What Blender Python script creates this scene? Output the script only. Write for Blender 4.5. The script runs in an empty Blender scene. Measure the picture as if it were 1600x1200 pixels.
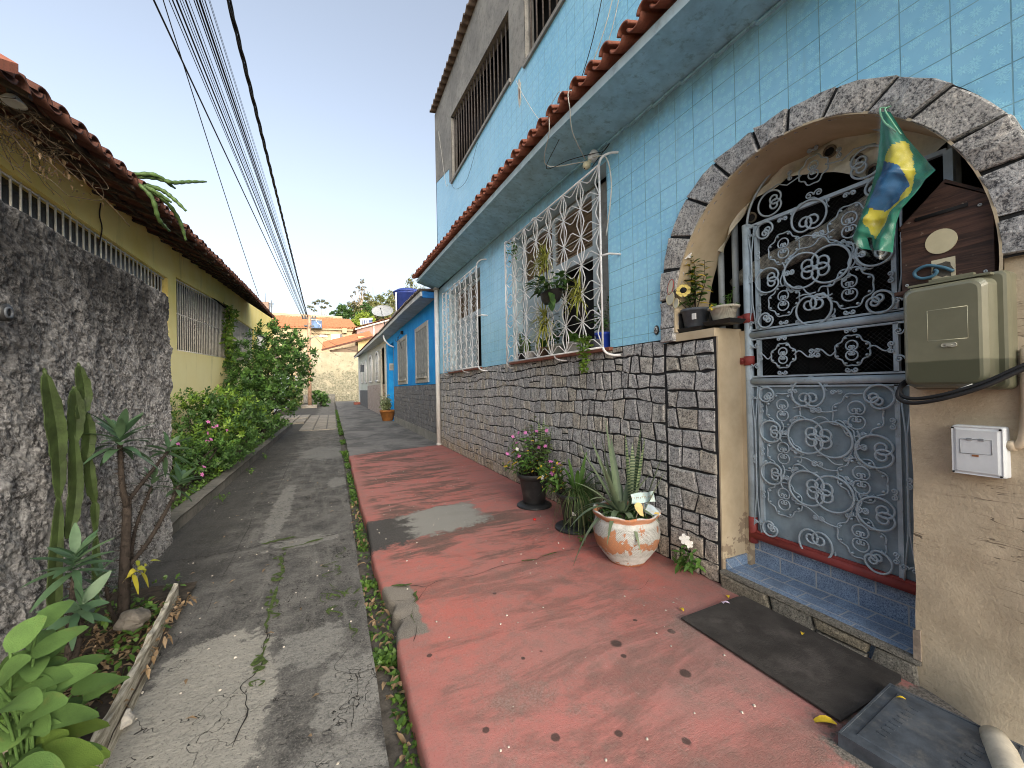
import bpy, math, random
from mathutils import Vector, Matrix, noise
random.seed(7)
rnd=random.random
def ru(a,b): return a+(b-a)*random.random()
sc=bpy.context.scene
col=sc.collection
V=Vector
# ------------------------------------------------------------------ materials
class NT:
    """small helper round a node tree"""
    def __init__(s,name):
        s.mat=bpy.data.materials.new(name); s.mat.use_nodes=True
        s.nt=s.mat.node_tree; s.n=s.nt.nodes; s.l=s.nt.links
        s.bsdf=s.n['Principled BSDF']; s.geo=s.n.new('ShaderNodeNewGeometry')
        s.P=s.geo.outputs['Position']
    def val(s,sock,v):
        if hasattr(v,'links') or isinstance(v,bpy.types.NodeSocket): s.l.new(v,sock)
        elif isinstance(v,(tuple,list)) and len(v)==3 and sock.type=='RGBA': sock.default_value=(*v,1)
        else: sock.default_value=v
    def map(s,scale=(1,1,1),loc=(0,0,0),rot=(0,0,0),src=None):
        m=s.n.new('ShaderNodeMapping'); s.l.new(src or s.P,m.inputs[0])
        m.inputs['Location'].default_value=loc; m.inputs['Rotation'].default_value=rot; m.inputs['Scale'].default_value=scale
        return m.outputs[0]
    def noise(s,scale,detail=4,rough=.6,src=None,dist=0,out=0):
        n=s.n.new('ShaderNodeTexNoise'); s.l.new(src or s.P,n.inputs['Vector'])
        n.inputs['Scale'].default_value=scale; n.inputs['Detail'].default_value=detail
        n.inputs['Roughness'].default_value=rough; n.inputs['Distortion'].default_value=dist
        return n.outputs[out]
    def vor(s,scale,feature='F1',src=None,out=0,rand=1):
        n=s.n.new('ShaderNodeTexVoronoi'); n.feature=feature; s.l.new(src or s.P,n.inputs['Vector'])
        n.inputs['Scale'].default_value=scale; n.inputs['Randomness'].default_value=rand
        return n.outputs[out]
    def wave(s,scale,dist=2,detail=2,src=None,dirn='X'):
        n=s.n.new('ShaderNodeTexWave'); n.bands_direction=dirn; s.l.new(src or s.P,n.inputs['Vector'])
        n.inputs['Scale'].default_value=scale; n.inputs['Distortion'].default_value=dist; n.inputs['Detail'].default_value=detail
        return n.outputs[1]
    def ramp(s,f,a,b,ca=0.,cb=1.):
        m=s.n.new('ShaderNodeMapRange'); m.interpolation_type='SMOOTHSTEP'; m.clamp=True
        s.val(m.inputs[0],f); m.inputs[1].default_value=a; m.inputs[2].default_value=b
        m.inputs[3].default_value=ca; m.inputs[4].default_value=cb
        return m.outputs[0]
    def math(s,op,a,b=0.,c=None):
        m=s.n.new('ShaderNodeMath'); m.operation=op; s.val(m.inputs[0],a); s.val(m.inputs[1],b)
        if c is not None: s.val(m.inputs[2],c)
        return m.outputs[0]
    def vmath(s,op,a,b=(0,0,0),out=0):
        m=s.n.new('ShaderNodeVectorMath'); m.operation=op; s.val(m.inputs[0],a); s.val(m.inputs[1],b)
        return m.outputs[out]
    def xyz(s,src=None):
        m=s.n.new('ShaderNodeSeparateXYZ'); s.l.new(src or s.P,m.inputs[0]); return m.outputs
    def comb(s,x=0.,y=0.,z=0.):
        m=s.n.new('ShaderNodeCombineXYZ'); s.val(m.inputs[0],x); s.val(m.inputs[1],y); s.val(m.inputs[2],z); return m.outputs[0]
    def mix(s,f,a,b,mode='MIX'):
        m=s.n.new('ShaderNodeMix'); m.data_type='RGBA'; m.blend_type=mode
        s.val(m.inputs[0],f); s.val(m.inputs[6],a); s.val(m.inputs[7],b)
        return m.outputs[2]
    def isl(s): return s.geo.outputs['Random Per Island']
    def obr(s):
        return s.n.new('ShaderNodeObjectInfo').outputs['Random']
    def bump(s,h,strength=.5,dist=.01,nrm=None):
        b=s.n.new('ShaderNodeBump'); b.inputs['Strength'].default_value=strength; b.inputs['Distance'].default_value=dist
        s.l.new(h,b.inputs['Height'])
        if nrm is not None: s.l.new(nrm,b.inputs['Normal'])
        s.l.new(b.outputs[0],s.bsdf.inputs['Normal']); return b.outputs[0]
    def done(s,colr,rough=.8,spec=.3,metal=0.):
        s.val(s.bsdf.inputs['Base Color'],colr); s.val(s.bsdf.inputs['Roughness'],rough)
        s.bsdf.inputs['Specular IOR Level'].default_value=spec; s.val(s.bsdf.inputs['Metallic'],metal)
        return s.mat
MATS={}
def plain(name,c,rough=.7,var=.25,scale=12,bump=.15,bscale=60,spec=.3,metal=0.,dirt=None,dirtamt=.5,dscale=3):
    if name in MATS: return MATS[name]
    t=NT(name); n=t.noise(scale,5,.65)
    lo=tuple(x*(1-var) for x in c); hi=tuple(min(1,x*(1+var)) for x in c)
    cc=t.mix(t.ramp(n,.3,.7),lo,hi)
    if dirt is not None:
        d=t.noise(dscale,6,.7); cc=t.mix(t.ramp(d,.5,.72,0,dirtamt),cc,dirt)
    if bump: t.bump(t.noise(bscale,4,.7),bump,.006)
    MATS[name]=t.done(cc,rough,spec,metal); return MATS[name]
# ------------------------------------------------------------------ mesh builder
class MB:
    def __init__(s): s.v=[]; s.f=[]; s.m=[]; s.s=[]
    def add(s,verts,faces,m=0,smooth=False):
        o=len(s.v); s.v.extend([tuple(p) for p in verts])
        for f in faces: s.f.append(tuple(i+o for i in f)); s.m.append(m); s.s.append(smooth)
    def box(s,x0,x1,y0,y1,z0,z1,m=0):
        if x0>x1:x0,x1=x1,x0
        if y0>y1:y0,y1=y1,y0
        if z0>z1:z0,z1=z1,z0
        p=[(x,y,z) for x in(x0,x1) for y in(y0,y1) for z in(z0,z1)]
        s.add(p,[(0,1,3,2),(4,6,7,5),(0,4,5,1),(2,3,7,6),(0,2,6,4),(1,5,7,3)],m)
    def hexa(s,p,m=0):   # p: 4 bottom (ccw from above) + 4 top
        s.add(p,[(3,2,1,0),(4,5,6,7),(0,1,5,4),(1,2,6,5),(2,3,7,6),(3,0,4,7)],m)
    def quad(s,a,b,c,d,m=0): s.add([a,b,c,d],[(0,1,2,3)],m)
    def poly(s,pts,m=0): s.add(pts,[tuple(range(len(pts)))],m)
    def tube(s,pts,r,n=6,m=0,closed=False,smooth=True,caps=True,flat=None):
        pts=[V(p) for p in pts]; N=len(pts)
        if N<2: return
        rs=r if isinstance(r,(list,tuple)) else [r]*N
        up=None; vs=[]
        for i,p in enumerate(pts):
            if closed: t=pts[(i+1)%N]-pts[i-1]
            else: t=pts[min(i+1,N-1)]-pts[max(i-1,0)]
            if t.length<1e-9: t=V((0,0,1))
            t.normalize()
            if up is None:
                up=V((0,0,1)) if abs(t.z)<.9 else V((1,0,0))
            a=up-t*up.dot(t)
            if a.length<1e-6: a=t.orthogonal()
            a.normalize(); b=t.cross(a); up=a
            for k in range(n):
                w=2*math.pi*(k+.5)/n
                vs.append(p+(a*math.cos(w)+b*math.sin(w))*rs[i])
        fs=[]
        R=N if closed else N-1
        for i in range(R):
            j=(i+1)%N
            for k in range(n):
                k2=(k+1)%n; fs.append((i*n+k,i*n+k2,j*n+k2,j*n+k))
        if caps and not closed:
            fs.append(tuple(range(n-1,-1,-1))); fs.append(tuple((N-1)*n+k for k in range(n)))
        s.add(vs,fs,m,smooth)
    def ring(s,c,R,r,nrm=(1,0,0),N=20,n=5,m=0):
        nrm=V(nrm).normalized(); a=nrm.orthogonal().normalized(); b=nrm.cross(a)
        s.tube([V(c)+(a*math.cos(2*math.pi*i/N)+b*math.sin(2*math.pi*i/N))*R for i in range(N)],r,n,m,True)
    def lathe(s,prof,c=(0,0,0),n=36,m=0,smooth=True,wob=0,sq=(1,1)):
        vs=[];fs=[]
        for (r,z) in prof:
            for k in range(n):
                w=2*math.pi*k/n; q=r*(1+wob*noise.noise((math.cos(w)*1.5,math.sin(w)*1.5,z*4+3.1)))
                vs.append((c[0]+q*sq[0]*math.cos(w),c[1]+q*sq[1]*math.sin(w),c[2]+z))
        for i in range(len(prof)-1):
            for k in range(n):
                k2=(k+1)%n; fs.append((i*n+k,i*n+k2,(i+1)*n+k2,(i+1)*n+k))
        s.add(vs,fs,m,smooth)
        if prof[0][0]>1e-4: s.add([vs[k] for k in range(n)],[tuple(range(n-1,-1,-1))],m)
        if prof[-1][0]>1e-4: s.add([vs[(len(prof)-1)*n+k] for k in range(n)],[tuple(range(n))],m)
    def prismX(s,yz,x0,x1,m=0,mside=None):
        """polygon in the YZ plane extruded along X"""
        n=len(yz); mside=m if mside is None else mside
        a=[(x0,y,z) for y,z in yz]; b=[(x1,y,z) for y,z in yz]
        s.add(a,[tuple(range(n))],m); s.add(b,[tuple(range(n-1,-1,-1))],m)
        s.add(a+b,[(i,n+i,n+(i+1)%n,(i+1)%n) for i in range(n)],mside)
    def stone(s,yz,x,d=.02,bev=.012,m=0,jit=.004):
        """stone block face: polygon in YZ standing proud of plane x towards -X"""
        n=len(yz); cy=sum(p[0] for p in yz)/n; cz=sum(p[1] for p in yz)/n
        o=[];i1=[];i2=[]
        ty=ru(-.04,.04); tz=ru(-.04,.04); dd=d*ru(.8,1.15)
        for y,z in yz:
            dy,dz=y-cy,z-cz; L=math.hypot(dy,dz)+1e-6
            o.append((x+.003,y,z))
            q=(L-bev*.2)/L; i1.append((x-dd*.8+ru(-jit,jit)*.5,cy+dy*q,cz+dz*q))
            q=max(.2,(L-bev*1.25)/L); i2.append((x-dd+ty*dy*q+tz*dz*q+ru(-jit,jit),cy+dy*q,cz+dz*q))
        c=(x-dd*1.06+ru(-jit,jit),cy,cz)
        vs=o+i1+i2+[c]; fs=[]
        for k in range(n):
            k2=(k+1)%n
            fs+= [(k,k2,n+k2,n+k),(n+k,n+k2,2*n+k2,2*n+k),(2*n+k,2*n+k2,3*n)]
        s.add(vs,fs,m,False)
    def leaf(s,base,d,L,W,droop=.3,nrm=None,m=0,seg=4,fold=.18,tip=1.0,prof=None,twist=0):
        d=V(d).normalized(); base=V(base)
        nr=V(nrm) if nrm is not None else V((0,0,1))
        side=d.cross(nr)
        if side.length<1e-4: side=d.orthogonal()
        side.normalize(); nr=side.cross(d).normalized()
        if twist: side=Matrix.Rotation(twist,3,d)@side; nr=side.cross(d).normalized()
        vs=[];fs=[]
        for i in range(seg+1):
            t=i/seg
            w=(prof(t) if prof else math.sin(math.pi*min(1,(t*.93+.05)))**.8)*W*.5
            c=base+d*(L*t)-V((0,0,1))*(droop*L*t*t)
            vs+= [c+side*w+nr*(fold*w),c,c-side*w+nr*(fold*w)]
        for i in range(seg):
            a=i*3
            fs+=[(a,a+1,a+4,a+3),(a+1,a+2,a+5,a+4)]
        s.add(vs,fs,m,True)
    def chip(s,c,d,nr,L,W,m=0):
        """small folded leaf of two triangles+two"""
        d=V(d).normalized(); nr=V(nr); side=d.cross(nr)
        if side.length<1e-4: side=d.orthogonal()
        side.normalize(); nr=side.cross(d)
        c=V(c)
        s.add([c,c+d*L*.45+side*W*.5+nr*W*.12,c+d*L,c+d*L*.45-side*W*.5+nr*W*.12,c+d*L*.5],[(0,4,1),(4,2,1),(0,3,4),(4,3,2)],m,True)
    def build(s,name,mats,parent=None,bevel=0,shadow=True):
        me=bpy.data.meshes.new(name); loc=V((0,0,0))
        q=parent
        while q is not None: loc=loc+q.location; q=q.parent
        if parent is None:
            if s.v:
                lo=[min(p[i] for p in s.v) for i in range(3)]; hi=[max(p[i] for p in s.v) for i in range(3)]
                loc=V(((lo[0]+hi[0])/2,(lo[1]+hi[1])/2,lo[2]))
        me.from_pydata([tuple(V(p)-loc) for p in s.v],[],s.f)
        if not isinstance(mats,(list,tuple)): mats=[mats]
        for k in mats: me.materials.append(k)
        me.polygons.foreach_set('material_index',s.m); me.polygons.foreach_set('use_smooth',s.s)
        me.update()
        o=bpy.data.objects.new(name,me); col.objects.link(o)
        if parent is None: o.location=loc
        else: o.parent=parent
        if bevel:
            b=o.modifiers.new('bevel','BEVEL'); b.width=bevel; b.segments=2; b.limit_method='ANGLE'; b.angle_limit=.6
        return o
def tag(o,label=None,cat=None,group=None,kind=None):
    if label: o['label']=label
    if cat: o['category']=cat
    if group: o['group']=group
    if kind: o['kind']=kind
    return o
def thing(name,label,cat,loc=(0,0,0),group=None):
    o=bpy.data.objects.new(name,None); o.empty_display_size=.1; o.location=loc; col.objects.link(o)
    return tag(o,label,cat,group)
def lerp(a,b,t): return a+(b-a)*t
def interp(tab,x):
    if x<=tab[0][0]:
        (x0,y0),(x1,y1)=tab[0],tab[1]; return y0+(y1-y0)*(x-x0)/(x1-x0)
    for (x0,y0),(x1,y1) in zip(tab,tab[1:]):
        if x<=x1: return y0+(y1-y0)*(x-x0)/(x1-x0)
    (x0,y0),(x1,y1)=tab[-2],tab[-1]; return y0+(y1-y0)*(x-x0)/(x1-x0)
def rdir(up=0.,spread=1.):
    while True:
        d=V((ru(-1,1),ru(-1,1),ru(-1,1)))
        if .1<d.length<1: break
    d.normalize(); d.z+=up; return d.normalized()
def arcpts(c,r,a0,a1,n,plane='yz',x=0):
    out=[]
    for i in range(n+1):
        a=lerp(a0,a1,i/n); out.append((x,c[0]+r*math.cos(a),c[1]+r*math.sin(a)))
    return out
def wob(pts,amp,f=3.):
    return [V(p)+V((noise.noise((V(p)*f)+V((9,1,3))),noise.noise((V(p)*f)+V((2,7,5))),noise.noise((V(p)*f)+V((4,4,9)))))*amp for p in pts]
def bez(p0,p1,p2,n=10):
    p0,p1,p2=V(p0),V(p1),V(p2)
    return [p0*(1-t)**2+p1*2*t*(1-t)+p2*t*t for t in [i/n for i in range(n+1)]]
def cr(pts,n=6):
    """catmull-rom through points"""
    pts=[V(p) for p in pts]; P=[pts[0]*2-pts[1]]+pts+[pts[-1]*2-pts[-2]]; out=[]
    for i in range(1,len(P)-2):
        a,b,c,d=P[i-1:i+3]
        for k in range(n):
            t=k/n
            out.append(.5*((2*b)+(c-a)*t+(2*a-5*b+4*c-d)*t*t+(3*b-a-3*c+d)*t**3))
    out.append(pts[-1]); return out
# ------------------------------------------------------------------ main surface materials
def m_tile(name,y0,z0,base,deep):
    t=NT(name); x=t.xyz()
    uv=t.comb(t.math('SUBTRACT',x[1],y0),t.math('SUBTRACT',x[2],z0),0.)
    b=t.n.new('ShaderNodeTexBrick'); t.l.new(uv,b.inputs['Vector']); b.offset=0; b.squash=1
    b.inputs['Scale'].default_value=1; b.inputs['Brick Width'].default_value=.1515; b.inputs['Row Height'].default_value=.1485
    b.inputs['Mortar Size'].default_value=.0024; b.inputs['Mortar Smooth'].default_value=.3; b.inputs['Bias'].default_value=0
    b.inputs['Color1'].default_value=(.35,.35,.35,1); b.inputs['Color2'].default_value=(.65,.65,.65,1)
    mort=b.outputs['Fac']; tint=b.outputs['Color']
    # embossed daisies
    uvs=t.vmath('SCALE',uv); uvs.node.inputs[3].default_value=1
    sc_=21.
    v=t.n.new('ShaderNodeTexVoronoi'); v.voronoi_dimensions='2D'; t.l.new(uvs,v.inputs['Vector']); v.inputs['Scale'].default_value=sc_; v.inputs['Randomness'].default_value=.75
    dl=t.vmath('SUBTRACT',uvs,v.outputs['Position']); dx=t.xyz(dl)
    ang=t.math('ARCTAN2',dx[1],dx[0]); r=t.math('MULTIPLY',t.vmath('LENGTH',dl,out=1),sc_)
    pet=t.math('ABSOLUTE',t.math('COSINE',t.math('MULTIPLY',ang,5.)))
    edge=t.math('MULTIPLY_ADD',pet,.30,.10)
    fl=t.ramp(t.math('SUBTRACT',edge,r),-.03,.06)
    core=t.ramp(r,.05,.10)
    fl=t.math('MULTIPLY',fl,core)
    big=t.noise(1.1,4,.6); blot=t.noise(9,5,.7)
    c=t.mix(t.ramp(big,.3,.7),base,deep)
    c=t.mix(t.math('MULTIPLY',tint,.35),c,tuple(min(1,q*1.18) for q in base))
    c=t.mix(t.math('MULTIPLY',fl,.4),c,tuple(min(1,q*1.35) for q in base))
    # speckled wear and blotches of deeper blue glaze
    sp=t.ramp(t.vor(55),.10,.16,1,0); c=t.mix(t.math('MULTIPLY',sp,t.ramp(t.noise(2.3,3,.6),.5,.65,0,.7)),c,tuple(q*.62 for q in deep))
    c=t.mix(t.ramp(blot,.54,.74,0,.3),c,tuple(q*.78 for q in deep))
    chip=t.ramp(t.noise(60,3,.7),.70,.73,0,.7); c=t.mix(chip,c,(.42,.40,.34))
    # grime band just under the eaves
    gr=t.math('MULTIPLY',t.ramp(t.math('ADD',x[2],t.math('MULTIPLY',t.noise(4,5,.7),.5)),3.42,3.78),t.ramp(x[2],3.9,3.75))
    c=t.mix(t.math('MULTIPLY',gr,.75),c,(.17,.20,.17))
    streak=t.noise(1,5,.65,src=t.map((6,9,.7)))
    c=t.mix(t.ramp(streak,.56,.8,0,.35),c,(.24,.36,.40))
    c=t.mix(mort,c,t.mix(t.ramp(t.noise(3,4,.7),.35,.65),(.10,.25,.34),(.22,.44,.55)))
    h=t.math('SUBTRACT',t.math('MULTIPLY',fl,.35),mort); h=t.math('ADD',h,t.math('MULTIPLY',t.noise(7,2,.5),1.2))
    t.bump(h,.35,.004)
    return t.done(c,t.mix(mort,(.22,.22,.22),(.7,.7,.7)),.5)
M_TILE=m_tile('blue_flower_tile',1.88-.1515*40,2.29-.1485*30,(.32,.65,.86),(.20,.53,.78))
def m_granite(name,lo,mid,hi,warm,sc_=170,low_warm=None):
    t=NT(name)
    n=t.noise(sc_,3,.8); n2=t.noise(sc_*.35,4,.7)
    f=t.math('MULTIPLY_ADD',n2,.4,t.math('MULTIPLY',n,.6))
    c=t.mix(t.ramp(f,.40,.52),lo,mid); c=t.mix(t.ramp(f,.52,.64),c,hi)
    i=t.isl()
    c=t.mix(t.ramp(i,.55,.95,0,.55),c,warm,'MULTIPLY')
    c=t.mix(t.ramp(i,.0,.4,.35,0),c,(.45,.46,.48),'MULTIPLY')
    st=t.noise(3.5,5,.65); c=t.mix(t.ramp(st,.55,.78,0,.5),c,(.45,.45,.44),'MULTIPLY')
    if low_warm:
        z=t.xyz()[2]; w=t.ramp(t.math('ADD',z,t.math('MULTIPLY',t.noise(5,4,.6),.3)),.22,.55,1,0)
        c=t.mix(t.math('MULTIPLY',w,.7),c,low_warm,'MULTIPLY')
    t.bump(t.math('ADD',t.math('MULTIPLY',n2,1.3),n),.75,.006)
    return t.done(c,.85,.25)
M_STONE=m_granite('grey_granite_blocks',(.10,.102,.107),(.40,.40,.395),(.66,.66,.64),(1.0,.90,.70),105,low_warm=(1.,.84,.64))
M_ARCHSTONE=m_granite('arch_granite',(.085,.087,.092),(.42,.42,.415),(.68,.67,.65),(1.,.95,.87),95)
M_MORTAR=plain('dark_mortar',(.022,.023,.025),.9,.4,20,.3,90)
def m_stucco(name,c1,c2,crackc,bs=1.):
    t=NT(name); x=t.xyz()
    n=t.noise(4,6,.65); c=t.mix(t.ramp(n,.3,.7),c1,c2)
    s=t.noise(1,7,.72,src=t.map((2.2,2.2,17),rot=(.22,0,0)),dist=.25)
    c=t.mix(t.ramp(s,.50,.75,0,.4),c,crackc); fg=t.noise(75,4,.75); c=t.mix(t.ramp(fg,.52,.75,0,.4),c,crackc); c=t.mix(t.ramp(fg,.45,.25,0,.35),c,tuple(min(1,q*1.3) for q in c2))
    bl=t.noise(2.2,5,.7); c=t.mix(t.ramp(bl,.55,.72,0,.4),c,(.50,.36,.30))
    h=t.math('ADD',t.math('MULTIPLY',s,.8),t.math('MULTIPLY',fg,.8))
    ck=t.noise(1,3,.6,src=t.map((2.5,2.5,24),rot=(.27,0,0)),dist=.5)
    ckm=t.ramp(t.math('ABSOLUTE',t.math('SUBTRACT',ck,.5)),.0,.012,1,0)
    ckm=t.math('MULTIPLY',ckm,t.ramp(bl,.45,.6))
    c=t.mix(ckm,c,(.10,.08,.06)); h=t.math('SUBTRACT',h,t.math('MULTIPLY',ckm,.6))
    t.bump(h,.45*bs,.010); return t.done(c,.9,.15)
M_STUCCO=m_stucco('beige_stucco',(.40,.335,.24),(.53,.455,.335),(.27,.22,.155))
def m_jamb():
    t=NT('beige_jamb_paint'); n=t.noise(5,5,.6); x=t.xyz()
    c=t.mix(t.ramp(n,.3,.7),(.42,.345,.235),(.52,.44,.31))
    peel=t.ramp(t.math('ADD',t.noise(3.2,6,.7),t.ramp(x[2],.2,.75,.16,-.1)),.60,.615)
    c=t.mix(peel,c,(.30,.24,.17))
    t.bump(t.math('SUBTRACT',t.math('MULTIPLY',t.noise(45,5,.7),.4),peel),.5,.006); return t.done(c,.85,.2)
M_JAMB=m_jamb()
def m_rough():
    t=NT('rough_black_render'); x=t.xyz()
    a=t.noise(46,6,.8); b=t.noise(11,5,.7); d=t.noise(1.6,4,.6)
    st=t.noise(1,5,.7,src=t.map((5,5,2.4)))
    hgt=t.ramp(t.math('ADD',x[2],t.math('MULTIPLY',d,1.0)),1.55,2.6)
    c=t.mix(t.ramp(a,.40,.62),(.075,.075,.077),(.50,.505,.515))
    c=t.mix(t.math('MULTIPLY',t.ramp(b,.42,.65),.55),c,(.56,.57,.58))
    c=t.mix(t.math('MULTIPLY',hgt,t.ramp(st,.35,.6,.45,.92)),c,(.03,.03,.031))
    t.bump(t.math('ADD',t.math('MULTIPLY',b,.8),a),1.,.045); return t.done(c,.95,.1)
M_ROUGH=m_rough()
def m_yellow():
    t=NT('yellow_house_paint'); x=t.xyz(); n=t.noise(1.6,5,.6)
    c=t.mix(t.ramp(n,.3,.7),(.88,.71,.22),(.92,.78,.31))
    w=t.ramp(x[2],2.9,1.6); c=t.mix(t.math('MULTIPLY',w,.55),c,(.90,.86,.56))
    st=t.noise(1,6,.7,src=t.map((1,4,.6))); c=t.mix(t.ramp(st,.55,.75,0,.45),c,(.34,.33,.15))
    t.bump(t.noise(50,4,.6),.15,.004); return t.done(c,.8,.2)
M_YELLOW=m_yellow()
def m_roof(name,c1,c2,dark,sc_=6):
    t=NT(name); n=t.noise(sc_,6,.7); n2=t.noise(sc_*7,4,.7)
    c=t.mix(t.ramp(n,.3,.7),c1,c2); c=t.mix(t.ramp(n2,.5,.75,0,.7),c,dark)
    i=t.isl(); c=t.mix(t.ramp(i,0,1,0,.4),c,tuple(q*.55 for q in c1))
    t.bump(n2,.4,.006); return t.done(c,.85,.2)
M_TERRA=m_roof('terracotta_tile',(.34,.13,.085),(.23,.082,.053),(.09,.045,.038))
M_TERRA_OLD=m_roof('old_roof_tile',(.125,.055,.040),(.085,.040,.031),(.035,.022,.02))
M_ORANGE=m_roof('orange_far_tile',(.47,.20,.10),(.36,.14,.07),(.20,.085,.055),2)
def m_concrete(name,c1,c2,c3,bs=.5,vert=False):
    t=NT(name); n=t.noise(1.7,6,.7); n2=t.noise(14,5,.7)
    c=t.mix(t.ramp(n,.3,.68),c1,c2); c=t.mix(t.ramp(n2,.45,.75,0,.7),c,c3)
    t.bump(t.math('ADD',n2,t.noise(80,3,.7)),bs,.006); return t.done(c,.9,.2)
M_CONC=m_concrete('grey_concrete',(.24,.235,.22),(.36,.35,.32),(.14,.135,.13))
M_KERB=m_concrete('kerb_concrete',(.10,.10,.09),(.19,.18,.16),(.05,.055,.05))
def m_road():
    t=NT('dark_worn_concrete'); x=t.xyz()
    big=t.noise(.9,6,.65,dist=.3); mid=t.noise(4.5,6,.72); fine=t.noise(42,5,.8); gr=t.noise(105,3,.8)
    c=t.mix(t.ramp(mid,.3,.72),(.044,.044,.043),(.150,.147,.138))
    # brushed light streaks along the lane
    stv=t.noise(1,6,.7,src=t.map((9,1.1,1),rot=(0,0,.06)))
    c=t.mix(t.ramp(stv,.48,.68,0,.7),c,(.17,.167,.155))
    # pale worn cement of the near slab
    def blob(cx,cy,rx,ry,a,b,amp=.9):
        dx=t.math('DIVIDE',t.math('SUBTRACT',x[0],cx),rx); dy=t.math('DIVIDE',t.math('SUBTRACT',x[1],cy),ry)
        d=t.math('SQRT',t.math('ADD',t.math('MULTIPLY',dx,dx),t.math('MULTIPLY',dy,dy)))
        d=t.math('ADD',d,t.math('MULTIPLY',t.math('SUBTRACT',t.noise(6.5,8,.75),.5),amp))
        return t.ramp(d,a,b,1,0)
    pale=blob(-.55,2.0,.32,.75,.88,.96,1.2)
    c=t.mix(t.math('MULTIPLY',pale,t.ramp(fine,.3,.6,.55,.95)),c,(.29,.285,.255))
    for (cx,cy,rx,ry) in ((.06,1.95,.17,.32),(-.12,2.35,.2,.22),(.03,1.55,.22,.14),(-.25,4.0,.3,.14),(.05,6.3,.16,.45),(-.2,9.5,.5,1.2),(-.55,5.2,.12,1.4)):
        p=blob(cx,cy,rx,ry,.72,.92,1.9); c=t.mix(t.math('MULTIPLY',p,t.ramp(fine,.35,.6,.35,.95)),c,(.22,.22,.205))
    far=t.ramp(x[1],9,16); c=t.mix(t.math('MULTIPLY',far,.75),c,t.mix(t.ramp(mid,.35,.7),(.12,.113,.10),(.25,.235,.205)))
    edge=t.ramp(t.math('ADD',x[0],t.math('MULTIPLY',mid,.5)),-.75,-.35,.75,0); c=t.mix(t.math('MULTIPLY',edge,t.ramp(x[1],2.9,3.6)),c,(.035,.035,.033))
    c=t.mix(t.ramp(gr,.52,.66,0,.5),c,(.24,.235,.215)); c=t.mix(t.ramp(gr,.46,.32,0,.65),c,(.016,.016,.016)); c=t.mix(t.ramp(fine,.56,.7,0,.4),c,(.20,.197,.18))
    moss=t.ramp(t.noise(2.6,7,.75),.62,.7,0,.55); c=t.mix(t.math('MULTIPLY',moss,t.ramp(fine,.4,.6)),c,(.065,.075,.035))
    ce=t.vor(2.6,'DISTANCE_TO_EDGE',src=t.vmath('ADD',t.P,t.vmath('SCALE',t.noise(3,4,.6,out=1))))
    crk=t.math('MULTIPLY',t.ramp(ce,.0,.011,1,0),t.ramp(t.noise(1.3,3,.5),.42,.52))
    c=t.mix(crk,c,(.015,.015,.014))
    h=t.math('SUBTRACT',t.math('ADD',t.math('MULTIPLY',mid,2.2),t.math('ADD',fine,t.math('MULTIPLY',gr,.5))),t.math('MULTIPLY',crk,1.5))
    t.bump(h,.75,.010); return t.done(c,.88,.25)
M_ROAD=m_road()
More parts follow.
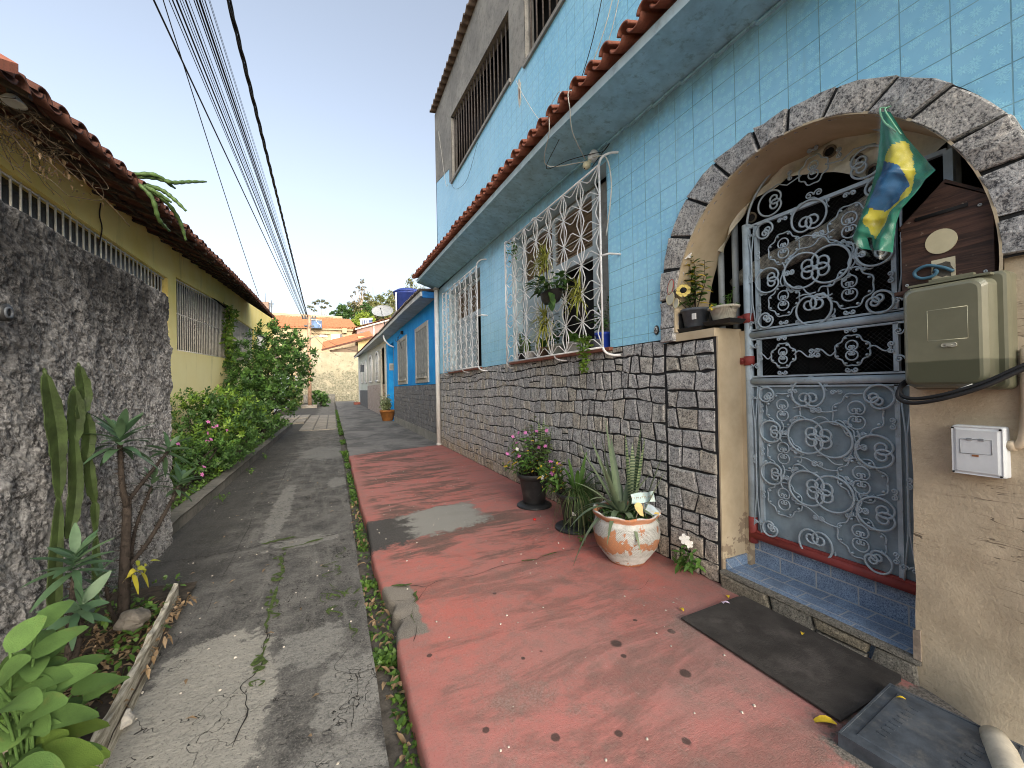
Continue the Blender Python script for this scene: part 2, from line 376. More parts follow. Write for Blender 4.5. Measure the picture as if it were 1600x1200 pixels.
def m_red():
    t=NT('worn_red_paint'); x=t.xyz()
    big=t.noise(1.3,6,.65,dist=.4); mot=t.noise(11,6,.75); spk=t.noise(95,3,.8); st=t.noise(1,6,.72,src=t.map((1.1,3.6,1),rot=(0,0,-.12)),dist=.5)
    fine=t.noise(90,3,.75); gr=t.noise(260,2,.7)
    c=t.mix(t.ramp(big,.32,.68),(.43,.135,.112),(.36,.155,.135))
    # pinkish, greyer towards the near doorway slab
    near=t.ramp(x[1],2.3,1.2); c=t.mix(t.math('MULTIPLY',near,.75),c,t.mix(t.ramp(big,.4,.62),(.385,.165,.152),(.31,.185,.17)))
    c=t.mix(t.ramp(mot,.42,.66,0,.62),c,(.25,.155,.138)); c=t.mix(t.ramp(spk,.50,.70,0,.45),c,(.34,.215,.19)); c=t.mix(t.ramp(spk,.44,.28,0,.5),c,(.13,.05,.042))
    wear=t.ramp(st,.44,.58)
    farw=t.ramp(x[1],2.4,3.2,.55,1)
    side=t.ramp(t.math('ADD',x[0],t.math('MULTIPLY',t.noise(3,4,.6),.5)),1.75,2.25,1,.25)
    edge=t.ramp(t.math('ADD',x[0],t.math('MULTIPLY',t.noise(4,4,.6),.3)),.45,.62,.15,1)
    wear=t.math('MULTIPLY',t.math('MULTIPLY',wear,farw),t.math('MULTIPLY',side,edge))
    c=t.mix(t.math('MULTIPLY',wear,.85),c,t.mix(t.ramp(fine,.35,.6),(.070,.052,.044),(.13,.10,.085)))
    grey=t.ramp(t.noise(2.1,6,.75),.50,.66,0,.8)
    for (sx,sy,sr) in ((1.28,1.59,.030),(1.25,1.5,.014),(1.42,1.29,.026),(.81,1.7,.012),(.41,1.92,.014),(.51,1.41,.014),(.73,1.27,.018),(1.6,1.54,.02),(.95,1.18,.014),(1.5,1.7,.012),(.62,1.05,.02),(1.15,1.05,.016)):
        dd=t.vmath('LENGTH',t.vmath('SUBTRACT',t.vmath('MULTIPLY',t.P,(1,1,0)),(sx,sy,0)),out=1); c=t.mix(t.ramp(t.math('ADD',dd,t.math('MULTIPLY',t.math('SUBTRACT',mot,.5),.03)),sr*.7,sr*1.15,.85,0),c,(.045,.036,.033))
    c=t.mix(t.math('MULTIPLY',grey,near),c,t.mix(t.ramp(spk,.4,.62),(.14,.105,.092),(.25,.205,.18)))
    c=t.mix(t.ramp(gr,.62,.8,0,.45),c,(.30,.24,.21)); c=t.mix(t.ramp(gr,.38,.22,0,.6),c,(.07,.035,.03))
    dl=t.vor(5.5,src=t.P,rand=1); spot=t.ramp(t.math('ADD',dl,t.math('MULTIPLY',t.math('SUBTRACT',t.noise(40,3,.6),.5),.05)),.05,.09,1,0); c=t.mix(t.math('MULTIPLY',spot,t.ramp(t.noise(1.7,2,.5),.48,.6,0,.8)),c,(.035,.03,.03))
    scr=t.noise(1,2,.5,src=t.map((30,3,1),rot=(0,0,.9)),dist=3); 
    sm=t.math('MULTIPLY',t.ramp(t.math('ABSOLUTE',t.math('SUBTRACT',scr,.5)),0,.004,1,0),t.ramp(t.noise(3,3,.5),.55,.62)); c=t.mix(t.math('MULTIPLY',sm,.6),c,(.5,.44,.40))
    # bare cement patch and dark strip across the slab
    d1=t.math('ADD',t.math('MULTIPLY',x[0],-.12),x[1])
    n3=t.math('MULTIPLY',t.math('SUBTRACT',t.noise(5,5,.7),.5),.5)
    band=t.math('MULTIPLY',t.ramp(t.math('ADD',t.math('ABSOLUTE',t.math('SUBTRACT',t.math('SUBTRACT',x[1],t.math('MULTIPLY',x[0],.22)),3.66)),n3),.33,.40,1,0),t.ramp(t.math('ADD',x[0],n3),1.30,1.45,1,0))
    c=t.mix(band,c,t.mix(t.ramp(fine,.3,.65),(.04,.037,.035),(.09,.086,.08)))
    lt=t.math('MULTIPLY',band,t.ramp(t.math('ADD',x[0],t.math('MULTIPLY',n3,1.5)),.58,.72)); c=t.mix(lt,c,t.mix(t.ramp(fine,.3,.65),(.19,.187,.17),(.29,.285,.26)))
    # small grey concrete corner, patched with no paint
    nx=t.math('ADD',x[0],t.math('MULTIPLY',n3,.25)); ny=t.math('ADD',x[1],t.math('MULTIPLY',n3,.25))
    nt_=t.math('MULTIPLY',t.ramp(nx,.44,.46,1,0),t.math('MULTIPLY',t.ramp(ny,2.09,2.11),t.ramp(ny,2.69,2.71,1,0)))
    c=t.mix(nt_,c,t.mix(t.ramp(gr,.35,.65),(.13,.118,.10),(.25,.23,.20)))
    cor=t.math('MULTIPLY',t.ramp(t.math('ADD',x[0],n3),1.52,1.60),t.ramp(t.math('ADD',x[1],n3),.86,.82)); c=t.mix(cor,c,t.mix(t.ramp(spk,.35,.65),(.075,.07,.062),(.20,.185,.165)))
    t.bump(t.math('ADD',t.math('ADD',t.math('MULTIPLY',st,2.),t.math('MULTIPLY',fine,.8)),gr),.45,.006)
    return t.done(c,t.ramp(wear,0,1,.75,.95),.18)
M_RED=m_red()
def m_greypav():
    t=NT('grey_pavement_cement'); big=t.noise(.7,5,.65); st=t.noise(1,6,.7,src=t.map((1.2,.9,1)),dist=.6); gr=t.noise(60,3,.7)
    c=t.mix(t.ramp(st,.35,.62),(.09,.09,.088),(.20,.195,.185)); c=t.mix(t.ramp(big,.55,.7,0,.7),c,(.07,.07,.07))
    p=t.ramp(t.noise(1,4,.6,src=t.map((1.5,.55,1))),.66,.70); c=t.mix(t.math('MULTIPLY',p,.7),c,(.38,.38,.365))
    c=t.mix(t.ramp(gr,.55,.8,0,.4),c,(.4,.39,.37)); t.bump(gr,.4,.006); return t.done(c,.88,.25)
M_GREYPAV=m_greypav()
M_SOIL=plain('dark_soil',(.045,.036,.027),.95,.5,14,.9,40)
M_GUT=plain('gutter_mud',(.075,.068,.058),.9,.5,9,.9,50,dirt=(.16,.15,.13),dscale=6)
M_CRACK=plain('crack_dark',(.018,.017,.016),.95,.3,20,0)
M_MOSS=plain('moss',(.055,.085,.022),.95,.5,40,.8,120)
M_SLAB=m_concrete('paving_slab',(.22,.20,.17),(.36,.33,.28),(.12,.11,.09))
def m_bluestep():
    t=NT('blue_step_tile'); x=t.xyz()
    uv=t.comb(x[1],t.math('ADD',x[0],x[2]),0.)
    b=t.n.new('ShaderNodeTexBrick'); t.l.new(t.vmath('ADD',uv,(.06,.02,0)),b.inputs['Vector']); b.offset=.37; b.squash=1
    b.inputs['Scale'].default_value=1; b.inputs['Brick Width'].default_value=.20; b.inputs['Row Height'].default_value=.098
    b.inputs['Mortar Size'].default_value=.004; b.inputs['Mortar Smooth'].default_value=.2
    b.inputs['Color1'].default_value=(.3,.3,.3,1); b.inputs['Color2'].default_value=(.7,.7,.7,1)
    n=t.noise(150,3,.8); n2=t.noise(6,4,.6)
    c=t.mix(t.ramp(n,.36,.60),(.05,.10,.21),(.30,.42,.58)); c=t.mix(t.ramp(n2,.4,.7,0,.5),c,(.07,.10,.15))
    c=t.mix(t.math('MULTIPLY',b.outputs['Color'],.25),c,(.24,.30,.38))
    c=t.mix(b.outputs['Fac'],c,(.38,.40,.41)); t.bump(t.math('SUBTRACT',t.math('MULTIPLY',n,.3),b.outputs['Fac']),.3,.003)
    return t.done(c,.45,.4)
M_STEP=m_bluestep()
def m_metal(name,c,rust=.3,chip=(.15,.10,.08),rough=.5):
    t=NT(name); n=t.noise(9,5,.65); c0=t.mix(t.ramp(n,.3,.7),tuple(q*.8 for q in c),tuple(min(1,q*1.12) for q in c))
    r=t.ramp(t.noise(28,6,.75),.60,.68,0,rust); c0=t.mix(r,c0,chip)
    t.bump(t.noise(60,3,.6),.15,.002); return t.done(c0,rough,.4)
M_GATE=m_metal('blue_grey_gate_paint',(.40,.495,.565),.35,(.16,.15,.14))
M_SHEET=m_metal('gate_sheet_paint',(.235,.315,.37),.35,(.12,.13,.13),.6)
M_OXIDE=m_metal('red_oxide_paint',(.27,.05,.045),.4,(.10,.03,.03),.6)
M_WHITEIRON=m_metal('white_grille_paint',(.74,.74,.73),.55,(.30,.22,.17),.55)
M_BARS=m_metal('pale_window_bars',(.62,.61,.57),.4,(.25,.18,.12),.55)
M_STEEL=m_metal('galvanised_bar',(.36,.40,.42),.3,(.2,.2,.19),.45)
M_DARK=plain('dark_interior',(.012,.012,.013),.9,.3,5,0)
M_DARKWOOD=plain('dark_window_inside',(.03,.026,.022),.8,.4,8,.2,40)
M_WHITE=plain('white_paint',(.70,.70,.68),.55,.08,6,.1,60,dirt=(.40,.38,.33),dirtamt=.5)
M_PALEBLUE=plain('pale_blue_paint',(.48,.62,.68),.7,.12,4,.15,50,dirt=(.24,.31,.33),dirtamt=.7,dscale=5)
M_SOFFIT=plain('soffit_blue_grey',(.36,.62,.76),.8,.14,6,.3,90,dirt=(.14,.22,.25),dirtamt=.6,dscale=16)
M_LOUVER=plain('brown_louver',(.33,.24,.16),.7,.25,10,.2,50)
M_SILL=plain('red_brown_sill',(.23,.085,.055),.7,.25,12,.2,60,dirt=(.12,.06,.05))
M_BLACKPL=plain('black_plastic',(.018,.019,.020),.5,.3,12,.12,60,spec=.4,dirt=(.08,.075,.065),dirtamt=.35,dscale=9)
M_GREYPL=plain('grey_plastic',(.07,.08,.095),.5,.25,12,.1,60)
M_CABLE=plain('black_cable',(.012,.012,.013),.6,.3,12,0)
M_GREYCABLE=plain('pale_cable',(.55,.55,.50),.6,.2,12,0)
def m_leaf(name,c1,c2,c3=None,rough=.5,sub=.0):
    t=NT(name); i=t.isl(); n=t.noise(25,2,.5)
    c=t.mix(i,c1,c2)
    if c3: c=t.mix(t.ramp(i,.86,.9),c,c3)
    c=t.mix(t.ramp(n,.4,.7,0,.3),c,tuple(q*.6 for q in c1))
    if sub:
        v=t.vor(190,'DISTANCE_TO_EDGE'); f2=t.noise(130,3,.7); t.bump(t.math('ADD',t.ramp(v,0,.25),t.math('MULTIPLY',f2,.6)),.35,.002); c=t.mix(t.ramp(v,.0,.12,.18,0),c,tuple(q*1.5 for q in c2)); c=t.mix(t.ramp(t.noise(14,4,.7),.58,.75,0,.4),c,(.16,.15,.04))
    m=t.done(c,rough,.35)
    # thin leaves let some light through
    tr=t.n.new('ShaderNodeBsdfTranslucent'); t.val(tr.inputs[0],c)
    mx=t.n.new('ShaderNodeMixShader'); mx.inputs[0].default_value=.28
    out=t.n['Material Output']; t.l.new(t.bsdf.outputs[0],mx.inputs[1]); t.l.new(tr.outputs[0],mx.inputs[2]); t.l.new(mx.outputs[0],out.inputs[0])
    return m
L_DARK=m_leaf('leaf_dark_green',(.032,.080,.022),(.080,.160,.038))
L_MID=m_leaf('leaf_mid_green',(.060,.145,.030),(.13,.25,.05))
L_BRIGHT=m_leaf('leaf_bright_green',(.11,.22,.03),(.22,.33,.05))
L_SAGE=m_leaf('leaf_sage_green',(.060,.122,.030),(.10,.185,.048),None,.85,1)
L_SAGE_LOW=m_leaf('leaf_sage_yellow_green',(.075,.13,.020),(.115,.18,.028),None,.85,1)
L_EUPH=m_leaf('leaf_blue_green',(.05,.105,.055),(.10,.17,.09))
L_AGAVE=m_leaf('leaf_grey_green',(.12,.175,.105),(.20,.26,.16))
L_YELLOW=m_leaf('leaf_yellow',(.60,.42,.03),(.70,.55,.06))
L_VARIEG=m_leaf('leaf_yellow_striped',(.30,.33,.06),(.48,.46,.12),(.08,.14,.03))
L_GRASS=m_leaf('leaf_grass_blade',(.06,.13,.035),(.14,.22,.07),(.30,.30,.14))
L_DRY=m_leaf('leaf_dry',(.17,.115,.065),(.30,.215,.125))
L_WEED=m_leaf('leaf_weed',(.05,.11,.022),(.11,.20,.035))
L_OLIVE=m_leaf('leaf_olive',(.13,.155,.05),(.22,.21,.075))
M_PINK=m_leaf('petal_pink',(.55,.12,.38),(.65,.25,.52))
M_PETALW=m_leaf('petal_white',(.75,.75,.72),(.80,.80,.76))
M_BARK=plain('plant_bark',(.028,.022,.018),.9,.4,30,.8,70)
M_BARKP=plain('pale_bark',(.26,.22,.17),.9,.35,12,.5,40)
M_CACTUS=plain('cactus_green',(.028,.046,.013),.6,.35,14,.3,60)
def m_snake():
    t=NT('snake_plant_leaf'); x=t.xyz(); w=t.wave(9,6,3,src=t.map((.3,.3,1.6)),dirn='Z')
    c=t.mix(t.ramp(w,.45,.62),(.22,.27,.15),(.035,.075,.035)); return t.done(c,.5,.35)
M_SNAKE=m_snake()
# ------------------------------------------------------------------ ground
def sheet(name,x0,x1,y0,y1,z,mat_,nx=1,ny=1,amp=0,f=2.,thick=0,edge=None,lab='structure'):
    mb=MB(); vs=[];fs=[]
    for j in range(ny+1):
        y=lerp(y0,y1,j/ny)
        for i in range(nx+1):
            x=lerp(x0,x1,i/nx)
            if edge: x=lerp(edge(y)[0],edge(y)[1],i/nx)
            h=amp*noise.noise((x*f,y*f,z*3))+amp*.4*noise.noise((x*f*4,y*f*4,5)) if amp else 0
            vs.append((x,y,z+h))
    for j in range(ny):
        for i in range(nx):
            a=j*(nx+1)+i; fs.append((a,a+1,a+nx+2,a+nx+1))
    mb.add(vs,fs,0,amp>0)
    if thick:   # skirts along both long edges
        for i in (0,nx):
            q=[vs[j*(nx+1)+i] for j in range(ny+1)]
            o=len(mb.v)
            vv=q+[(p[0],p[1],p[2]-thick) for p in q]
            n=ny+1
            mb.add(vv,[(j,j+1,n+j+1,n+j) for j in range(ny)],0,False)
    return mb
def gl(y): return .165+.012*noise.noise((y*1.7,3,0))+.006*noise.noise((y*9,3,0))
def rl(y):
    e=.275+.018*noise.noise((y*1.1,8,0))+.007*noise.noise((y*8,8,0))
    if 2.02<y<2.75: e+=.07*math.sin((y-2.02)/.73*math.pi)**2*(.6+.6*noise.noise((y*9,1,2)))
    return e
mb=MB(); mb.quad((-90,-12,-.16),(90,-12,-.16),(90,52,-.16),(-90,52,-.16)); tag(mb.build('ground',M_SOIL),kind='structure')
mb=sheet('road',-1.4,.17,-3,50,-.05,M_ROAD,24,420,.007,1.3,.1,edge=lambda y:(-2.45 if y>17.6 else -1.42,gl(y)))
# moss filled cracks and joints laid over the slab
def ribbon(mb,pts,w,z,m=0,jit=.35):
    pts=cr(pts,5); vs=[];fs=[]
    for i,p in enumerate(pts):
        a=pts[max(0,i-1)];b=pts[min(len(pts)-1,i+1)]; t=(b-a); t.z=0
        if t.length<1e-6: t=V((1,0,0))
        t.normalize(); n=V((-t.y,t.x,0)); q=w*(1+jit*ru(-1,1))*.5*(.45 if m==1 else 1)*max(.12,.7+1.1*noise.noise((p.x*9,p.y*9,3)))
        if i in(0,len(pts)-1): q*=.2
        o=V((noise.noise((p.x*14,p.y*14,1)),noise.noise((p.x*14,p.y*14,7)),0))*w*1.2
        zz=z+.007*noise.noise((p.x*1.3,p.y*1.3,-.15))+.0028*noise.noise((p.x*5.2,p.y*5.2,5)) if z<-.02 else z
        vs+=[(p.x+o.x+n.x*q,p.y+o.y+n.y*q,zz),(p.x+o.x-n.x*q,p.y+o.y-n.y*q,zz)]
    for i in range(len(pts)-1): fs.append((2*i,2*i+1,2*i+3,2*i+2))
    mb.add(vs,fs,m)
ZR=-.043
def P2(*a): return [(x,y,0) for x,y in a]
ribbon(mb,P2((-.39,3.78),(-.36,3.46),(-.36,3.09),(-.37,2.76),(-.35,2.58),(-.34,2.34),(-.35,2.23),(-.4,2.16),(-.35,2.03),(-.36,1.8)),.014,ZR,1)
ribbon(mb,P2((-.39,3.72),(-.37,3.5),(-.36,3.3)),.03,ZR+.001,2); ribbon(mb,P2((-.36,3.15),(-.37,2.8),(-.355,2.6)),.024,ZR+.001,2)
ribbon(mb,P2((-.345,2.42),(-.34,2.3)),.035,ZR+.001,2)
ribbon(mb,P2((.14,2.01),(.07,2.02),(-.01,2.1),(.06,2.23)),.009,ZR,1); ribbon(mb,P2((.08,2.02),(.09,1.92),(.07,1.84),(.05,1.69)),.008,ZR,1)
ribbon(mb,P2((-.37,2.6),(-.33,2.52),(-.36,2.45),(-.32,2.38)),.007,ZR,1); ribbon(mb,P2((-.40,2.16),(-.46,2.08),(-.5,2.0),(-.56,1.95)),.006,ZR,1)
ribbon(mb,P2((-1.3,4.0),(-.87,4.0),(-.6,4.05),(-.33,4.12),(-.12,4.02),(.13,4.05)),.02,ZR,1)
ribbon(mb,P2((-.6,4.08),(-.42,4.12),(-.3,4.1)),.05,ZR+.001,2); ribbon(mb,P2((-.42,3.86),(-.3,3.9),(-.1,3.95)),.035,ZR+.001,2)
ribbon(mb,P2((-1.2,4.75),(-.7,4.7),(-.2,4.8),(.15,4.75)),.008,ZR,1); ribbon(mb,P2((-1.0,6.1),(-.5,6.0),(.15,6.2)),.009,ZR,1); ribbon(mb,P2((-1.2,7.3),(-.5,7.4),(.17,7.2)),.010,ZR,1)
ribbon(mb,P2((-.81,12.2),(-.75,8.5),(-.71,6.26),(-.84,5.58),(-.86,5.2),(-.78,4.8),(-.75,3.67),(-.72,2.9)),.008,ZR,1)
for (a_,b_) in ((-.39,3.72),(-.37,3.3),(-.36,3.0),(-.36,2.72),(-.345,2.4),(-.35,2.2)):   # little tufts of moss along the long crack
    for k in range(5):
        x,y=a_+ru(-.03,.03),b_+ru(-.12,.12); ribbon(mb,P2((x,y),(x+ru(-.03,.03),y+ru(.01,.03)),(x+ru(-.03,.03),y+ru(.03,.06))),.022,ZR+.001,2)
for k in range(22):
    x,y=ru(-.05,.12),ru(2.3,3.6); ribbon(mb,P2((x,y),(x+ru(-.05,.05),y+ru(.02,.07)),(x+ru(-.07,.07),y+ru(.07,.12))),.012,ZR+.001,2)
tag(mb.build('road',[M_ROAD,M_CRACK,M_MOSS]),kind='structure')
mb=sheet('gutter',0,0,-3,50,-.10,M_GUT,6,500,.012,3,edge=lambda y:(.12,.40)); tag(mb.build('gutter',M_GUT),kind='structure')
# red painted pavement: top sheet with a rounded gutter edge
mb=MB(); vs=[];fs=[]; ny=300; prof=[(0,-.13),(.0,-.03),(.006,-.008),(.02,.0)]; cols=len(prof)+10
yf=lambda x: 8.38+.26*(x-.31)
for j in range(ny+1):
    for i in range(cols):
        t=j/ny
        if i<len(prof): dx,z=prof[i]
        else: dx,z=None,0
        x0=.28
        ye=lerp(-3,yf(.3 if dx is not None else lerp(.3,2.27,(i-len(prof)+1)/10)),t)
        e=rl(ye); x=e+dx if dx is not None else lerp(e+.02,2.27,(i-len(prof)+1)/10)
        h=.004*noise.noise((x*1.5,ye*1.5,2))
        vs.append((x,ye,z+h))
for j in range(ny):
    for i in range(cols-1):
        a=j*cols+i; fs.append((a,a+1,a+cols+1,a+cols))
mb.add(vs,fs,0,True)
ZP=.007
ribbon(mb,P2((.36,2.66),(.47,2.62),(.54,2.58),(.66,2.61),(.89,2.58),(1.11,2.63),(1.33,2.6),(1.51,2.64),(1.67,2.63),(1.95,2.58)),.009,ZP,1)
ribbon(mb,P2((.55,2.58),(.47,2.46),(.41,2.36),(.40,2.17),(.36,2.05)),.006,ZP,1); ribbon(mb,P2((.30,2.5),(.38,2.47),(.46,2.44)),.007,ZP,1); ribbon(mb,P2((.32,2.26),(.36,2.28),(.41,2.31)),.008,ZP,1)
ribbon(mb,P2((1.25,2.615),(1.36,2.615)),.02,ZP+.001,2); ribbon(mb,P2((1.42,2.635),(1.58,2.64)),.014,ZP+.001,2); ribbon(mb,P2((.34,2.70),(.45,2.66)),.03,ZP+.001,2); ribbon(mb,P2((.47,2.55),(.43,2.42)),.025,ZP+.001,2); ribbon(mb,P2((.40,2.3),(.40,2.2)),.016,ZP+.001,2)
ribbon(mb,P2((1.2,7.6),(1.45,6.9),(1.5,6.5),(1.9,6.3),(2.1,6.0)),.012,ZP,1); ribbon(mb,P2((.30,4.36),(.6,4.35),(.8,4.33),(1.0,4.28),(1.32,4.2)),.012,ZP,1)
ribbon(mb,P2((1.75,2.45),(1.9,2.36),(2.0,2.42)),.005,ZP,1); ribbon(mb,P2((1.6,2.0),(1.75,1.93),(1.92,2.02)),.004,ZP,1)
tag(mb.build('red_pavement',[M_RED,M_CRACK,M_MOSS]),kind='structure')
mb=MB(); vs=[];fs=[]; ny=160
for j in range(ny+1):
    for i in range(9):
        xx=lerp(.3,2.27,i/8); y=lerp(yf(xx)+.01,50,(j/ny)**1.7); x=lerp(rl(y)+.02,2.27,i/8)
        vs.append((x,y,-.006+.006*noise.noise((x*1.3,y*.8,4))))
for j in range(ny):
    for i in range(8): a=j*9+i; fs.append((a,a+1,a+10,a+9))
mb.add(vs,fs,0,True)
q=[vs[j*9] for j in range(ny+1)]; mb.add(q+[(p[0]-.01,p[1],-.13) for p in q],[(j,j+1,ny+2+j,ny+1+j) for j in range(ny)],0)
q=[vs[i] for i in range(9)]; ribbon(mb,[(p[0],p[1]-.005,0) for p in q],.02,.008,1)
tag(mb.build('grey_pavement',[M_GREYPAV,M_CRACK]),kind='structure')
# slab crossing at the far end of the bed
mb=MB(); vals=[-3.3,-2.85,-2.4,-1.95,-1.5,-1.06,-.62,-.2,.14]
for a,b in zip(vals,vals[1:]):
    for (y0,y1) in ((14.9,17.6),(17.65,20.6),(20.65,23.6)):
        if a<-1.4 and y0<16: continue
        if a<-1.4: y0+=.5
        s=-.25*(0 if a>-1.3 else 1)
        z=-.028+ru(-.004,.004)+(.05 if a<-1.3 else 0); mb.box(a+.02,b-.02,y0+.03,y1-.02,-.12,z)
mb.box(-1.0,.15,14.86,14.9,-.12,-.03)
tag(mb.build('paving_slabs',M_SLAB,bevel=.01),kind='structure')
# raised bed, its kerb
mb=MB(); vs=[];fs=[]; ny=60
mb=sheet('bed',-2.45,-1.5,3.8,17.7,.06,M_SOIL,8,80,.05,1.6); tag(mb.build('flowerbed_soil',M_SOIL),kind='structure')
mb=MB(); n=70; vs=[];fs=[]
pr_=[(0,-.15),(.0,.05),(.012,.082),(-.015,.09),(-.13,.092),(-.16,.07),(-.17,-.1)]
for j in range(n+1):
    y=lerp(4.35,17.8,j/n); xk=-1.395+.012*noise.noise((y*1.3,0,0))
    if y>16.8: xk-=(y-16.8)**2*.25
    for dx,z in pr_: vs.append((xk+dx+.010*noise.noise((y*5,z*20,dx*9)),y,z+.012*noise.noise((y*2.5,dx*7,4))))
k=len(pr_)
for j in range(n):
    for i in range(k-1): a=j*k+i; fs.append((a,a+k,a+k+1,a+1))
mb.add(vs,fs,0,False); mb.add([vs[i] for i in range(k)],[tuple(range(k))],0)
tag(mb.build('kerb',M_KERB),kind='structure')
mb=sheet('planter',-1.33,-.80,-.5,3.45,0,M_SOIL,10,60,.05,2.2,edge=lambda y:(-1.35,-.72-.075*(y-1.3)))
tag(mb.build('planter_soil',M_SOIL),kind='structure')

# ------------------------------------------------------------------ helper curves
def scroll(R,arc=2.28,turns=1.5,k=.2,n=26,flip=False):
    """C-scroll in 2D, circle of radius R centred on (0,0), open towards +a, both ends curling inward"""
    half=[]
    # start at (-R,0) heading +b (up), turning clockwise around centre
    x,y,h=-R,0.,math.pi/2; s=R*arc/n
    half.append((x,y))
    for i in range(n):
        h-=s/R*.5; x+=s*math.cos(h); y+=s*math.sin(h); h-=s/R*.5; half.append((x,y))
    tot=turns*2*math.pi; m=int(18*turns); d=tot/m; r=R
    for i in range(m):
        t=i/m; r=R*lerp(.60,.11,t**.75)
        st=r*d; h-=d*.5; x+=st*math.cos(h); y+=st*math.sin(h); h-=d*.5; half.append((x,y))
    low=[(a,-b) for a,b in half[1:]][::-1]
    return low+half
def place2(pts,ca,cb,rot=0,sx=1,sy=1):
    c,s=math.cos(rot),math.sin(rot)
    return [(ca+(x*sx)*c-(y*sy)*s,cb+(x*sx)*s+(y*sy)*c) for x,y in pts]
def pair(ca,cb,r,rot=0): # two little spirals springing from a point (heart foot)
    out=[]
    for sg in (1,-1):
        pts=[];x=y=0.;h=math.pi/2-.15*sg; 
        m=22
        pts.append((x,y))
        for i in range(m):
            t=i/m; rr=r*lerp(1.1,.16,t**.5); d=.42*sg*-1
            st=abs(d)*rr*.55; h+=d*.5; x+=st*math.cos(h); y+=st*math.sin(h); h+=d*.5; pts.append((x,y))
        out.append(place2(pts,ca,cb,rot))
    return out
def quad_motif(ca,cb,r,frame=True):
    out=[]
    q=r*.50
    for sg in (1,-1):
        out.append(place2(scroll(q,2.2,1.15,.22,14),ca,cb+sg*q*.98,math.pi/2*(-sg)))
    if frame:
        pts=[]
        for i in range(49):
            a=2*math.pi*i/48; rr=r*(1.34+.09*math.cos(4*a)-.09*math.cos(8*a)); pts.append((ca+rr*1.08*math.cos(a),cb+rr*1.12*math.sin(a)))
        out.append(pts)
    return out
# ------------------------------------------------------------------ tiled house on the right
W=2.255
YB0=-1.5  # unseen near end of the house, cut short so light reaches the left walls
ZS=[(-6,3.05),(1.0,3.35),(1.9,3.41),(3.0,3.47),(6.2,3.56),(9.2,3.62)]      # soffit where it meets the wall
ZF=[(-6,3.0),(1.0,3.36),(1.9,3.44),(3.0,3.54),(6.2,3.66),(9.2,3.76)]        # soffit at its outer edge
house=thing('tiled_house','two storey house faced in pale blue tiles with a stone base and terracotta eave','house',(W,4,0))
def strip(mb,x,ys,zb,zt,m=0):
    for a,b in zip(ys,ys[1:]):
        mb.quad((x,b,zb(b)),(x,a,zb(a)),(x,a,zt(a)),(x,b,zt(b)),m)
def rng(a,b,n): return [lerp(a,b,i/n) for i in range(n+1)]
zs=lambda y: interp(ZS,y)+.02
AY,AZ=1.295,1.75
def inner(th):   # th from 0 (far/left side, +Y) over the top to pi
    return (AY+.745*math.cos(th),AZ+.87*math.sin(th))
def outer(th):
    ex=2.6 if math.cos(th)>0 else 2.05
    c,s=abs(math.cos(th)),abs(math.sin(th))
    r=1/((c/.88)**ex+(s/1.0)**ex)**(1/ex)
    return (AY+r*math.cos(th),AZ+r*math.sin(th))
def outz(y):
    ex=2.6 if y>AY else 2.05
    q=min(1,abs(y-AY)/.88); return AZ+(max(0,1-q**ex))**(1/ex)
mb=MB()
strip(mb,W,rng(YB0,.41,4),lambda y:1.75,zs)
strip(mb,W,rng(.41,2.18,40),lambda y:outz(y)-.07 if .5<y<2.1 else 1.6,zs)
strip(mb,W,[2.18,2.80],lambda y:1.63,zs); strip(mb,W,rng(2.80,4.85,4),lambda y:3.30,zs); strip(mb,W,[4.85,5.5,6.10],lambda y:1.63,zs)
strip(mb,W,rng(6.10,8.0,3),lambda y:3.30,zs); strip(mb,W,[8.0,8.9],lambda y:1.63,zs)
mb.build('wall',M_TILE,house)
mb=MB()   # upper storey tiles between the eave and the sills
SILL=[(-6,5.1),(3.44,5.33),(4.34,5.37),(4.78,5.44),(7.77,5.51),(7.78,5.80),(8.9,6.04)]
strip(mb,W,[YB0,0,2,3.44,4.34,4.78,6,7.77,7.79,8.9],lambda y:3.55,lambda y:interp(SILL,y))
mb.build('upper_wall',M_TILE,house)
# bare concrete band with the upstairs openings
mb=MB(); TOP=7.62
strip(mb,W-.006,[7.785,8.9],lambda y:interp(SILL,y),lambda y:TOP); strip(mb,W-.006,[7.6,7.785],lambda y:5.51,lambda y:TOP)
wt=lambda y: lerp(6.42,6.74,(y-4.72)/2.74)
strip(mb,W-.006,[4.78,7.6],wt,lambda y:TOP); strip(mb,W-.006,[4.32,4.78],lambda y:5.37,lambda y:TOP)
strip(mb,W-.006,[1.6,4.32],lambda y:6.34,lambda y:TOP); strip(mb,W-.006,[YB0,1.6],lambda y:5.2,lambda y:TOP)
for (a,b,z0,z1) in ((4.78,7.6,5.46,6.74),(1.6,4.32,5.34,6.35)):   # reveals of the openings
    mb.quad((W,b,z0),(W+.13,b,z0),(W+.13,b,z1),(W,b,z1)); mb.quad((W,a,z0),(W+.13,a,z0),(W+.13,a,z1),(W,a,z1))
    mb.quad((W,a,wt(a) if a>4 else 6.34),(W,b,wt(b) if a>4 else 6.34),(W+.13,b,wt(b) if a>4 else 6.34),(W+.13,a,wt(a) if a>4 else 6.34)); mb.box(W-.03,W+.13,a-.03,b+.03,z0-.05,z0)
mb.box(W,W+.25,8.86,8.9,0,TOP-.01); mb.box(W+.2,9,8.66,8.85,0,TOP-.02); mb.box(W+.3,9,YB0,8.6,TOP-.1,TOP-.02); mb.box(8.9,9,YB0,8.6,0,TOP-.1); mb.box(W+.02,9,YB0-.1,YB0,0,TOP)
mb.build('concrete_band',M_CONC,house)
mb=MB(); mb.box(W+.35,W+.4,YB0+.3,8.6,3.7,7.45); mb.build('room_wall',M_DARK,house)
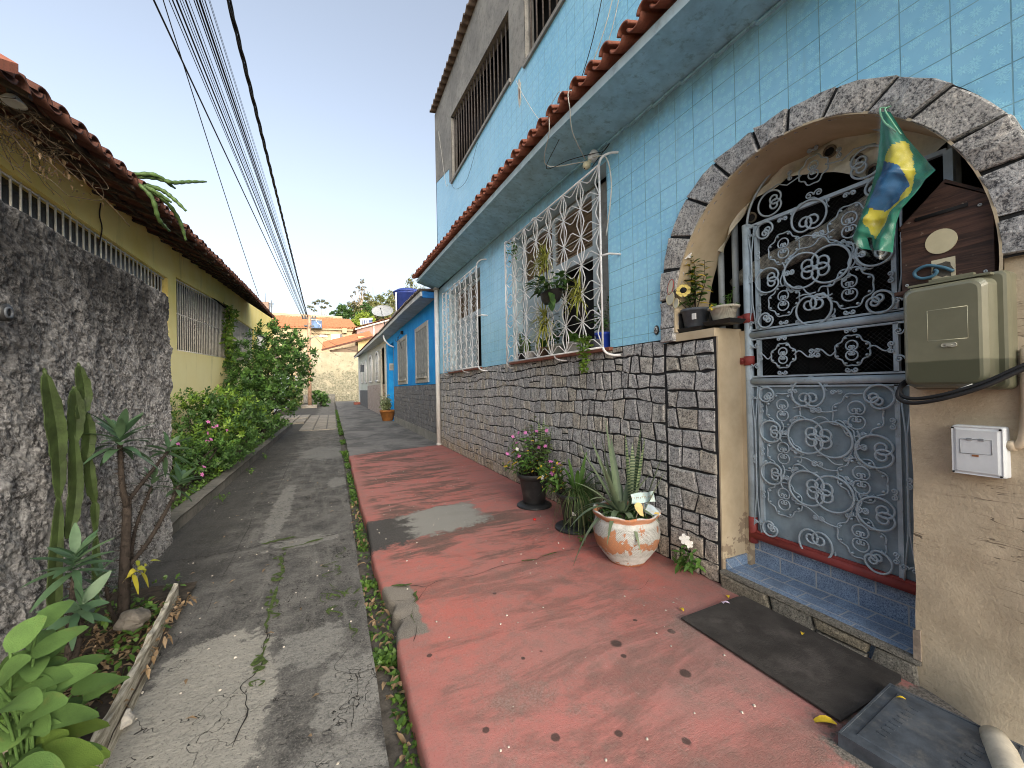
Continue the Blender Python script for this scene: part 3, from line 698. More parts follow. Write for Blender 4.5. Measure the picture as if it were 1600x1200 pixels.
for (a,b,z0,f) in ((4.80,7.58,5.47,wt),(1.62,4.30,5.35,lambda y:6.34)):
    mb=MB(); n=int((b-a)/.15)
    for i in range(n+1):
        y=lerp(a+.05,b-.05,i/n); mb.tube([(W+.05,y,z0),(W+.05,y,f(y)-.01)],.011,6)
    mb.box(W+.04,W+.06,a,b,z0+.02,z0+.045)
    w_=mb.build('upper_window',plain('window_bar_brown',(.09,.075,.065),.6,.3,20,.1),house)
# corrugated cement roof edge on top
mb=MB(); n=150; vs=[];fs=[]
for j in range(n+1):
    y=lerp(YB0,8.9,j/n*1.0); w=.028*math.sin(y*2*math.pi/.18)
    for x,z in ((2.13,7.60),(2.13,7.635),(4.5,8.0),(4.5,7.965)): vs.append((x,y,z+w))
n=830; vs=[]
for j in range(n+1):
    y=lerp(YB0,8.9,j/n); w=.028*math.sin(y*2*math.pi/.18)
    vs+=[(2.13,y,7.64+w),(2.13,y,7.67+w),(4.5,y,8.0+w),(4.5,y,7.97+w)]
for j in range(n):
    a=j*4
    for i in range(4): fs.append((a+i,a+(i+1)%4,a+4+(i+1)%4,a+4+i))
fs+=[(0,1,2,3),(n*4+3,n*4+2,n*4+1,n*4)]
mb.add(vs,fs,0,False); mb.build('roof_sheet',plain('fibre_cement',(.20,.155,.125),.9,.3,6,.3,50,dirt=(.07,.055,.05),dirtamt=.7),house)
# soffit slab with fascia
mb=MB(); ys=rng(YB0,9.15,40); XF=1.82
for a,b in zip(ys,ys[1:]):
    fa,fb,sa,sb=interp(ZF,a),interp(ZF,b),interp(ZS,a),interp(ZS,b)
    mb.quad((XF,a,fa),(XF,b,fb),(W,b,sb),(W,a,sa),0)
    mb.quad((XF,b,fb),(XF,a,fa),(XF,a,fa+.07),(XF,b,fb+.07),1)
    mb.quad((XF,a,fa+.07),(W,a,fa+.12),(W,b,fb+.12),(XF,b,fb+.07),1)
    mb.box(W-.02,W,a,b,min(sa,sb)-.014,min(sa,sb)+.0,0)
a=9.15; mb.quad((XF,a,interp(ZF,a)),(XF,a,interp(ZF,a)+.07),(W,a,interp(ZF,a)+.12),(W,a,interp(ZS,a)),1)
mb.build('eave',[M_SOFFIT,M_PALEBLUE],house)
# row of terracotta tiles lying on the eave: channel tiles and cover tiles, each with thickness
mb=MB(); k=0; y=YB0; PITCH=.187
def halftile(mb,yc,r,x0,z0,x1,z1,up,th=.013,n=9,tilt=0):
    vs=[];fs=[]
    for (x,z,sc2) in ((x0,z0,1.0),(x1,z1,.86)):
        for rr in (r*sc2,r*sc2-th):
            for i in range(n+1):
                a=math.pi*i/n
                yy=yc+rr*math.cos(a)*1.06; zz=z+(rr*math.sin(a)*.95 if up else -rr*math.sin(a)*.80)
                vs.append((x,yy,zz))
    m=n+1
    for i in range(n):
        fs.append((i,i+1,m+i+1,m+i))                       # front rim
        fs.append((i,2*m+i,2*m+i+1,i+1)); fs.append((m+i,m+i+1,3*m+i+1,3*m+i))
    fs+=[(0,m,3*m,2*m),(n,2*m+n,3*m+n,m+n)]
    mb.add(vs,fs,0,True)
while y<9.2:
    zf=interp(ZF,y)+.135; dz=ru(-.006,.006); dx=ru(-.012,.012)
    halftile(mb,y,.064,1.745+dx,zf-.005+dz,W-.005,zf+.16+dz,False)
    zf2=interp(ZF,y+PITCH/2)+.135; dz=ru(-.006,.006); dx=ru(-.012,.012)
    halftile(mb,y+PITCH/2,.056,1.735+dx,zf2-.008+dz,W-.005,zf2+.157+dz,True)
    y+=PITCH
o=mb.build('eave_tiles',M_TERRA,house)
# stone base: courses of split granite blocks, pinched and wavy
def courses(mb,y0,y1,z0,z1,x,rows,wmin,wmax,amp,seed,d=.011,gap=.0125,gv=.019):
    R=random.Random(seed); rows=list(rows)
    def rowz(i,y):
        zb=z0+(z1-z0)*rows[i]
        if i in(0,len(rows)-1): return zb
        return zb+amp*noise.noise((y*1.1,i*7.3+seed,0))*1.3+amp*.45*noise.noise((y*4.3,i*3.1+seed,2))
    for i in range(len(rows)-1):
        y=y0; edges=[y0]
        while y<y1-wmin*.8:
            y+=R.uniform(wmin,wmax); edges.append(min(y,y1))
        edges[-1]=y1
        if len(edges)>2 and edges[-1]-edges[-2]<wmin*.6: edges.pop(-2)
        lean=[(0 if k in(0,len(edges)-1) else R.uniform(-.016,.016)) for k in range(len(edges))]
        for k in range(len(edges)-1):
            a,b=edges[k],edges[k+1]; la,lb=lean[k],lean[k+1]
            split = R.random()<.04
            pts=[(a+gv*.5-la,rowz(i,a)+gap*.5),(lerp(a,b,.5),rowz(i,(a+b)/2)+gap*.5+R.uniform(-.003,.003)),(b-gv*.5-lb,rowz(i,b)+gap*.5),
                 (b-gv*.5+lb,rowz(i+1,b)-gap*.5),(lerp(a,b,.5),rowz(i+1,(a+b)/2)-gap*.5+R.uniform(-.003,.003)),(a+gv*.5+la,rowz(i+1,a)-gap*.5)]
            pts=[(py+R.uniform(-.006,.006),pz+R.uniform(-.006,.006)) for py,pz in pts]
            if split:
                zm=R.uniform(.4,.6)
                l=(lerp(pts[0][0],pts[5][0],zm),lerp(pts[0][1],pts[5][1],zm)); r=(lerp(pts[2][0],pts[3][0],zm),lerp(pts[2][1],pts[3][1],zm))
                mb.stone([pts[0],pts[1],pts[2],(r[0],r[1]-gap*.5),(l[0],l[1]-gap*.5)],x,d); mb.stone([(l[0],l[1]+gap*.5),(r[0],r[1]+gap*.5),pts[3],pts[4],pts[5]],x,d)
            else: mb.stone(pts,x,d)
mb=MB(); mb.box(W+.002,W+.25,2.165,8.9,-.1,1.63,0); 
mb.build('mortar_backing',M_MORTAR,house)
mb=MB(); rows=[0,.10,.185,.27,.355,.445,.53,.615,.70,.785,.865,.935,1.0]
courses(mb,2.172,8.83,.0,1.628,W+.002,rows,.085,.165,.044,3)
mb.build('stone_base',M_STONE,house)
# gate pillar and ledge
mb=MB(); mb.box(W+.003,2.50,1.745,2.165,-.1,1.600,0); mb.box(W-.018,2.50,1.742,2.06,1.600,1.655,1); mb.box(W+.004,2.495,1.735,1.745,.1,1.600,1)
mb.box(2.48,2.55,1.70,2.3,0,1.64,1)
mb.build('pillar',[M_MORTAR,M_JAMB],house)
mb=MB(); courses(mb,1.755,2.158,.0,1.595,W+.003,[0,.075,.165,.26,.345,.44,.53,.61,.70,.785,.865,.935,1.0],.11,.20,.014,11,.013,.0135,.015)
mb.build('stone_pillar_face',M_STONE,house)
mb=MB()
# the column of long blocks left of the ledge and the ring of arch stones
zz=1.60
joints=[]; th=-.08; 
ths=[-.06]
R=random.Random(5)
while ths[-1]<math.pi-.02:
    ths.append(ths[-1]+R.uniform(.19,.26))
ths[-1]=math.pi+.02
for a,b in zip(ths,ths[1:]):
    g=.008; pts=[]
    for t in rng(a+g*1.4,b-g*1.4,3): pts.append(inner(t))
    for t in rng(b-g,a+g,3):
        y,z=outer(t); pts.append((y+R.uniform(-.006,.006),z+R.uniform(-.006,.006)))
    pts=pts[::-1]
    mb.stone(pts,W+.001,.045,.007,0,.007)
for z0,z1 in ((1.603,1.70),): mb.stone([(2.047,z0),(2.17,z0),(2.172,z1),(2.047,z1)],W+.001,.045,.007,0,.006)
mb.build('arch_stones',M_ARCHSTONE,house)
mb=MB(); mb.box(W+.001,2.3,2.03,2.19,1.59,1.80); mb.build('springing_block',M_MORTAR,house)
mb=MB()   # mortar bed behind the arch stones
n=48; o=[outer(lerp(-.06,math.pi+.02,i/n)) for i in range(n+1)]; q=[inner(lerp(-.06,math.pi+.02,i/n)) for i in range(n+1)]
vs=[(W-.022,y+.004*(1 if y>AY else -1)*0,z) for y,z in o]+[(W-.022,y,z) for y,z in q]+[(W+.01,y,z) for y,z in o]
mb.add(vs,[(i,i+1,n+2+i,n+1+i) for i in range(n)]+[(i+1,i,2*n+2+i,2*n+3+i) for i in range(n)],0)
mb.build('arch_mortar',M_MORTAR,house)
mb=MB(); q=[inner(lerp(-.10,math.pi+.10,i/n)) for i in range(n+1)]
vs=[(W-.036,y,z) for y,z in q]+[(2.56,y,z) for y,z in q]
mb.add(vs,[(i+1,i,n+1+i,n+2+i) for i in range(n)],0,True)
vs=[(W-.037,y,z) for y,z in q]+[(W-.037,AY+(y-AY)*1.012,AZ+(z-AZ)*1.012) for y,z in q]
mb.add(vs,[(i,i+1,n+2+i,n+1+i) for i in range(n)],0)
mb.build('arch_reveal',M_JAMB,house)
# front wall behind the gate plane (closes the arch outside the gate), passage interior
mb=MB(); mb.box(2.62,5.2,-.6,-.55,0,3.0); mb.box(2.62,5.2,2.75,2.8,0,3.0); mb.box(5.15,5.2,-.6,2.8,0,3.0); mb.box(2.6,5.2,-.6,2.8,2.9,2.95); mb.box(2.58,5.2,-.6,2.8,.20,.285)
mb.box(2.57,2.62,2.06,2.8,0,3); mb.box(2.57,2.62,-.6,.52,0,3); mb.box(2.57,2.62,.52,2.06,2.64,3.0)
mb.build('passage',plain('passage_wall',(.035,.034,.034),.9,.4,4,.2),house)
# doorstep in blue tile with a stone riser
mb=MB(); mb.box(W+.012,2.60,.80,1.735,-.1,.098,0); mb.box(2.525,2.62,.70,1.735,.0,.288,0); mb.box(W+.03,2.52,1.722,1.7345,.1,.165,0)
mb.build('doorstep',M_STEP,house)
mb=MB(); courses(mb,.80,1.75,-.02,.085,W+.006,[0,1],.16,.26,.0,21,.03,.012); 
mb.hexa([(W-.022,.80,.086),(W+.02,.80,.086),(W+.02,1.74,.086),(W-.022,1.74,.086),(W-.020,.80,.1),(W+.02,.80,.104),(W+.02,1.74,.104),(W-.020,1.74,.1)])
mb.build('step_riser',m_granite('riser_stone',(.07,.068,.06),(.21,.20,.17),(.36,.34,.29),(1,.86,.62)),house)
# windows
def window(y0,y1,z0,z1,ycut,label=None,small=False):
    x=2.42; mb=MB()
    mb.quad((W,y1,z0),(x,y1,z0),(x,y1,z1),(W,y1,z1),0); mb.quad((W,y0,z0),(W,y0,z1),(x,y0,z1),(x,y0,z0),0)
    mb.quad((W,y0,z1),(W,y1,z1),(x,y1,z1),(x,y0,z1),0); mb.quad((W,y0,z0),(x,y0,z0),(x,y1,z0),(W,y1,z0),0)
    w=mb.build('window',M_PALEBLUE,house); 
    if label: w['label']=label
    ya=y0+.36 if not small else y0+.30
    yb=y1-.05; zt=2.60; 
    m2=MB(); m2.box(x,x+.03,y0,ya,z0,z1); m2.box(x+.0,x+.03,y0,y1,3.26,z1); m2.build('plaster_side',M_CONC,w)
    f=MB()
    for (a,b,c,d) in ((ya,ya+.06,z0,3.26),(yb-.06,yb,z0,3.26),(ya+.06,yb-.06,zt,zt+.10),(ya+.06,yb-.06,3.21,3.26),(ya+.06,yb-.06,z0,z0+.05)): f.box(x-.02,x+.03,a,b,c,d)
    m_=(ya+yb)/2; f.box(x-.015,x+.03,m_-.03,m_+.03,zt+.1,3.21)
    f.build('frame',plain('window_frame_paint',(.46,.53,.56),.6,.12,6,.1,50,dirt=(.28,.31,.32)),w)
    l=MB(); z=zt+.115
    while z<3.2:
        l.hexa([(x-.005,ya+.06,z),(x-.005,yb-.06,z),(x+.02,yb-.06,z+.018),(x+.02,ya+.06,z+.018),(x-.005,ya+.06,z+.008),(x-.005,yb-.06,z+.008),(x+.02,yb-.06,z+.026),(x+.02,ya+.06,z+.026)]); z+=.036
    l.box(x+.025,x+.03,ya+.06,yb-.06,zt+.1,3.21); l.build('louver',M_LOUVER,w)
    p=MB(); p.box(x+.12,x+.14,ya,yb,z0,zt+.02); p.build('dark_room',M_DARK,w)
    c=MB(); 
    yl=lerp(ya,yb,ycut); c.box(x-.01,x+.02,yl,yb-.06,z0+.05,zt,0)
    for a in rng(yl,yb-.06,3): c.box(x-.022,x-.011,a-.025,a+.025,z0+.05,zt,0)
    c.box(x-.021,x-.0115,yl,yb-.06,2.15,2.21,0)
    c.build('shutter',plain('shutter_paint',(.40,.49,.53),.7,.15,6,.15,50,dirt=(.26,.30,.31)),w)
    s=MB(); s.box(W-.045,W+.1,y0-.04,y1+.04,z0-.028,z0+.004); s.build('sill',M_SILL,w,bevel=.004)
    return w
window(2.80,4.85,1.63,3.30,.42,'wide barred window full of potted plants'); window(6.10,8.0,1.63,3.30,.28,'narrower barred window with no plants',True)
def grille(y0,y1,z0,z1,x,nc,nr,label):
    mb=MB(); r=.0062
    sk=lambda y: .0
    def p(y,z,dx=0): return (x+dx,y,z)
    for a in (y0,y1): mb.tube([p(a,z0),p(a,z1)],.009,6)
    for a in (z0,z1): mb.tube([p(y0,a),p(y1,a)],.009,6)
    cw=(y1-y0)/nc; rh=(z1-z0)/nr
    for c in range(nc+1):
        yc=y0+c*cw
        for i in range(nr+1):
            zc=z0+(i+ .0)*rh
            # spindle up to the next node
            if i<nr:
                for s in (-.19,.19) if 0<c<nc else ((.19,) if c==0 else (-.19,)):
                    mb.tube([p(yc,zc),p(yc+s*cw,zc+.46*rh,-.004),p(yc+s*cw,zc+.54*rh,-.004),p(yc,zc+rh)],r*.8,4,0,False,False)
                if 0<c<nc: mb.tube([p(yc,zc,.004),p(yc,zc+rh,.004)],r*.7,5)
            if c<nc:
                if i<nr: mb.tube([p(yc,zc),p(yc+.43*cw,zc+.31*rh,-.004),p(yc+.57*cw,zc+.31*rh,-.004),p(yc+cw,zc)],r*.8,4,0,False,False)
                if i>0: mb.tube([p(yc,zc),p(yc+.43*cw,zc-.31*rh,-.004),p(yc+.57*cw,zc-.31*rh,-.004),p(yc+cw,zc)],r*.8,4,0,False,False)
            if 0<i<nr and 0<=c<nc: mb.tube([p(yc,zc,.005),p(yc+cw,zc,.005)],r*.55,4)
    # bent fixing prongs into the wall
    for (a,b,da,db) in ((y0,z1,-.05,.09),(y0,z0,-.04,-.07),(y1,z1,.06,.06),(y1,z0,.05,-.07)):
        mb.tube(bez((x,a,b),(x+.005,a+da*.3,b+db*1.25),(W+.03,a+da*2.0,b+db),8),.011,6)
    mb.tube(bez((x,lerp(y0,y1,.62),z1),(x,lerp(y0,y1,.62),z1+.07),(W+.02,lerp(y0,y1,.62),z1+.07),6),.008,6)
    mb.tube(bez((x,lerp(y0,y1,.4),z0),(x,lerp(y0,y1,.4),z0-.07),(W+.02,lerp(y0,y1,.38),z0-.06),6),.008,6)
    zmid=lerp(z0,z1,.5); mb.tube([(x,y0,zmid),(x+.05,y0-.05,zmid+.01),(W+.02,y0-.1,zmid)],.009,6)
    o=mb.build('window_grille',M_WHITEIRON,house); o['label']=label
    return o
grille(2.73,4.76,1.625,3.20,2.12,7,6,'white starburst window grille hung with plants')
grille(5.88,8.02,1.635,3.24,2.12,7,6,'white starburst window grille in front of the plant-free window')
# downpipe at the end of the house
mb=MB(); mb.tube([(W-.055,8.86,0),(W-.055,8.86,3.60)],.05,16); mb.tube([(W-.055,8.86,3.54),(W-.055,8.86,3.585)],.075,16,1); mb.tube([(W-.055,8.86,.0),(W-.055,8.86,.04)],.056,16)
mb.build('downpipe',[M_WHITE,M_CONC],house)
# unfinished patch of filler on the upstairs tiles
mb=MB(); pts=[]
for i in range(22):
    a=2*math.pi*i/22; pts.append((4.50+.045*math.cos(a)*(1+.35*ru(-1,1)),5.09+.17*math.sin(a)*(1+.2*ru(-1,1))))
mb.prismX(pts,W-.004,W+.0,0); pts=[(4.5+(y-4.5)*.35,5.09+(z-5.09)*.45) for y,z in pts]; mb.prismX(pts,W-.006,W-.004,1)
mb.build('filler_patch',[plain('filler',(.62,.60,.53),.9,.15,30,.4),plain('hole_stain',(.22,.15,.12),.9,.4,30,.3)],house)
# number plaque by the arch
t=thing('house_number_plaque','small white oval number 4 plaque with a black rim left of the stone arch','sign',(W,2.245,1.71))
mb=MB(); mb.lathe([(0,0),(.5,0),(.5,.1),(.42,.16),(0,.16)],n=28)
def orient(mb,c,sx,sy,sz):  # lathe axis z -> -x
    mb.v=[(c[0]-v[2]*sx,c[1]+v[0]*sy,c[2]+v[1]*sz) for v in mb.v]; return mb
orient(mb,(W-.001,2.245,1.71),.07,.045,.072); mb.build('rim',M_BLACKPL,t)
mb=MB(); mb.lathe([(0,0),(.36,0),(.36,.03),(0,.03)],n=28); orient(mb,(W-.0125,2.245,1.71),.05,.045,.072); mb.build('plate',plain('enamel_white',(.78,.78,.75),.4,.05,8,0),t)
mb=MB(); x=W-.0165
for seg in (((2.237,1.692),(2.237,1.728)),((2.237,1.728),(2.254,1.703)),((2.256,1.703),(2.230,1.703))): mb.tube([(x,*seg[0]),(x,*seg[1])],.0028,5)
mb.build('numeral',M_BLACKPL,t)
# ------------------------------------------------------------------ wrought iron gate
XG=2.50
gate=thing('metal_gate','pale blue grey wrought iron gate full of scrolls under the stone arch','gate',(XG,1.25,.3))
GA=.675
def g3(a,b,dx=0): return (XG+dx,1.622-a*GA,b)
def iron(mb,pts,ox,oz,sx,sz,r=.0060,dx=-.017,n=5,closed=False):
    mb.tube([(XG+dx,1.622-(ox+p[0]*sx),oz+p[1]*sz) for p in pts],r,n,0,closed)
mb=MB()   # posts and rails
mb.tube([(XG,1.69,.27),(XG,1.69,2.335)],.026,12)
mb.box(XG-.012,XG+.012,1.612,1.632,.33,1.275); mb.box(XG-.012,XG+.012,1.612,1.632,1.335,1.575); mb.box(XG-.012,XG+.012,1.612,1.632,1.635,2.31)
mb.box(XG-.012,XG+.012,.938,.958,.33,1.275); mb.box(XG-.012,XG+.012,.938,.958,1.335,1.575); mb.box(XG-.012,XG+.012,.938,.958,1.635,2.31)
mb.box(XG-.015,XG+.015,.74,.77,.3,2.31)
mb.build('frame',M_GATE,gate)
for (z,r) in ((1.303,.021),(1.606,.021)):
    mb=MB(); mb.tube([(XG-.004,1.67,z),(XG-.004,.76,z)],r,14); mb.box(XG-.012,XG+.012,.76,1.67,z+.026,z+.036); mb.box(XG-.012,XG+.012,.76,1.67,z-.036,z-.026); mb.build('rail',M_GATE,gate)
mb=MB(); mb.box(XG-.012,XG+.012,.76,1.69,2.302,2.322); mb.build('top_rail',M_GATE,gate)
mb=MB(); mb.tube([(XG-.004,1.70,.302),(XG-.004,.76,.302)],.026,14); mb.box(XG-.016,XG-.0,.76,1.66,.326,.338); mb.tube([(XG,1.69,.25),(XG,1.69,.42)],.0275,12)
mb.build('bottom_rail',M_OXIDE,gate)
for z in (1.72,1.44):
    mb=MB(); mb.tube([(XG,1.69,z-.03),(XG,1.69,z+.03)],.033,12); mb.box(XG-.03,XG+.03,1.71,1.745,z-.022,z+.022); mb.tube([(XG-.03,1.715,z),(XG-.045,1.715,z)],.008,8); mb.build('hinge',M_OXIDE,gate)
mb=MB(); mb.box(XG+.008,XG+.013,.76,1.67,.33,1.272); o=mb.build('sheet_panel',M_SHEET,gate)
def scrollwork(S,ox,oz,w,h):
    """S: list of (kind,a,b,size,rot) in panel units; a 0..1 across, b 0..1 up"""
    mb=MB()
    for e in S:
        k,a,b,r=e[0],e[1]*w,e[2]*h,e[3]; rot=e[4] if len(e)>4 else 0
        if k=='C':
            iron(mb,place2(scroll(r),a,b,rot),ox,oz,1,1)
            if r>.06:   # a second, wavy strap hugging the back of each large scroll
                iron(mb,place2([((r*1.10+.006*math.sin(t_*9))*math.cos(t_),(r*1.10+.006*math.sin(t_*9))*math.sin(t_)) for t_ in rng(math.pi*.55,math.pi*1.45,22)],a,b,rot),ox,oz,1,1,.004,-.007)
                for sg in (1,-1):
                    for p in pair(a+r*1.16*math.cos(rot+math.pi+sg*.9),b+r*1.16*math.sin(rot+math.pi+sg*.9),r*.26,rot+math.pi/2+sg*.9): iron(mb,p,ox,oz,1,1,.0038,-.007)
        elif k=='Q':
            for i,p in enumerate(quad_motif(a,b,r)): iron(mb,p,ox,oz,1,1,.0042,-.010 if i<2 else -.006)
            for i in range(8):
                t=math.pi/8+i*math.pi/4; mb.tube([(XG-.016,1.622-(ox+a+r*1.36*math.cos(t)),oz+b+r*1.4*math.sin(t)),(XG-.004,1.622-(ox+a+r*1.36*math.cos(t)),oz+b+r*1.4*math.sin(t))],.0065,6)
        elif k=='P':
            for p in pair(a,b,r,rot): iron(mb,p,ox,oz,1,1,.004)
        elif k=='W':   # wavy tie between two points
            a2,b2=e[4]*w,e[5]*h; pts=[]
            L=math.hypot(a2-a,b2-b); nx,ny=-(b2-b)/L,(a2-a)/L
            for i in range(17):
                t=i/16; q=r*math.sin(t*2*math.pi); pts.append((lerp(a,a2,t)+nx*q,lerp(b,b2,t)+ny*q))
            iron(mb,pts,ox,oz,1,1,.004)
    return mb
H2=math.pi/2
low=[('C',.40,.69,.098,0),('C',.585,.685,.098,math.pi),('C',.40,.37,.098,0),('C',.585,.365,.098,math.pi),
     ('C',.105,.70,.066,0),('C',.105,.42,.066,0),('C',.87,.645,.082,0),('C',.87,.31,.082,0),
     ('C',.42,.955,.085,-H2),('C',.45,.04,.085,H2),
     ('Q',.205,.845,.066),('Q',.755,.835,.074),('Q',.205,.565,.066),('Q',.775,.475,.072),('Q',.20,.265,.066),('Q',.76,.15,.070),
     ('C',.07,.945,.045,-.8),('C',.90,.94,.06,-2.4),('C',.075,.045,.045,.8),('C',.87,.05,.055,2.4)]
low+=[('P',.48,.855,.03,0),('P',.48,.855,.03,math.pi),('P',.48,.53,.03,0),('P',.48,.53,.03,math.pi),('P',.48,.20,.03,0),('P',.48,.205,.03,math.pi),('P',.30,.965,.028,0),('P',.63,.96,.03,0),
      ('P',.03,.85,.028,H2),('P',.03,.56,.028,H2),('P',.03,.27,.028,H2),('P',.97,.80,.03,-H2),('P',.97,.43,.03,-H2),('P',.97,.10,.03,-H2),('P',.22,.70,.026,0),('P',.22,.70,.026,math.pi),('P',.22,.41,.026,0),('P',.22,.41,.026,math.pi),('P',.78,.66,.03,0),('P',.78,.66,.03,math.pi),('P',.78,.31,.03,0),('P',.78,.31,.03,math.pi)]
low+=[('W',.30,.86,.014,.63,.86),('W',.30,.55,.014,.63,.51),('W',.30,.26,.014,.63,.18),('W',.2,.77,.012,.2,.64),('W',.2,.49,.012,.2,.34),('W',.76,.75,.012,.76,.58),('W',.76,.40,.012,.76,.24),('W',.30,.80,.012,.48,.81),('W',.48,.81,.012,.66,.78),('W',.48,.58,.012,.66,.55),('W',.30,.50,.012,.48,.48)]
scrollwork(low,0,.335,GA,.935).build('lower_scrollwork',M_GATE,gate)
up=[('C',.40,.45,.100,0),('C',.60,.45,.100,math.pi),('C',.11,.44,.075,0),('C',.90,.47,.080,0),('C',.46,.90,.090,-H2),('C',.48,.10,.090,H2),
    ('Q',.245,.70,.060),('Q',.235,.225,.060),('Q',.73,.22,.068),('Q',.74,.72,.068),('C',.09,.92,.05,-.8),('C',.93,.93,.055,-2.4),('C',.08,.07,.045,.8),('C',.92,.07,.055,2.4),
    ('P',.53,.72,.032,0),('P',.53,.72,.032,math.pi),('P',.53,.20,.03,0),('P',.30,.46,.028,0),('P',.30,.46,.028,math.pi),('P',.80,.46,.03,0),('P',.80,.46,.03,math.pi),('P',.03,.70,.03,H2),('P',.03,.2,.03,H2),('P',.98,.24,.03,-H2),('P',.98,.72,.03,-H2),('P',.25,.955,.03,0),('P',.75,.955,.03,0),('P',.24,.03,.028,math.pi),('P',.73,.03,.028,math.pi),
    ('W',.35,.72,.016,.64,.72),('W',.35,.22,.016,.62,.20),('W',.24,.57,.013,.24,.35),('W',.75,.58,.013,.75,.36),('W',.33,.60,.014,.53,.68),('W',.53,.68,.014,.66,.62),('W',.33,.32,.014,.50,.24),('W',.52,.24,.014,.64,.30)]
scrollwork(up,0,1.640,GA,.665).build('upper_scrollwork',M_GATE,gate)
mid=[('Q',.22,.5,.048),('Q',.735,.5,.052),('P',.48,.54,.03,0),('P',.48,.46,.03,math.pi),('W',.32,.5,.02,.48,.5),('W',.48,.5,.02,.63,.5),('P',.02,.52,.03,-H2),('P',.98,.5,.03,H2),('W',.02,.5,.015,.12,.5),('W',.84,.5,.015,.98,.5),('P',.22,.92,.03,0),('P',.735,.92,.03,0),('P',.22,.08,.03,math.pi),('P',.735,.08,.03,math.pi)]
scrollwork(mid,0,1.337,GA,.24).build('middle_scrollwork',M_GATE,gate)
# narrow side strips with twisted bars
for (oa,sg) in ((-.055,1),(.735,-1)):
    mb=MB()
    for (z0,h) in ((.335,.935),(1.637,.665)):
        iron(mb,[(0,0),(.025*sg,.25*h),(.028*sg,.5*h),(.025*sg,.75*h),(0,h)],oa,z0,1,1,.004)
        iron(mb,[(.05*sg,.0),(.03*sg,.25*h),(.028*sg,.5*h),(.03*sg,.75*h),(.05*sg,h)],oa,z0,1,1,.004)
        for (b,r) in ((.06,0),(.93,math.pi)):
            for p in pair(.03*sg,b*h,.035,r): iron(mb,p,oa,z0,1,1,.004)
        for p in pair(.025*sg,.5*h,.03,H2*sg): iron(mb,p,oa,z0,1,1,.004)
    for p in pair(.025*sg,.06,.04,0)+pair(.025*sg,.2,.04,math.pi): iron(mb,p,oa,1.337,1,1,.004)
    mb.build('side_scrollwork',M_GATE,gate)
# arched top scrolls and flat mesh
mb=MB()
iron(mb,[( .34+.40*math.cos(t)*.98,.34*math.sin(t)) for t in rng(0.02,math.pi-.02,30)],0,2.315,1,1,.008)
for e in (('C',.10,.085,.075,0),('C',.58,.085,.075,math.pi)): iron(mb,place2(scroll(e[3]),e[1],e[2],e[4]),0,2.32,1,1)
for p in quad_motif(.34,.17,.05): iron(mb,p,0,2.32,1,1,.004)
for p in pair(.34,.03,.045,0)+pair(.22,.2,.03,H2)+pair(.46,.2,.03,-H2)+pair(.34,.29,.03,math.pi): iron(mb,p,0,2.32,1,1,.004)
iron(mb,[(.06,.16),(.15,.18),(.2,.15),(.28,.17)],0,2.32,1,1,.004); iron(mb,[(.40,.17),(.48,.15),(.53,.18),(.62,.16)],0,2.32,1,1,.004)
mb.build('arched_scrollwork',M_GATE,gate)
mb=MB(); 
for k in range(-34,36):
    c=k*.024
    for sg in (1,-1):
        pts=[]
        for (yy) in (.96,1.61):
            zz=1.64+(yy-.96)*sg+c+ (0 if sg>0 else .65)
            pts.append((yy,zz))
        (ya,za),(yb,zb)=pts
        lo,hi=1.34,2.30
        def clip(ya,za,yb,zb):
            t0,t1=0,1; d=zb-za
            for lim,s in ((lo,1),(hi,-1)):
                fa=(za-lim)*s; fb=(zb-lim)*s
                if fa<0 and fb<0: return None
                if fa<0: t0=max(t0,fa/(fa-fb))
                elif fb<0: t1=min(t1,fa/(fa-fb))
            if t0>=t1: return None
            return (lerp(ya,yb,t0),lerp(za,zb,t0),lerp(ya,yb,t1),lerp(za,zb,t1))
        q=clip(ya,za,yb,zb)
        if q: mb.tube([(XG+.02,q[0],q[1]),(XG+.02,q[2],q[3])],.0007,3,caps=False)
mb.build('wire_mesh',plain('dull_wire',(.10,.105,.11),.6,.2,10,0),gate)
# fixed bars either side of the gate
for i,(y,lab,zt) in enumerate(((1.925,'outer of the two galvanised bars behind the flower pots on the ledge',2.36),(1.815,'inner of the two galvanised bars beside the gate hinge post',2.46),(.757,'galvanised bar behind the wooden mailbox under the arch',2.42))):
    mb=MB(); mb.tube([(2.56,y,1.60 if y>1 else 1.66),(2.56,y,zt)],.021,10); o=mb.build('security_bar',M_STEEL)
    tag(o,lab,'bar','galvanised bars closing the arch')
# canvas strip with eyelets tied round the arch
mb=MB(); n=60; vs=[];fs=[]; rows_=7
lo=[(0,.93),(.35,.90),(.6,.93),(.85,.965),(1.1,.95),(1.35,.90),(1.6,.84),(1.9,.76),(2.2,.70),(2.6,.66),(2.9,.7)]
for i in range(n+1):
    th=lerp(.60,2.35,i/n); y,z=inner(th); q=interp(lo,th)+.012*noise.noise((th*6,0,0))
    for j in range(rows_+1):
        s=lerp(1.02,q,j/rows_)
        vs.append((2.53+.022*math.sin(th*17+j*.8)+.020*noise.noise((th*7,j*.6,1))-.02*(j/rows_),AY+(y-AY)*s,AZ+(z-AZ)*s))
for i in range(n):
    for j in range(rows_): a=i*(rows_+1)+j; fs.append((a,a+1,a+rows_+2,a+rows_+1))
mb.add(vs,fs,0,True)
t=thing('canvas_strip','cream canvas strip with round eyelets tied along the inside of the arch','tarpaulin',(2.53,1.3,2.5))
mb.build('cloth',plain('cream_canvas',(.70,.67,.55),.9,.15,7,.4,40,dirt=(.28,.25,.18)),t)
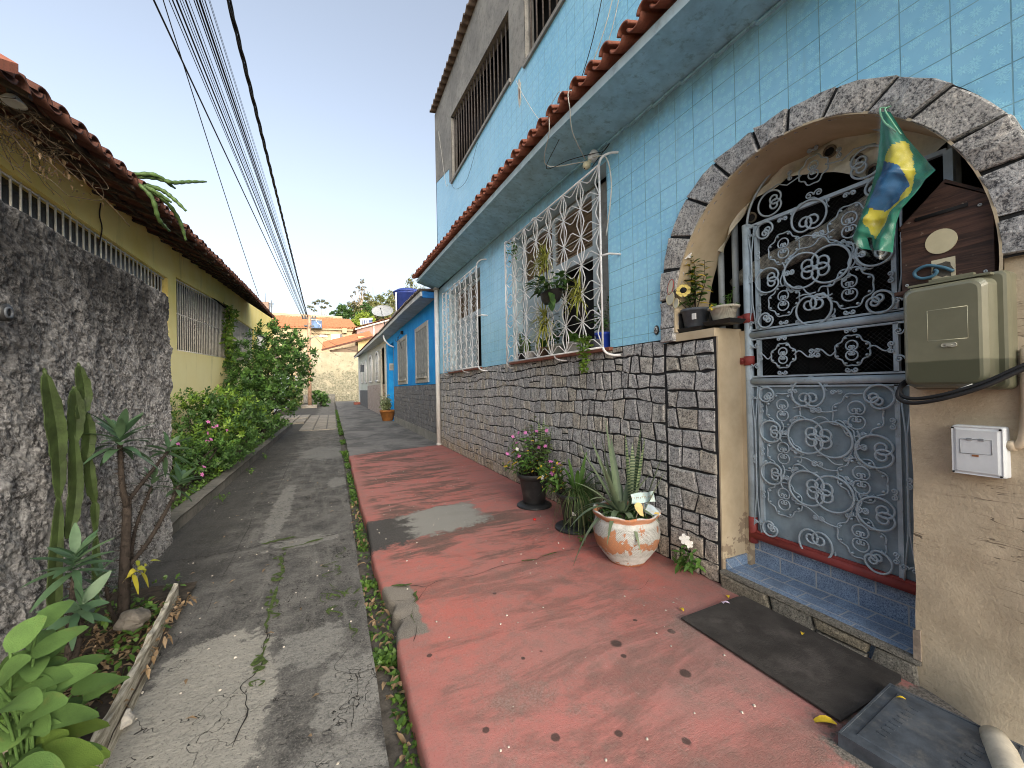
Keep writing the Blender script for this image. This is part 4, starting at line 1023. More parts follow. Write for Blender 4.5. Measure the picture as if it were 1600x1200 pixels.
for (y,z) in ((1.092,2.448),(1.022,2.358),(1.211,2.561),(1.655,2.375)):
    mb=MB(); mb.ring((2.507,y,z),.027,.007,(1,.0,.3),18,6,0); mb.add([(2.502,y+.025*math.cos(a),z+.025*math.sin(a)) for a in rng(0,2*math.pi,16)[:-1]],[tuple(range(16))],1); mb.build('eyelet',[plain('eyelet_metal',(.16,.14,.10),.4,.1,8,0),M_DARK],t)
# rolled pale cloth behind the gate
mb=MB(); pts=[(2.74,1.97,2.04),(2.74,1.85,2.075),(2.74,1.65,2.115),(2.74,1.47,2.15),(2.74,1.33,2.19),(2.74,1.15,2.27),(2.74,1.0,2.33)]
pts=cr(pts,6); rr=[.03+.055*math.sin(min(1,i/14)*math.pi*.5)*(1-.55*(i/len(pts))) for i in range(len(pts))]
mb.tube(pts,rr,12); o=mb.build('rolled_cloth',plain('speckled_cloth',(.50,.49,.44),.9,.55,34,.5,60)); tag(o,'pale speckled rolled cloth leaning behind the gate scrolls','cloth')
# ------------------------------------------------------------------ beige gate pier on the right
mb=MB(); ny,nz=46,60; vs=[];fs=[]
def pierx(y,z):
    x=W-.004+.012*noise.noise((y*2.5,z*2,1))+.006*noise.noise((y*9,z*7,4))
    if z<.28: x-=.07*((.28-z)/.28)**2*min(1,max(0,(.80-y)/.2))
    return x
for j in range(nz+1):
    z=lerp(-.1,1.655,j/nz)
    for i in range(ny+1):
        y=lerp(.815,-1.2,i/ny)
        if i==0: y+=.007*noise.noise((z*6,1,1))+ 0
        vs.append((pierx(y,z),y,z))
for j in range(nz):
    for i in range(ny): a=j*(ny+1)+i; fs.append((a,a+1,a+ny+2,a+ny+1))
mb.add(vs,fs,0,True)
q=[vs[j*(ny+1)] for j in range(nz+1)]; mb.add(q+[(2.56,p[1],p[2]) for p in q],[(j,j+1,nz+2+j,nz+1+j) for j in range(nz)],0)
mb.quad((W-.004,.815,1.655),(2.56,.815,1.655),(2.56,-1.2,1.655),(W-.004,-1.2,1.655))
mb.box(W-.001,2.56,-1.2,.548,1.655,1.79)
o=mb.build('gate_pier',M_STUCCO); tag(o,'rough beige stucco pier right of the gate carrying the mailbox and meter box','pier')
mb=MB(); mb.hexa([(W-.012,.800,.105),(W+.06,.800,.105),(W+.06,.824,.105),(W-.012,.824,.105),(W-.012,.800,.235),(W+.06,.800,.235),(W+.06,.824,.235),(W-.012,.824,.225)])
o=mb.build('skirting_chip',plain('broken_skirting',(.30,.25,.20),.8,.3,20,.5)); tag(o,'small upright broken tile end standing at the right corner of the blue step','tile')
# meter box
t=thing('meter_box','yellowed translucent plastic electricity meter box on the beige pier','meter box',(2.2,.65,1.26))
def m_plastic():
    t_=NT('yellowed_plastic'); n=t_.noise(5,5,.6); x=t_.xyz()
    band=t_.ramp(t_.math('ADD',x[2],t_.math('MULTIPLY',n,.02)),1.372,1.380)
    c=t_.mix(t_.ramp(n,.3,.7),(.155,.157,.105),(.205,.205,.14)); c=t_.mix(band,(.08,.086,.053),c)
    t_.bump(t_.noise(40,3,.6),.12,.003); m=t_.done(c,.38,.45); t_.bsdf.inputs['Transmission Weight'].default_value=.12; return m
M_PLAS=m_plastic()
def rbox(mb,x0,x1,y0,y1,z0,z1,r=.03,m=0,inset=.0,n=5):
    """rounded-corner box (corners in the YZ plane), front face at x0 inset a little"""
    prof=[]
    for (cy,cz,a0) in ((y1-r,z1-r,0),(y0+r,z1-r,math.pi/2),(y0+r,z0+r,math.pi),(y1-r,z0+r,1.5*math.pi)):
        for i in range(n+1):
            a=a0+i/n*math.pi/2; prof.append((cy+r*math.cos(a),cz+r*math.sin(a)))
    cy,cz=(y0+y1)/2,(z0+z1)/2; N=len(prof)
    def ringp(x,ins): return [(x,cy+(y-cy)*(1-ins/abs((y1-y0)/2)),cz+(z-cz)*(1-ins/abs((z1-z0)/2))) for y,z in prof]
    A=ringp(x1,0);B=ringp(lerp(x0,x1,.25),inset*.5);C=ringp(x0+.004,inset+.004);D=ringp(x0,inset+.012)
    mb.add(A+B+C+D,[(k*N+i,k*N+(i+1)%N,(k+1)*N+(i+1)%N,(k+1)*N+i) for k in range(3) for i in range(N)]+[tuple(3*N+i for i in range(N)),tuple(range(N-1,-1,-1))],m,False)
mb=MB(); rbox(mb,2.17,W+.02,.520,.785,1.255,1.685,.02,0,.0); mb.build('back_case',M_PLAS,t)
mb=MB(); rbox(mb,2.085,2.175,.545,.782,1.262,1.665,.03,0,.012); 
c=mb.build('cover',M_PLAS,t)
mb=MB()
pl=[(.70,1.56),(.595,1.56),(.595,1.444),(.70,1.444)]
for k in range(4):
    (a,b),(c2,d)=pl[k],pl[(k+1)%4]; mb.tube([(2.086,a,b),(2.086,c2,d)],.0016,5)
mb.build('window_ridge',plain('pale_ridge',(.50,.50,.36),.5,.1,10,0),c)
mb=MB(); rbox(mb,2.078,2.088,.622,.664,1.415,1.433,.008,0,.002); mb.build('latch',plain('latch_grey',(.33,.33,.27),.5,.1,8,0),c)
mb=MB(); mb.box(2.165,2.19,.60,.72,1.683,1.692); mb.box(2.13,2.165,.55,.77,1.668,1.676); mb.build('lid_lip',M_PLAS,t)
# wooden mailbox
t=thing('mailbox','dark brown wooden gabled mailbox with a slot and a cream oval on the pier ledge','mailbox',(2.34,.70,1.66))
def m_wood():
    t_=NT('dark_mailbox_wood'); w=t_.noise(1,6,.7,src=t_.map((5,5,60)),dist=.6)
    c=t_.mix(t_.ramp(w,.35,.68),(.028,.016,.013),(.095,.048,.034)); n=t_.noise(22,4,.7); c=t_.mix(t_.ramp(n,.66,.72,0,.5),c,(.32,.27,.22))
    t_.bump(w,.4,.004); return t_.done(c,.65,.35)
M_WOOD=m_wood()
mb=MB(); YA,YB=.568,.828
face=[(YB,1.675),(YB,1.955),(.70,2.085),(YA,1.975),(YA,1.675)]
mb.prismX(face[::-1],W-.012,W+.006)
mb.prismX(face[::-1],W+.17,W+.19)
mb.box(W+.006,W+.17,YA,YA+.015,1.675,1.965); mb.box(W+.006,W+.17,YB-.015,YB,1.675,1.945); mb.box(W+.006,W+.17,YA+.015,YB-.015,1.675,1.69)
mb.build('body',M_WOOD,t,bevel=.002)
mb=MB(); mb.box(W-.045,W+.2,YA-.012,YB+.016,1.657,1.674); mb.build('base_board',M_WOOD,t,bevel=.003)
mb=MB()
for (ya,za,yb,zb) in ((.842,1.945,.697,2.092),(.697,2.092,.552,1.966)):
    mb.hexa([(W+.008,ya,za),(W+.2,ya,za),(W+.2,yb,zb),(W+.008,yb,zb),(W+.008,ya,za+.014),(W+.2,ya,za+.014),(W+.2,yb,zb+.014),(W+.008,yb,zb+.014)])
mb.build('roof_board',M_WOOD,t)
mb=MB(); mb.tube([(W-.0135,.782,1.968),(W-.0135,.63,1.970)],.0085,8); mb.v=[(W-.0135+(x-W+.0135)*.25,y,z) for x,y,z in mb.v]; mb.build('slot',M_DARK,t)
mb=MB(); mb.add([(W-.0165,.706+.046*math.cos(a),1.853+.049*math.sin(a)) for a in rng(0,2*math.pi,32)[:-1]]+[(W-.012,.706+.046*math.cos(a),1.853+.049*math.sin(a)) for a in rng(0,2*math.pi,32)[:-1]],[tuple(range(32))]+[(i,(i+1)%32,32+(i+1)%32,32+i) for i in range(32)])
mb.build('oval_plate',plain('cream_oval',(.56,.51,.34),.7,.1,8,.1),t)
mb=MB(); mb.box(W-.0155,W-.0125,.668,.735,1.682,1.782,0)
pts=[(.70+.026*math.cos(a)*(1+.4*ru(-1,1)),1.733+.03*math.sin(a)*(1+.35*ru(-1,1))) for a in rng(0,2*math.pi,14)[:-1]]; mb.prismX(pts,W-.0163,W-.0155,1)
mb.build('paper_label',[plain('cream_paper',(.55,.50,.36),.8,.1,12,.1),plain('paper_smudge',(.10,.09,.075),.9,.4,30,0)],t)
for (y,z) in ((.60,1.955),(.59,1.70),(.812,1.70)):
    mb=MB(); mb.ring((W-.014,y,z),.004,.0025,(1,0,0),10,5); mb.build('screw',M_STEEL,t)
mb=MB(); mb.tube(cr([(W-.022,.671,1.722),(W-.026,.70,1.745),(W-.026,.745,1.764),(W-.024,.780,1.752),(W-.024,.782,1.732),(W-.026,.762,1.716),(W-.026,.732,1.716),(W-.026,.716,1.73),(W-.024,.722,1.742)],6),.0062,8)
o=mb.build('cable_loop',plain('blue_cord',(.06,.15,.22),.55,.2,14,.1)); tag(o,'short loop of blue cord hooked on the front of the mailbox','cord')
# electric switch box, conduit
t=thing('junction_box','square white painted electrical box with scuffed lid low on the beige pier','electrical box',(2.22,.61,.93))
M_BOXW=plain('pale_blue_white_paint',(.60,.64,.67),.55,.08,5,.1,50,dirt=(.35,.34,.32),dirtamt=.4)
mb=MB(); rbox(mb,2.205,2.26,.545,.683,.928,1.118,.008,0,.002); mb.build('case',M_BOXW,t)
mb=MB(); rbox(mb,2.196,2.206,.549,.679,.932,1.114,.006,0,.001); l=mb.build('lid',M_BOXW,t)
mb=MB()
for k,(a,b,c2,d) in enumerate(((.655,1.066,.575,1.069),(.575,1.069,.575,1.015),(.575,1.015,.655,1.012),(.655,1.012,.655,1.066))): mb.tube([(2.1955,a,b),(2.1955,c2,d)],.0012,4)
for y in (.63,.60): mb.box(2.193,2.197,y-.006,y+.006,1.063,1.072)
mb.box(2.1945,2.1965,.608,.625,1.003,1.010,1)
mb.build('flap_outline',[plain('box_line',(.22,.24,.26),.6,.2,8,0),plain('rust_mark',(.30,.13,.06),.8,.3,30,0)],l)
for (y,z) in ((.674,1.108),(.554,1.108),(.674,.938),(.554,.938)):
    mb=MB(); mb.tube([(2.1925,y,z),(2.197,y,z)],.0035,8); mb.build('screw',M_DARK,t)
mb=MB(); mb.tube(cr([(2.235,.545,1.05),(2.232,.522,1.055),(2.230,.508,1.09),(2.231,.502,1.2),(2.231,.498,1.4)],5),.014,10); mb.tube([(2.235,.546,1.05),(2.234,.528,1.053)],.019,10)
o=mb.build('conduit',plain('beige_conduit',(.50,.42,.31),.7,.15,9,.2)); tag(o,'beige conduit pipe rising from the right side of the white electrical box','pipe')
for i,(dz,dx,lab,m_) in enumerate(((0,0,'upper of two black cables curling out from under the meter box',M_CABLE),(-.016,-.014,'lower of two black cables curling out from under the meter box',M_CABLE))):
    mb=MB(); mb.tube(cr([(2.16+dx,.36,1.40+dz),(2.12+dx,.47,1.345+dz),(2.09+dx,.56,1.283+dz),(2.07+dx,.66,1.238+dz),(2.07+dx,.74,1.222+dz),(2.09+dx,.785,1.238+dz),(2.12+dx,.795,1.275+dz),(2.15,.778,1.30+dz*.6),(2.17,.75,1.315+dz*.5),(2.2,.71,1.30)],7),.0075,8)
    if i==0: mb.tube([(2.09,.585,1.272),(2.082,.62,1.252)],.0095,8,1)
    o=mb.build('black_cable',[m_,M_GREYCABLE]); tag(o,lab,'cable','cables under the meter box')
# flag packed in a clear bag
FR=[(.852,2.453,.823,2.433),(.859,2.346,.774,2.296),(.871,2.255,.717,2.173),(.881,2.21,.686,2.11),(.893,2.168,.716,2.082),(.908,2.118,.743,2.043),(.93,2.056,.788,1.997),(.943,2.004,.805,1.95),(.961,1.946,.815,1.895),(.945,1.90,.824,1.849),(.905,1.85,.831,1.802)]
YEL=[(.837,2.259),(.813,2.284),(.779,2.288),(.76,2.237),(.747,2.131),(.764,2.047),(.819,2.01),(.874,1.904),(.91,1.994),(.873,2.055),(.858,2.137)]
BLU=[(.846,2.233),(.811,2.201),(.777,2.165),(.767,2.091),(.798,2.041),(.842,2.014),(.887,2.049),(.869,2.14)]
def inside(p,poly):
    x,y=p; c=False
    for i in range(len(poly)):
        x1,y1=poly[i];x2,y2=poly[i-1]
        if (y1>y)!=(y2>y) and x<(x2-x1)*(y-y1)/(y2-y1)+x1: c=not c
    return c
def flagpt(u,v):
    i=min(len(FR)-2,int(v*(len(FR)-1))); f=v*(len(FR)-1)-i
    r=[lerp(FR[i][k],FR[i+1][k],f) for k in range(4)]
    return lerp(r[0],r[2],u),lerp(r[1],r[3],u)
t=thing('flag_in_bag','green yellow and blue flag folded in a clear plastic bag hanging from the arch','flag',(2.19,.84,2.46))
NU,NV=56,110; 
def surf(off,s): 
    vs=[]
    for j in range(NV+1):
        for i in range(NU+1):
            u,v=i/NU,j/NV; y,z=flagpt(u,v); k=min(1,v*3)
            cr_=abs(noise.noise((y*13+v*2,z*13,s)))+.6*abs(noise.noise((y*27,z*19+3,s)))
            x=2.165+off+k*(.020*math.sin(u*9+v*4)+  .016*cr_-.01)-.03*math.sin(u*math.pi)*k
            vs.append((x,y,z))
    return vs
mb=MB(); vs=surf(0,1)
fs=[[],[],[]]
for j in range(NV):
    for i in range(NU):
        a=j*(NU+1)+i; u,v=(i+.5)/NU,(j+.5)/NV; p=flagpt(u,v); p=(p[0]+.006*noise.noise((p[0]*40,p[1]*40,0)),p[1]+.006*noise.noise((p[0]*40,p[1]*40,5)))
        if v>.93 or (v>.80 and .40<u<.48): continue
        k=2 if inside(p,BLU) else (1 if inside(p,YEL) else 0); fs[k].append((a,a+1,a+NU+2,a+NU+1))
def m_flag(n,c):
    q=NT(n); m=q.done(q.mix(q.ramp(q.noise(30,4,.6),.3,.7),tuple(z*.8 for z in c),c),.65,.3); return m
FM=[m_flag('flag_green',(.02,.19,.125)),m_flag('flag_yellow',(.58,.48,.04)),m_flag('flag_blue',(.02,.10,.24))]
o_=len(mb.v)
mb.v+= [tuple(p) for p in vs]
for k in range(3):
    for f in fs[k]: mb.f.append(f); mb.m.append(k); mb.s.append(True)
fl=mb.build('flag_cloth',FM,t)
mb=MB(); vs=surf(-.014,4); cy=.83
vs=[(x-.004,y+ (y-cy)*.05,z-.004) for x,y,z in vs]
mb.add(vs,[(j*(NU+1)+i,j*(NU+1)+i+1,(j+1)*(NU+1)+i+1,(j+1)*(NU+1)+i) for j in range(NV) for i in range(NU) if not(j>NV*.80 and 18<i<27 )],0,True)
mm=bpy.data.materials.new('clear_plastic'); mm.use_nodes=True; n_=mm.node_tree; 
tr=n_.nodes.new('ShaderNodeBsdfTransparent'); tr.inputs[0].default_value=(.93,.97,.96,1); gl_=n_.nodes.new('ShaderNodeBsdfGlossy'); gl_.inputs['Roughness'].default_value=.32; gl_.inputs[0].default_value=(.85,.9,.9,1)
lw=n_.nodes.new('ShaderNodeLayerWeight'); lw.inputs[0].default_value=.25; mr=n_.nodes.new('ShaderNodeMath'); mr.operation='MULTIPLY_ADD'; n_.links.new(lw.outputs['Facing'],mr.inputs[0]); mr.inputs[1].default_value=.14; mr.inputs[2].default_value=.03; mx=n_.nodes.new('ShaderNodeMixShader')
n_.links.new(mr.outputs[0],mx.inputs[0]); n_.links.new(tr.outputs[0],mx.inputs[1]); n_.links.new(gl_.outputs[0],mx.inputs[2]); n_.links.new(mx.outputs[0],n_.nodes['Material Output'].inputs[0])
mb.build('plastic_bag',mm,t)
mb=MB(); mb.tube(cr([(2.20,.842,2.47),(2.15,.85,2.46),(2.15,.84,2.40),(2.15,.80,2.33)],5),.0035,5); mb.tube(cr([(2.20,.835,2.475),(2.14,.83,2.44),(2.14,.81,2.38),(2.15,.785,2.31)],5),.003,5)
mb.build('tie_string',plain('green_string',(.20,.45,.30),.7,.2,20,0),t)
# doormat, inspection cover, pipe
mb=MB(); ps=[(1.72,1.585),(2.19,1.59),(2.232,1.57),(2.225,.86),(2.19,.845),(1.725,.845)]
mb.add([(x,y,.009) for x,y in ps]+[(x,y,.016) for x,y in ps],[tuple(range(5,-1,-1)),tuple(range(6,12))]+[(i,(i+1)%6,6+(i+1)%6,6+i) for i in range(6)])
o=mb.build('doormat',plain('dark_mat',(.040,.037,.035),.95,.3,7,.8,120,dirt=(.10,.09,.085),dscale=5,dirtamt=.6)); tag(o,'flat dark charcoal doormat lying before the blue tiled step','doormat')
t=thing('inspection_cover','square dark grey inspection cover with raised rim propped by the pier','drain cover',(1.85,.6,0))
mb=MB(); C4=[(1.615,.795),(2.075,.835),(2.065,.625),(1.66,.45)]
C4=[(1.615,.80),(2.07,.835),(2.11,.50),(1.66,.44)]
M_COVER=plain('cover_plastic',(.055,.068,.085),.5,.35,9,.25,60,dirt=(.14,.14,.135),dirtamt=.6,dscale=10)
def quadring(mb,C,ins0,ins1,z0,z1):
    cx=sum(p[0] for p in C)/4; cy=sum(p[1] for p in C)/4
    f=lambda k,z:[(cx+(x-cx)*k,cy+(y-cy)*k,z) for x,y in C]
    a=f(ins0,z0); b=f(ins0,z1); c=f(ins1,z1); d=f(ins1,z1-.012)
    mb.add(a+b+c+d,[(k*4+i,k*4+(i+1)%4,(k+1)*4+(i+1)%4,(k+1)*4+i) for k in range(3) for i in range(4)])
    return d
mb=MB(); d=quadring(mb,C4,1,.965,.0,.05); mb.build('rim',M_COVER,t)
mb=MB(); cx=sum(p[0] for p in C4)/4; cy=sum(p[1] for p in C4)/4
mb.add([(cx+(x-cx)*.97,cy+(y-cy)*.97,.046) for x,y in C4],[(0,1,2,3)])
mb.add([(cx+(x-cx)*.80,cy+(y-cy)*.80,.0465) for x,y in C4]+[(cx+(x-cx)*.78,cy+(y-cy)*.78,.050) for x,y in C4],[(i,(i+1)%4,4+(i+1)%4,4+i) for i in range(4)]+[(4,5,6,7)])
for k in range(9):
    for s in (-1,1):
        x=lerp(cx-.12,cx+.12,k/8); mb.box(x-.005,x+.004,cy+s*.085-.012,cy+s*.085+.012,.049,.052)
mb.lathe([(0,.0),(.009,.0)],(1.70,.56,.0515),10,1); mb.build('plate',[M_COVER,M_DARK],t)
mb=MB(); pts=[(1.70,.40,.055),(1.93,.535,.06),(2.05,.60,.045),(2.20,.69,.0)]
d=(V((2.10,.57,.035))-V((1.74,.40,.045))).normalized(); a=V((1.72,.385,.045))
pipe=[a,a+d*.2,a+d*.36,a+d*.42]; mb.tube(pipe,[.043,.043,.043,.036],18)
o=mb.build('drain_pipe',plain('dirty_white_pvc',(.50,.47,.39),.6,.15,14,.2,50,dirt=(.22,.20,.15),dirtamt=.6,dscale=16)); tag(o,'thick dirty white plastic pipe lying beside the inspection cover','pipe')
# ------------------------------------------------------------------ potted plants along the stone base
def flower(mb,c,nr,r,m=0,n=5):
    if isinstance(mb,Flowers): mb.l.append((c,nr,r,m,n)); return
    nr=V(nr).normalized(); a=nr.orthogonal().normalized(); b=nr.cross(a); c=V(c)
    for k in range(n):
        t=2*math.pi*k/n+.3; d=a*math.cos(t)+b*math.sin(t); s=a*-math.sin(t)+b*math.cos(t)
        mb.add([c,c+d*r*.6+s*r*.42+nr*r*.12,c+d*r*1.02+s*r*.22,c+d*r*1.02-s*r*.22,c+d*r*.6-s*r*.42+nr*r*.12],[(0,1,2),(0,2,3),(0,3,4)],m,True)
class Flowers:
    def __init__(s): s.l=[]
    def build(s,mats,t):
        for (c,nr,r,m,n) in s.l:
            mb=MB(); flower(mb,c,nr,r,m,n); mb.build('flower',mats,t)
def leafy_stem(mb,base,top,nl,L,Wd,ms=0,ml=1,mid=None,r=.004,up=.35,alt=None):
    mid=mid or (V(base)+V(top))*.5+V((ru(-.03,.03),ru(-.03,.03),.02))
    pts=bez(base,mid,top,10); mb.tube(pts,[lerp(r,r*.4,i/10) for i in range(11)],5,ms)
    ph=ru(0,6)
    for k in range(nl):
        t=lerp(.18,1,(k+.5)/nl); i=min(9,int(t*10)); p=pts[i].lerp(pts[i+1],t*10-i); ax=(pts[i+1]-pts[i]).normalized()
        ph+=2.4+ru(-.4,.4); o=ax.orthogonal().normalized(); o=Matrix.Rotation(ph,3,ax)@o
        d=(o+ax*up+V((0,0,.15))).normalized(); s=ru(.7,1.15)
        m=ml if alt is None or rnd()>alt[0] else alt[1]
        mb.leaf(p,d,L*s,Wd*s,ru(.1,.5),ax,m,3)
    return pts[-1]
def soil(t,c,r,z):
    mb=MB(); mb.lathe([(0,.012),(r*.6,.010),(r,.0)],(c[0],c[1],z),20,0,True,.1); mb.build('soil',M_SOIL,t)
def blackpot(c,rt,h,t,rs=.19):
    mb=MB(); k=rt/.18
    mb.lathe([(.105*k,.03),(.115*k,.05),(.125*k,.12),(.150*k,h*.80),(.153*k,h*.82),(.168*k,h*.86),(.180*k,h*.90),(.184*k,h*.97),(.180*k,h),(.170*k,h),(.160*k,h*.9),(.14*k,h*.86)],c,40); mb.build('pot',M_BLACKPL,t)
    mb=MB(); mb.lathe([(rs,.004),(rs*1.0,.014),(rs*.985,.020),(rs*.80,.036),(rs*.68,.044),(rs*.64,.040),(0,.040)],c,44); mb.build('saucer',M_BLACKPL,t)
    soil(t,c,.15*k,h*.88+c[2])
# pot 1: pink periwinkle with a leafy shrub behind
c=V((1.985,3.80,0)); t=thing('potted_plant','pink and white flowered leafy plant in a black pot, farthest of the three floor pots','potted plant',c,'pots along the stone base')
blackpot(c,.185,.36,t)
mb=MB(); fl=Flowers(); 
for k in range(74):
    a=ru(0,6.28); q=ru(.02,.13); b=c+V((q*math.cos(a),q*math.sin(a),.33)); R=ru(.10,.31)
    top=c+V((R*math.cos(a)-.04,R*math.sin(a)*.95+.06,ru(.42,.82)-.12*(R>.26)))
    if top.x>2.19: top.x=2.19-ru(0,.05)
    e=leafy_stem(mb,b,top,11,.062,.026,0,1,None,.0035,.35,(.06,2))
    if rnd()<.28: flower(fl,e+V((0,0,.012)),(ru(-1,.2),ru(-1,.1),ru(.2,.9)),.021,0 if rnd()<.62 else 1)
mb.build('foliage',[M_BARK,L_MID,L_YELLOW],t); fl.build([M_PINK,M_PETALW],t)
mb=MB()
for k in range(13):
    a=ru(0,6.28); top=c+V((.07+.12*math.cos(a),.02+.19*math.sin(a),ru(.72,1.02))); top.x=min(top.x,2.17)
    leafy_stem(mb,c+V((.05,.0,.33)),top,8,.085,.045,0,1,None,.004,.3)
mb.build('shrub_stems',[M_BARK,m_leaf('leaf_dusty_green',(.10,.15,.06),(.16,.22,.09))],t)
def swords(mb,c,spec,m=0,m2=None,thick=.006):
    for (dx,dy,L,Wd,lean,ang,dr) in spec:
        d=V((math.cos(ang)*lean,math.sin(ang)*lean,1)).normalized()
        mb.leaf(V(c)+V((dx,dy,0)),d,L,Wd,dr,V((-math.cos(ang+.4),-math.sin(ang+.4),.2)),m if m2 is None or rnd()<.5 else m2,8,.25,prof=lambda t:min(1,.62+t*.9)*(1-max(0,(t-.45)/.55)**2.2)+.02)
mb=MB(); swords(mb,c+V((.06,-.06,.33)),[(0,0,.62,.055,.10,.3,0),(.03,-.03,.55,.05,.16,-.5,0),(-.02,.03,.5,.05,.2,1.9,0),(.02,.05,.6,.05,.12,1.2,0)]); mb.build('sword_leaves',M_SNAKE,t)
# pot 2: grassy chives and periwinkle
c=V((2.0,3.03,0)); t=thing('potted_plant','black pot with long grassy blades drooping over its side, middle of the three floor pots','potted plant',c,'pots along the stone base')
blackpot(c,.165,.325,t,.185)
mb=MB(); mb.box(1.905-.03,1.905,2.862,2.866,.16,.185); 
mb=MB()
for k in range(420):
    a=ru(-2.5,.4) if rnd()<.8 else ru(0,6.28); q=ru(0,.11); b=c+V((q*math.cos(a)+.01,q*math.sin(a)-.02,.31)); a2=a+ru(-.6,.6)
    L=ru(.22,.46); d=V((math.cos(a2)*ru(.2,1.1),math.sin(a2)*ru(.2,1.1)-.12,1)).normalized()
    mb.leaf(b,d,L,.006,ru(.3,1.9),None,0,7,.1,prof=lambda t:1-t*.8)
mb.build('grass_blades',L_GRASS,t)
mb=MB(); 
for k in range(14):
    a=ru(0,6.28); b=c+V((.03*math.cos(a)+.02,.03*math.sin(a),.31)); d=V((math.cos(a)*ru(.2,.7),math.sin(a)*ru(.2,.7),1)); mb.leaf(b,d,ru(.3,.48),.035,ru(.1,.6),None,0,6,.25)
mb.build('broad_blades',L_MID,t)
mb=MB(); fl=Flowers()
for k in range(30):
    a=ru(1.2,4.4); b=c+V((-.05+.03*math.cos(a),.08,.30)); R=ru(.06,.24)
    top=c+V((R*math.cos(a)-.03,.10+R*math.sin(a)*.8+.05,ru(.33,.62)))
    e=leafy_stem(mb,b,top,10,.062,.026,0,1,None,.0035,.35,(.15,2))
    if rnd()<.36: flower(fl,e+V((0,0,.012)),(ru(-1,0),ru(-1,0),ru(.2,.9)),.023,0 if rnd()<.7 else 1)
mb.build('foliage',[M_BARK,L_MID,L_YELLOW],t); fl.build([M_PINK,M_PETALW],t)
mb=MB(); p=[(1.868,2.925,.165),(1.885,2.903,.165),(1.885,2.903,.182),(1.868,2.925,.182)]
mb=MB(); mb.add([(1.887,2.900,.165),(1.915,2.888,.165),(1.915,2.888,.180),(1.887,2.900,.180),(1.887,2.900,.20),(1.891,2.8985,.20)],[(0,1,2,3),(3,2,5,4)]); mb.v=[(x-.003,y-.003,z) for x,y,z in mb.v]; mb.build('torn_label',M_WHITE,t)
# pot 3: round terracotta pot with worn white paint
c=V((1.975,2.315,0)); t=thing('potted_plant','round terracotta pot with flaking white paint and tall pointed leaves','potted plant',c,'pots along the stone base')
def m_terrapot():
    q=NT('flaking_white_terracotta'); x=q.xyz(); n=q.noise(6,6,.7); n2=q.noise(26,5,.75)
    ang=q.math('ARCTAN2',q.math('SUBTRACT',x[1],c[1]),q.math('SUBTRACT',x[0],c[0]))
    uv=q.comb(q.math('MULTIPLY',ang,7.5),q.math('MULTIPLY',x[2],34.),0.)
    bk=q.n.new('ShaderNodeTexBrick'); q.l.new(q.vmath('ADD',uv,q.vmath('SCALE',q.noise(9,3,.6,out=1))),bk.inputs['Vector']); bk.inputs['Scale'].default_value=1.6; bk.inputs['Mortar Size'].default_value=.05; bk.inputs['Brick Width'].default_value=.55; bk.inputs['Row Height'].default_value=.42
    cell=bk.outputs['Fac']
    mid=q.math('MULTIPLY',q.ramp(x[2],.075,.10),q.ramp(x[2],.305,.28))
    orange=q.mix(q.ramp(n,.35,.65),(.36,.145,.065),(.46,.20,.10)); white=q.mix(q.ramp(n2,.3,.7),(.40,.425,.41),(.54,.56,.55))
    bandn=q.math('ADD',n,q.math('MULTIPLY',q.ramp(q.math('ABSOLUTE',q.math('SUBTRACT',x[2],.165)),.0,.07,1,0),.16))
    bandn=q.math('ADD',bandn,q.math('MULTIPLY',q.math('MULTIPLY',q.math('SUBTRACT',n2,.5),mid),.45))
    flake=q.ramp(bandn,.575,.60); rim=q.ramp(q.math('ADD',x[2],q.math('MULTIPLY',n2,.03)),.338,.345); rim2=q.math('MULTIPLY',rim,q.ramp(x[2],.375,.36))
    base=q.ramp(q.math('ADD',x[2],q.math('MULTIPLY',n,.05)),.045,.035); flake=q.math('MAXIMUM',q.math('MAXIMUM',flake,base),q.math('MULTIPLY',rim2,.9))
    cc=q.mix(flake,white,orange); cc=q.mix(q.math('MULTIPLY',q.math('MULTIPLY',cell,mid),.8),cc,(.15,.13,.10))
    d=q.noise(14,5,.7); cc=q.mix(q.ramp(d,.58,.75,0,.5),cc,(.17,.13,.10))
    h=q.math('SUBTRACT',q.math('MULTIPLY',flake,-.6),q.math('MULTIPLY',cell,mid)); q.bump(q.math('ADD',h,n2),.6,.006)
    return q.done(cc,.8,.25)
mb=MB(); mb.lathe([(.125,0),(.135,.004),(.142,.02),(.175,.06),(.218,.12),(.236,.18),(.240,.22),(.234,.27),(.222,.305),(.216,.322),(.222,.335),(.238,.355),(.243,.368),(.236,.374),(.222,.366),(.208,.345),(.20,.32)],c,56,0,True,.012)
vs=[]
for (x,y,z) in mb.v:
    a=math.atan2(y-c[1],x-c[0]); w=1 if z>.33 else 0; vs.append((x+w*.006*math.cos(a*9)*math.cos(a),y+w*.006*math.cos(a*9)*math.sin(a),z+w*.006*math.sin(a*9)))
mb.v=vs; mb.build('pot',m_terrapot(),t); soil(t,c,.205,.338)
mb=MB(); sp=[]
b=c+V((-.02,.02,.34))
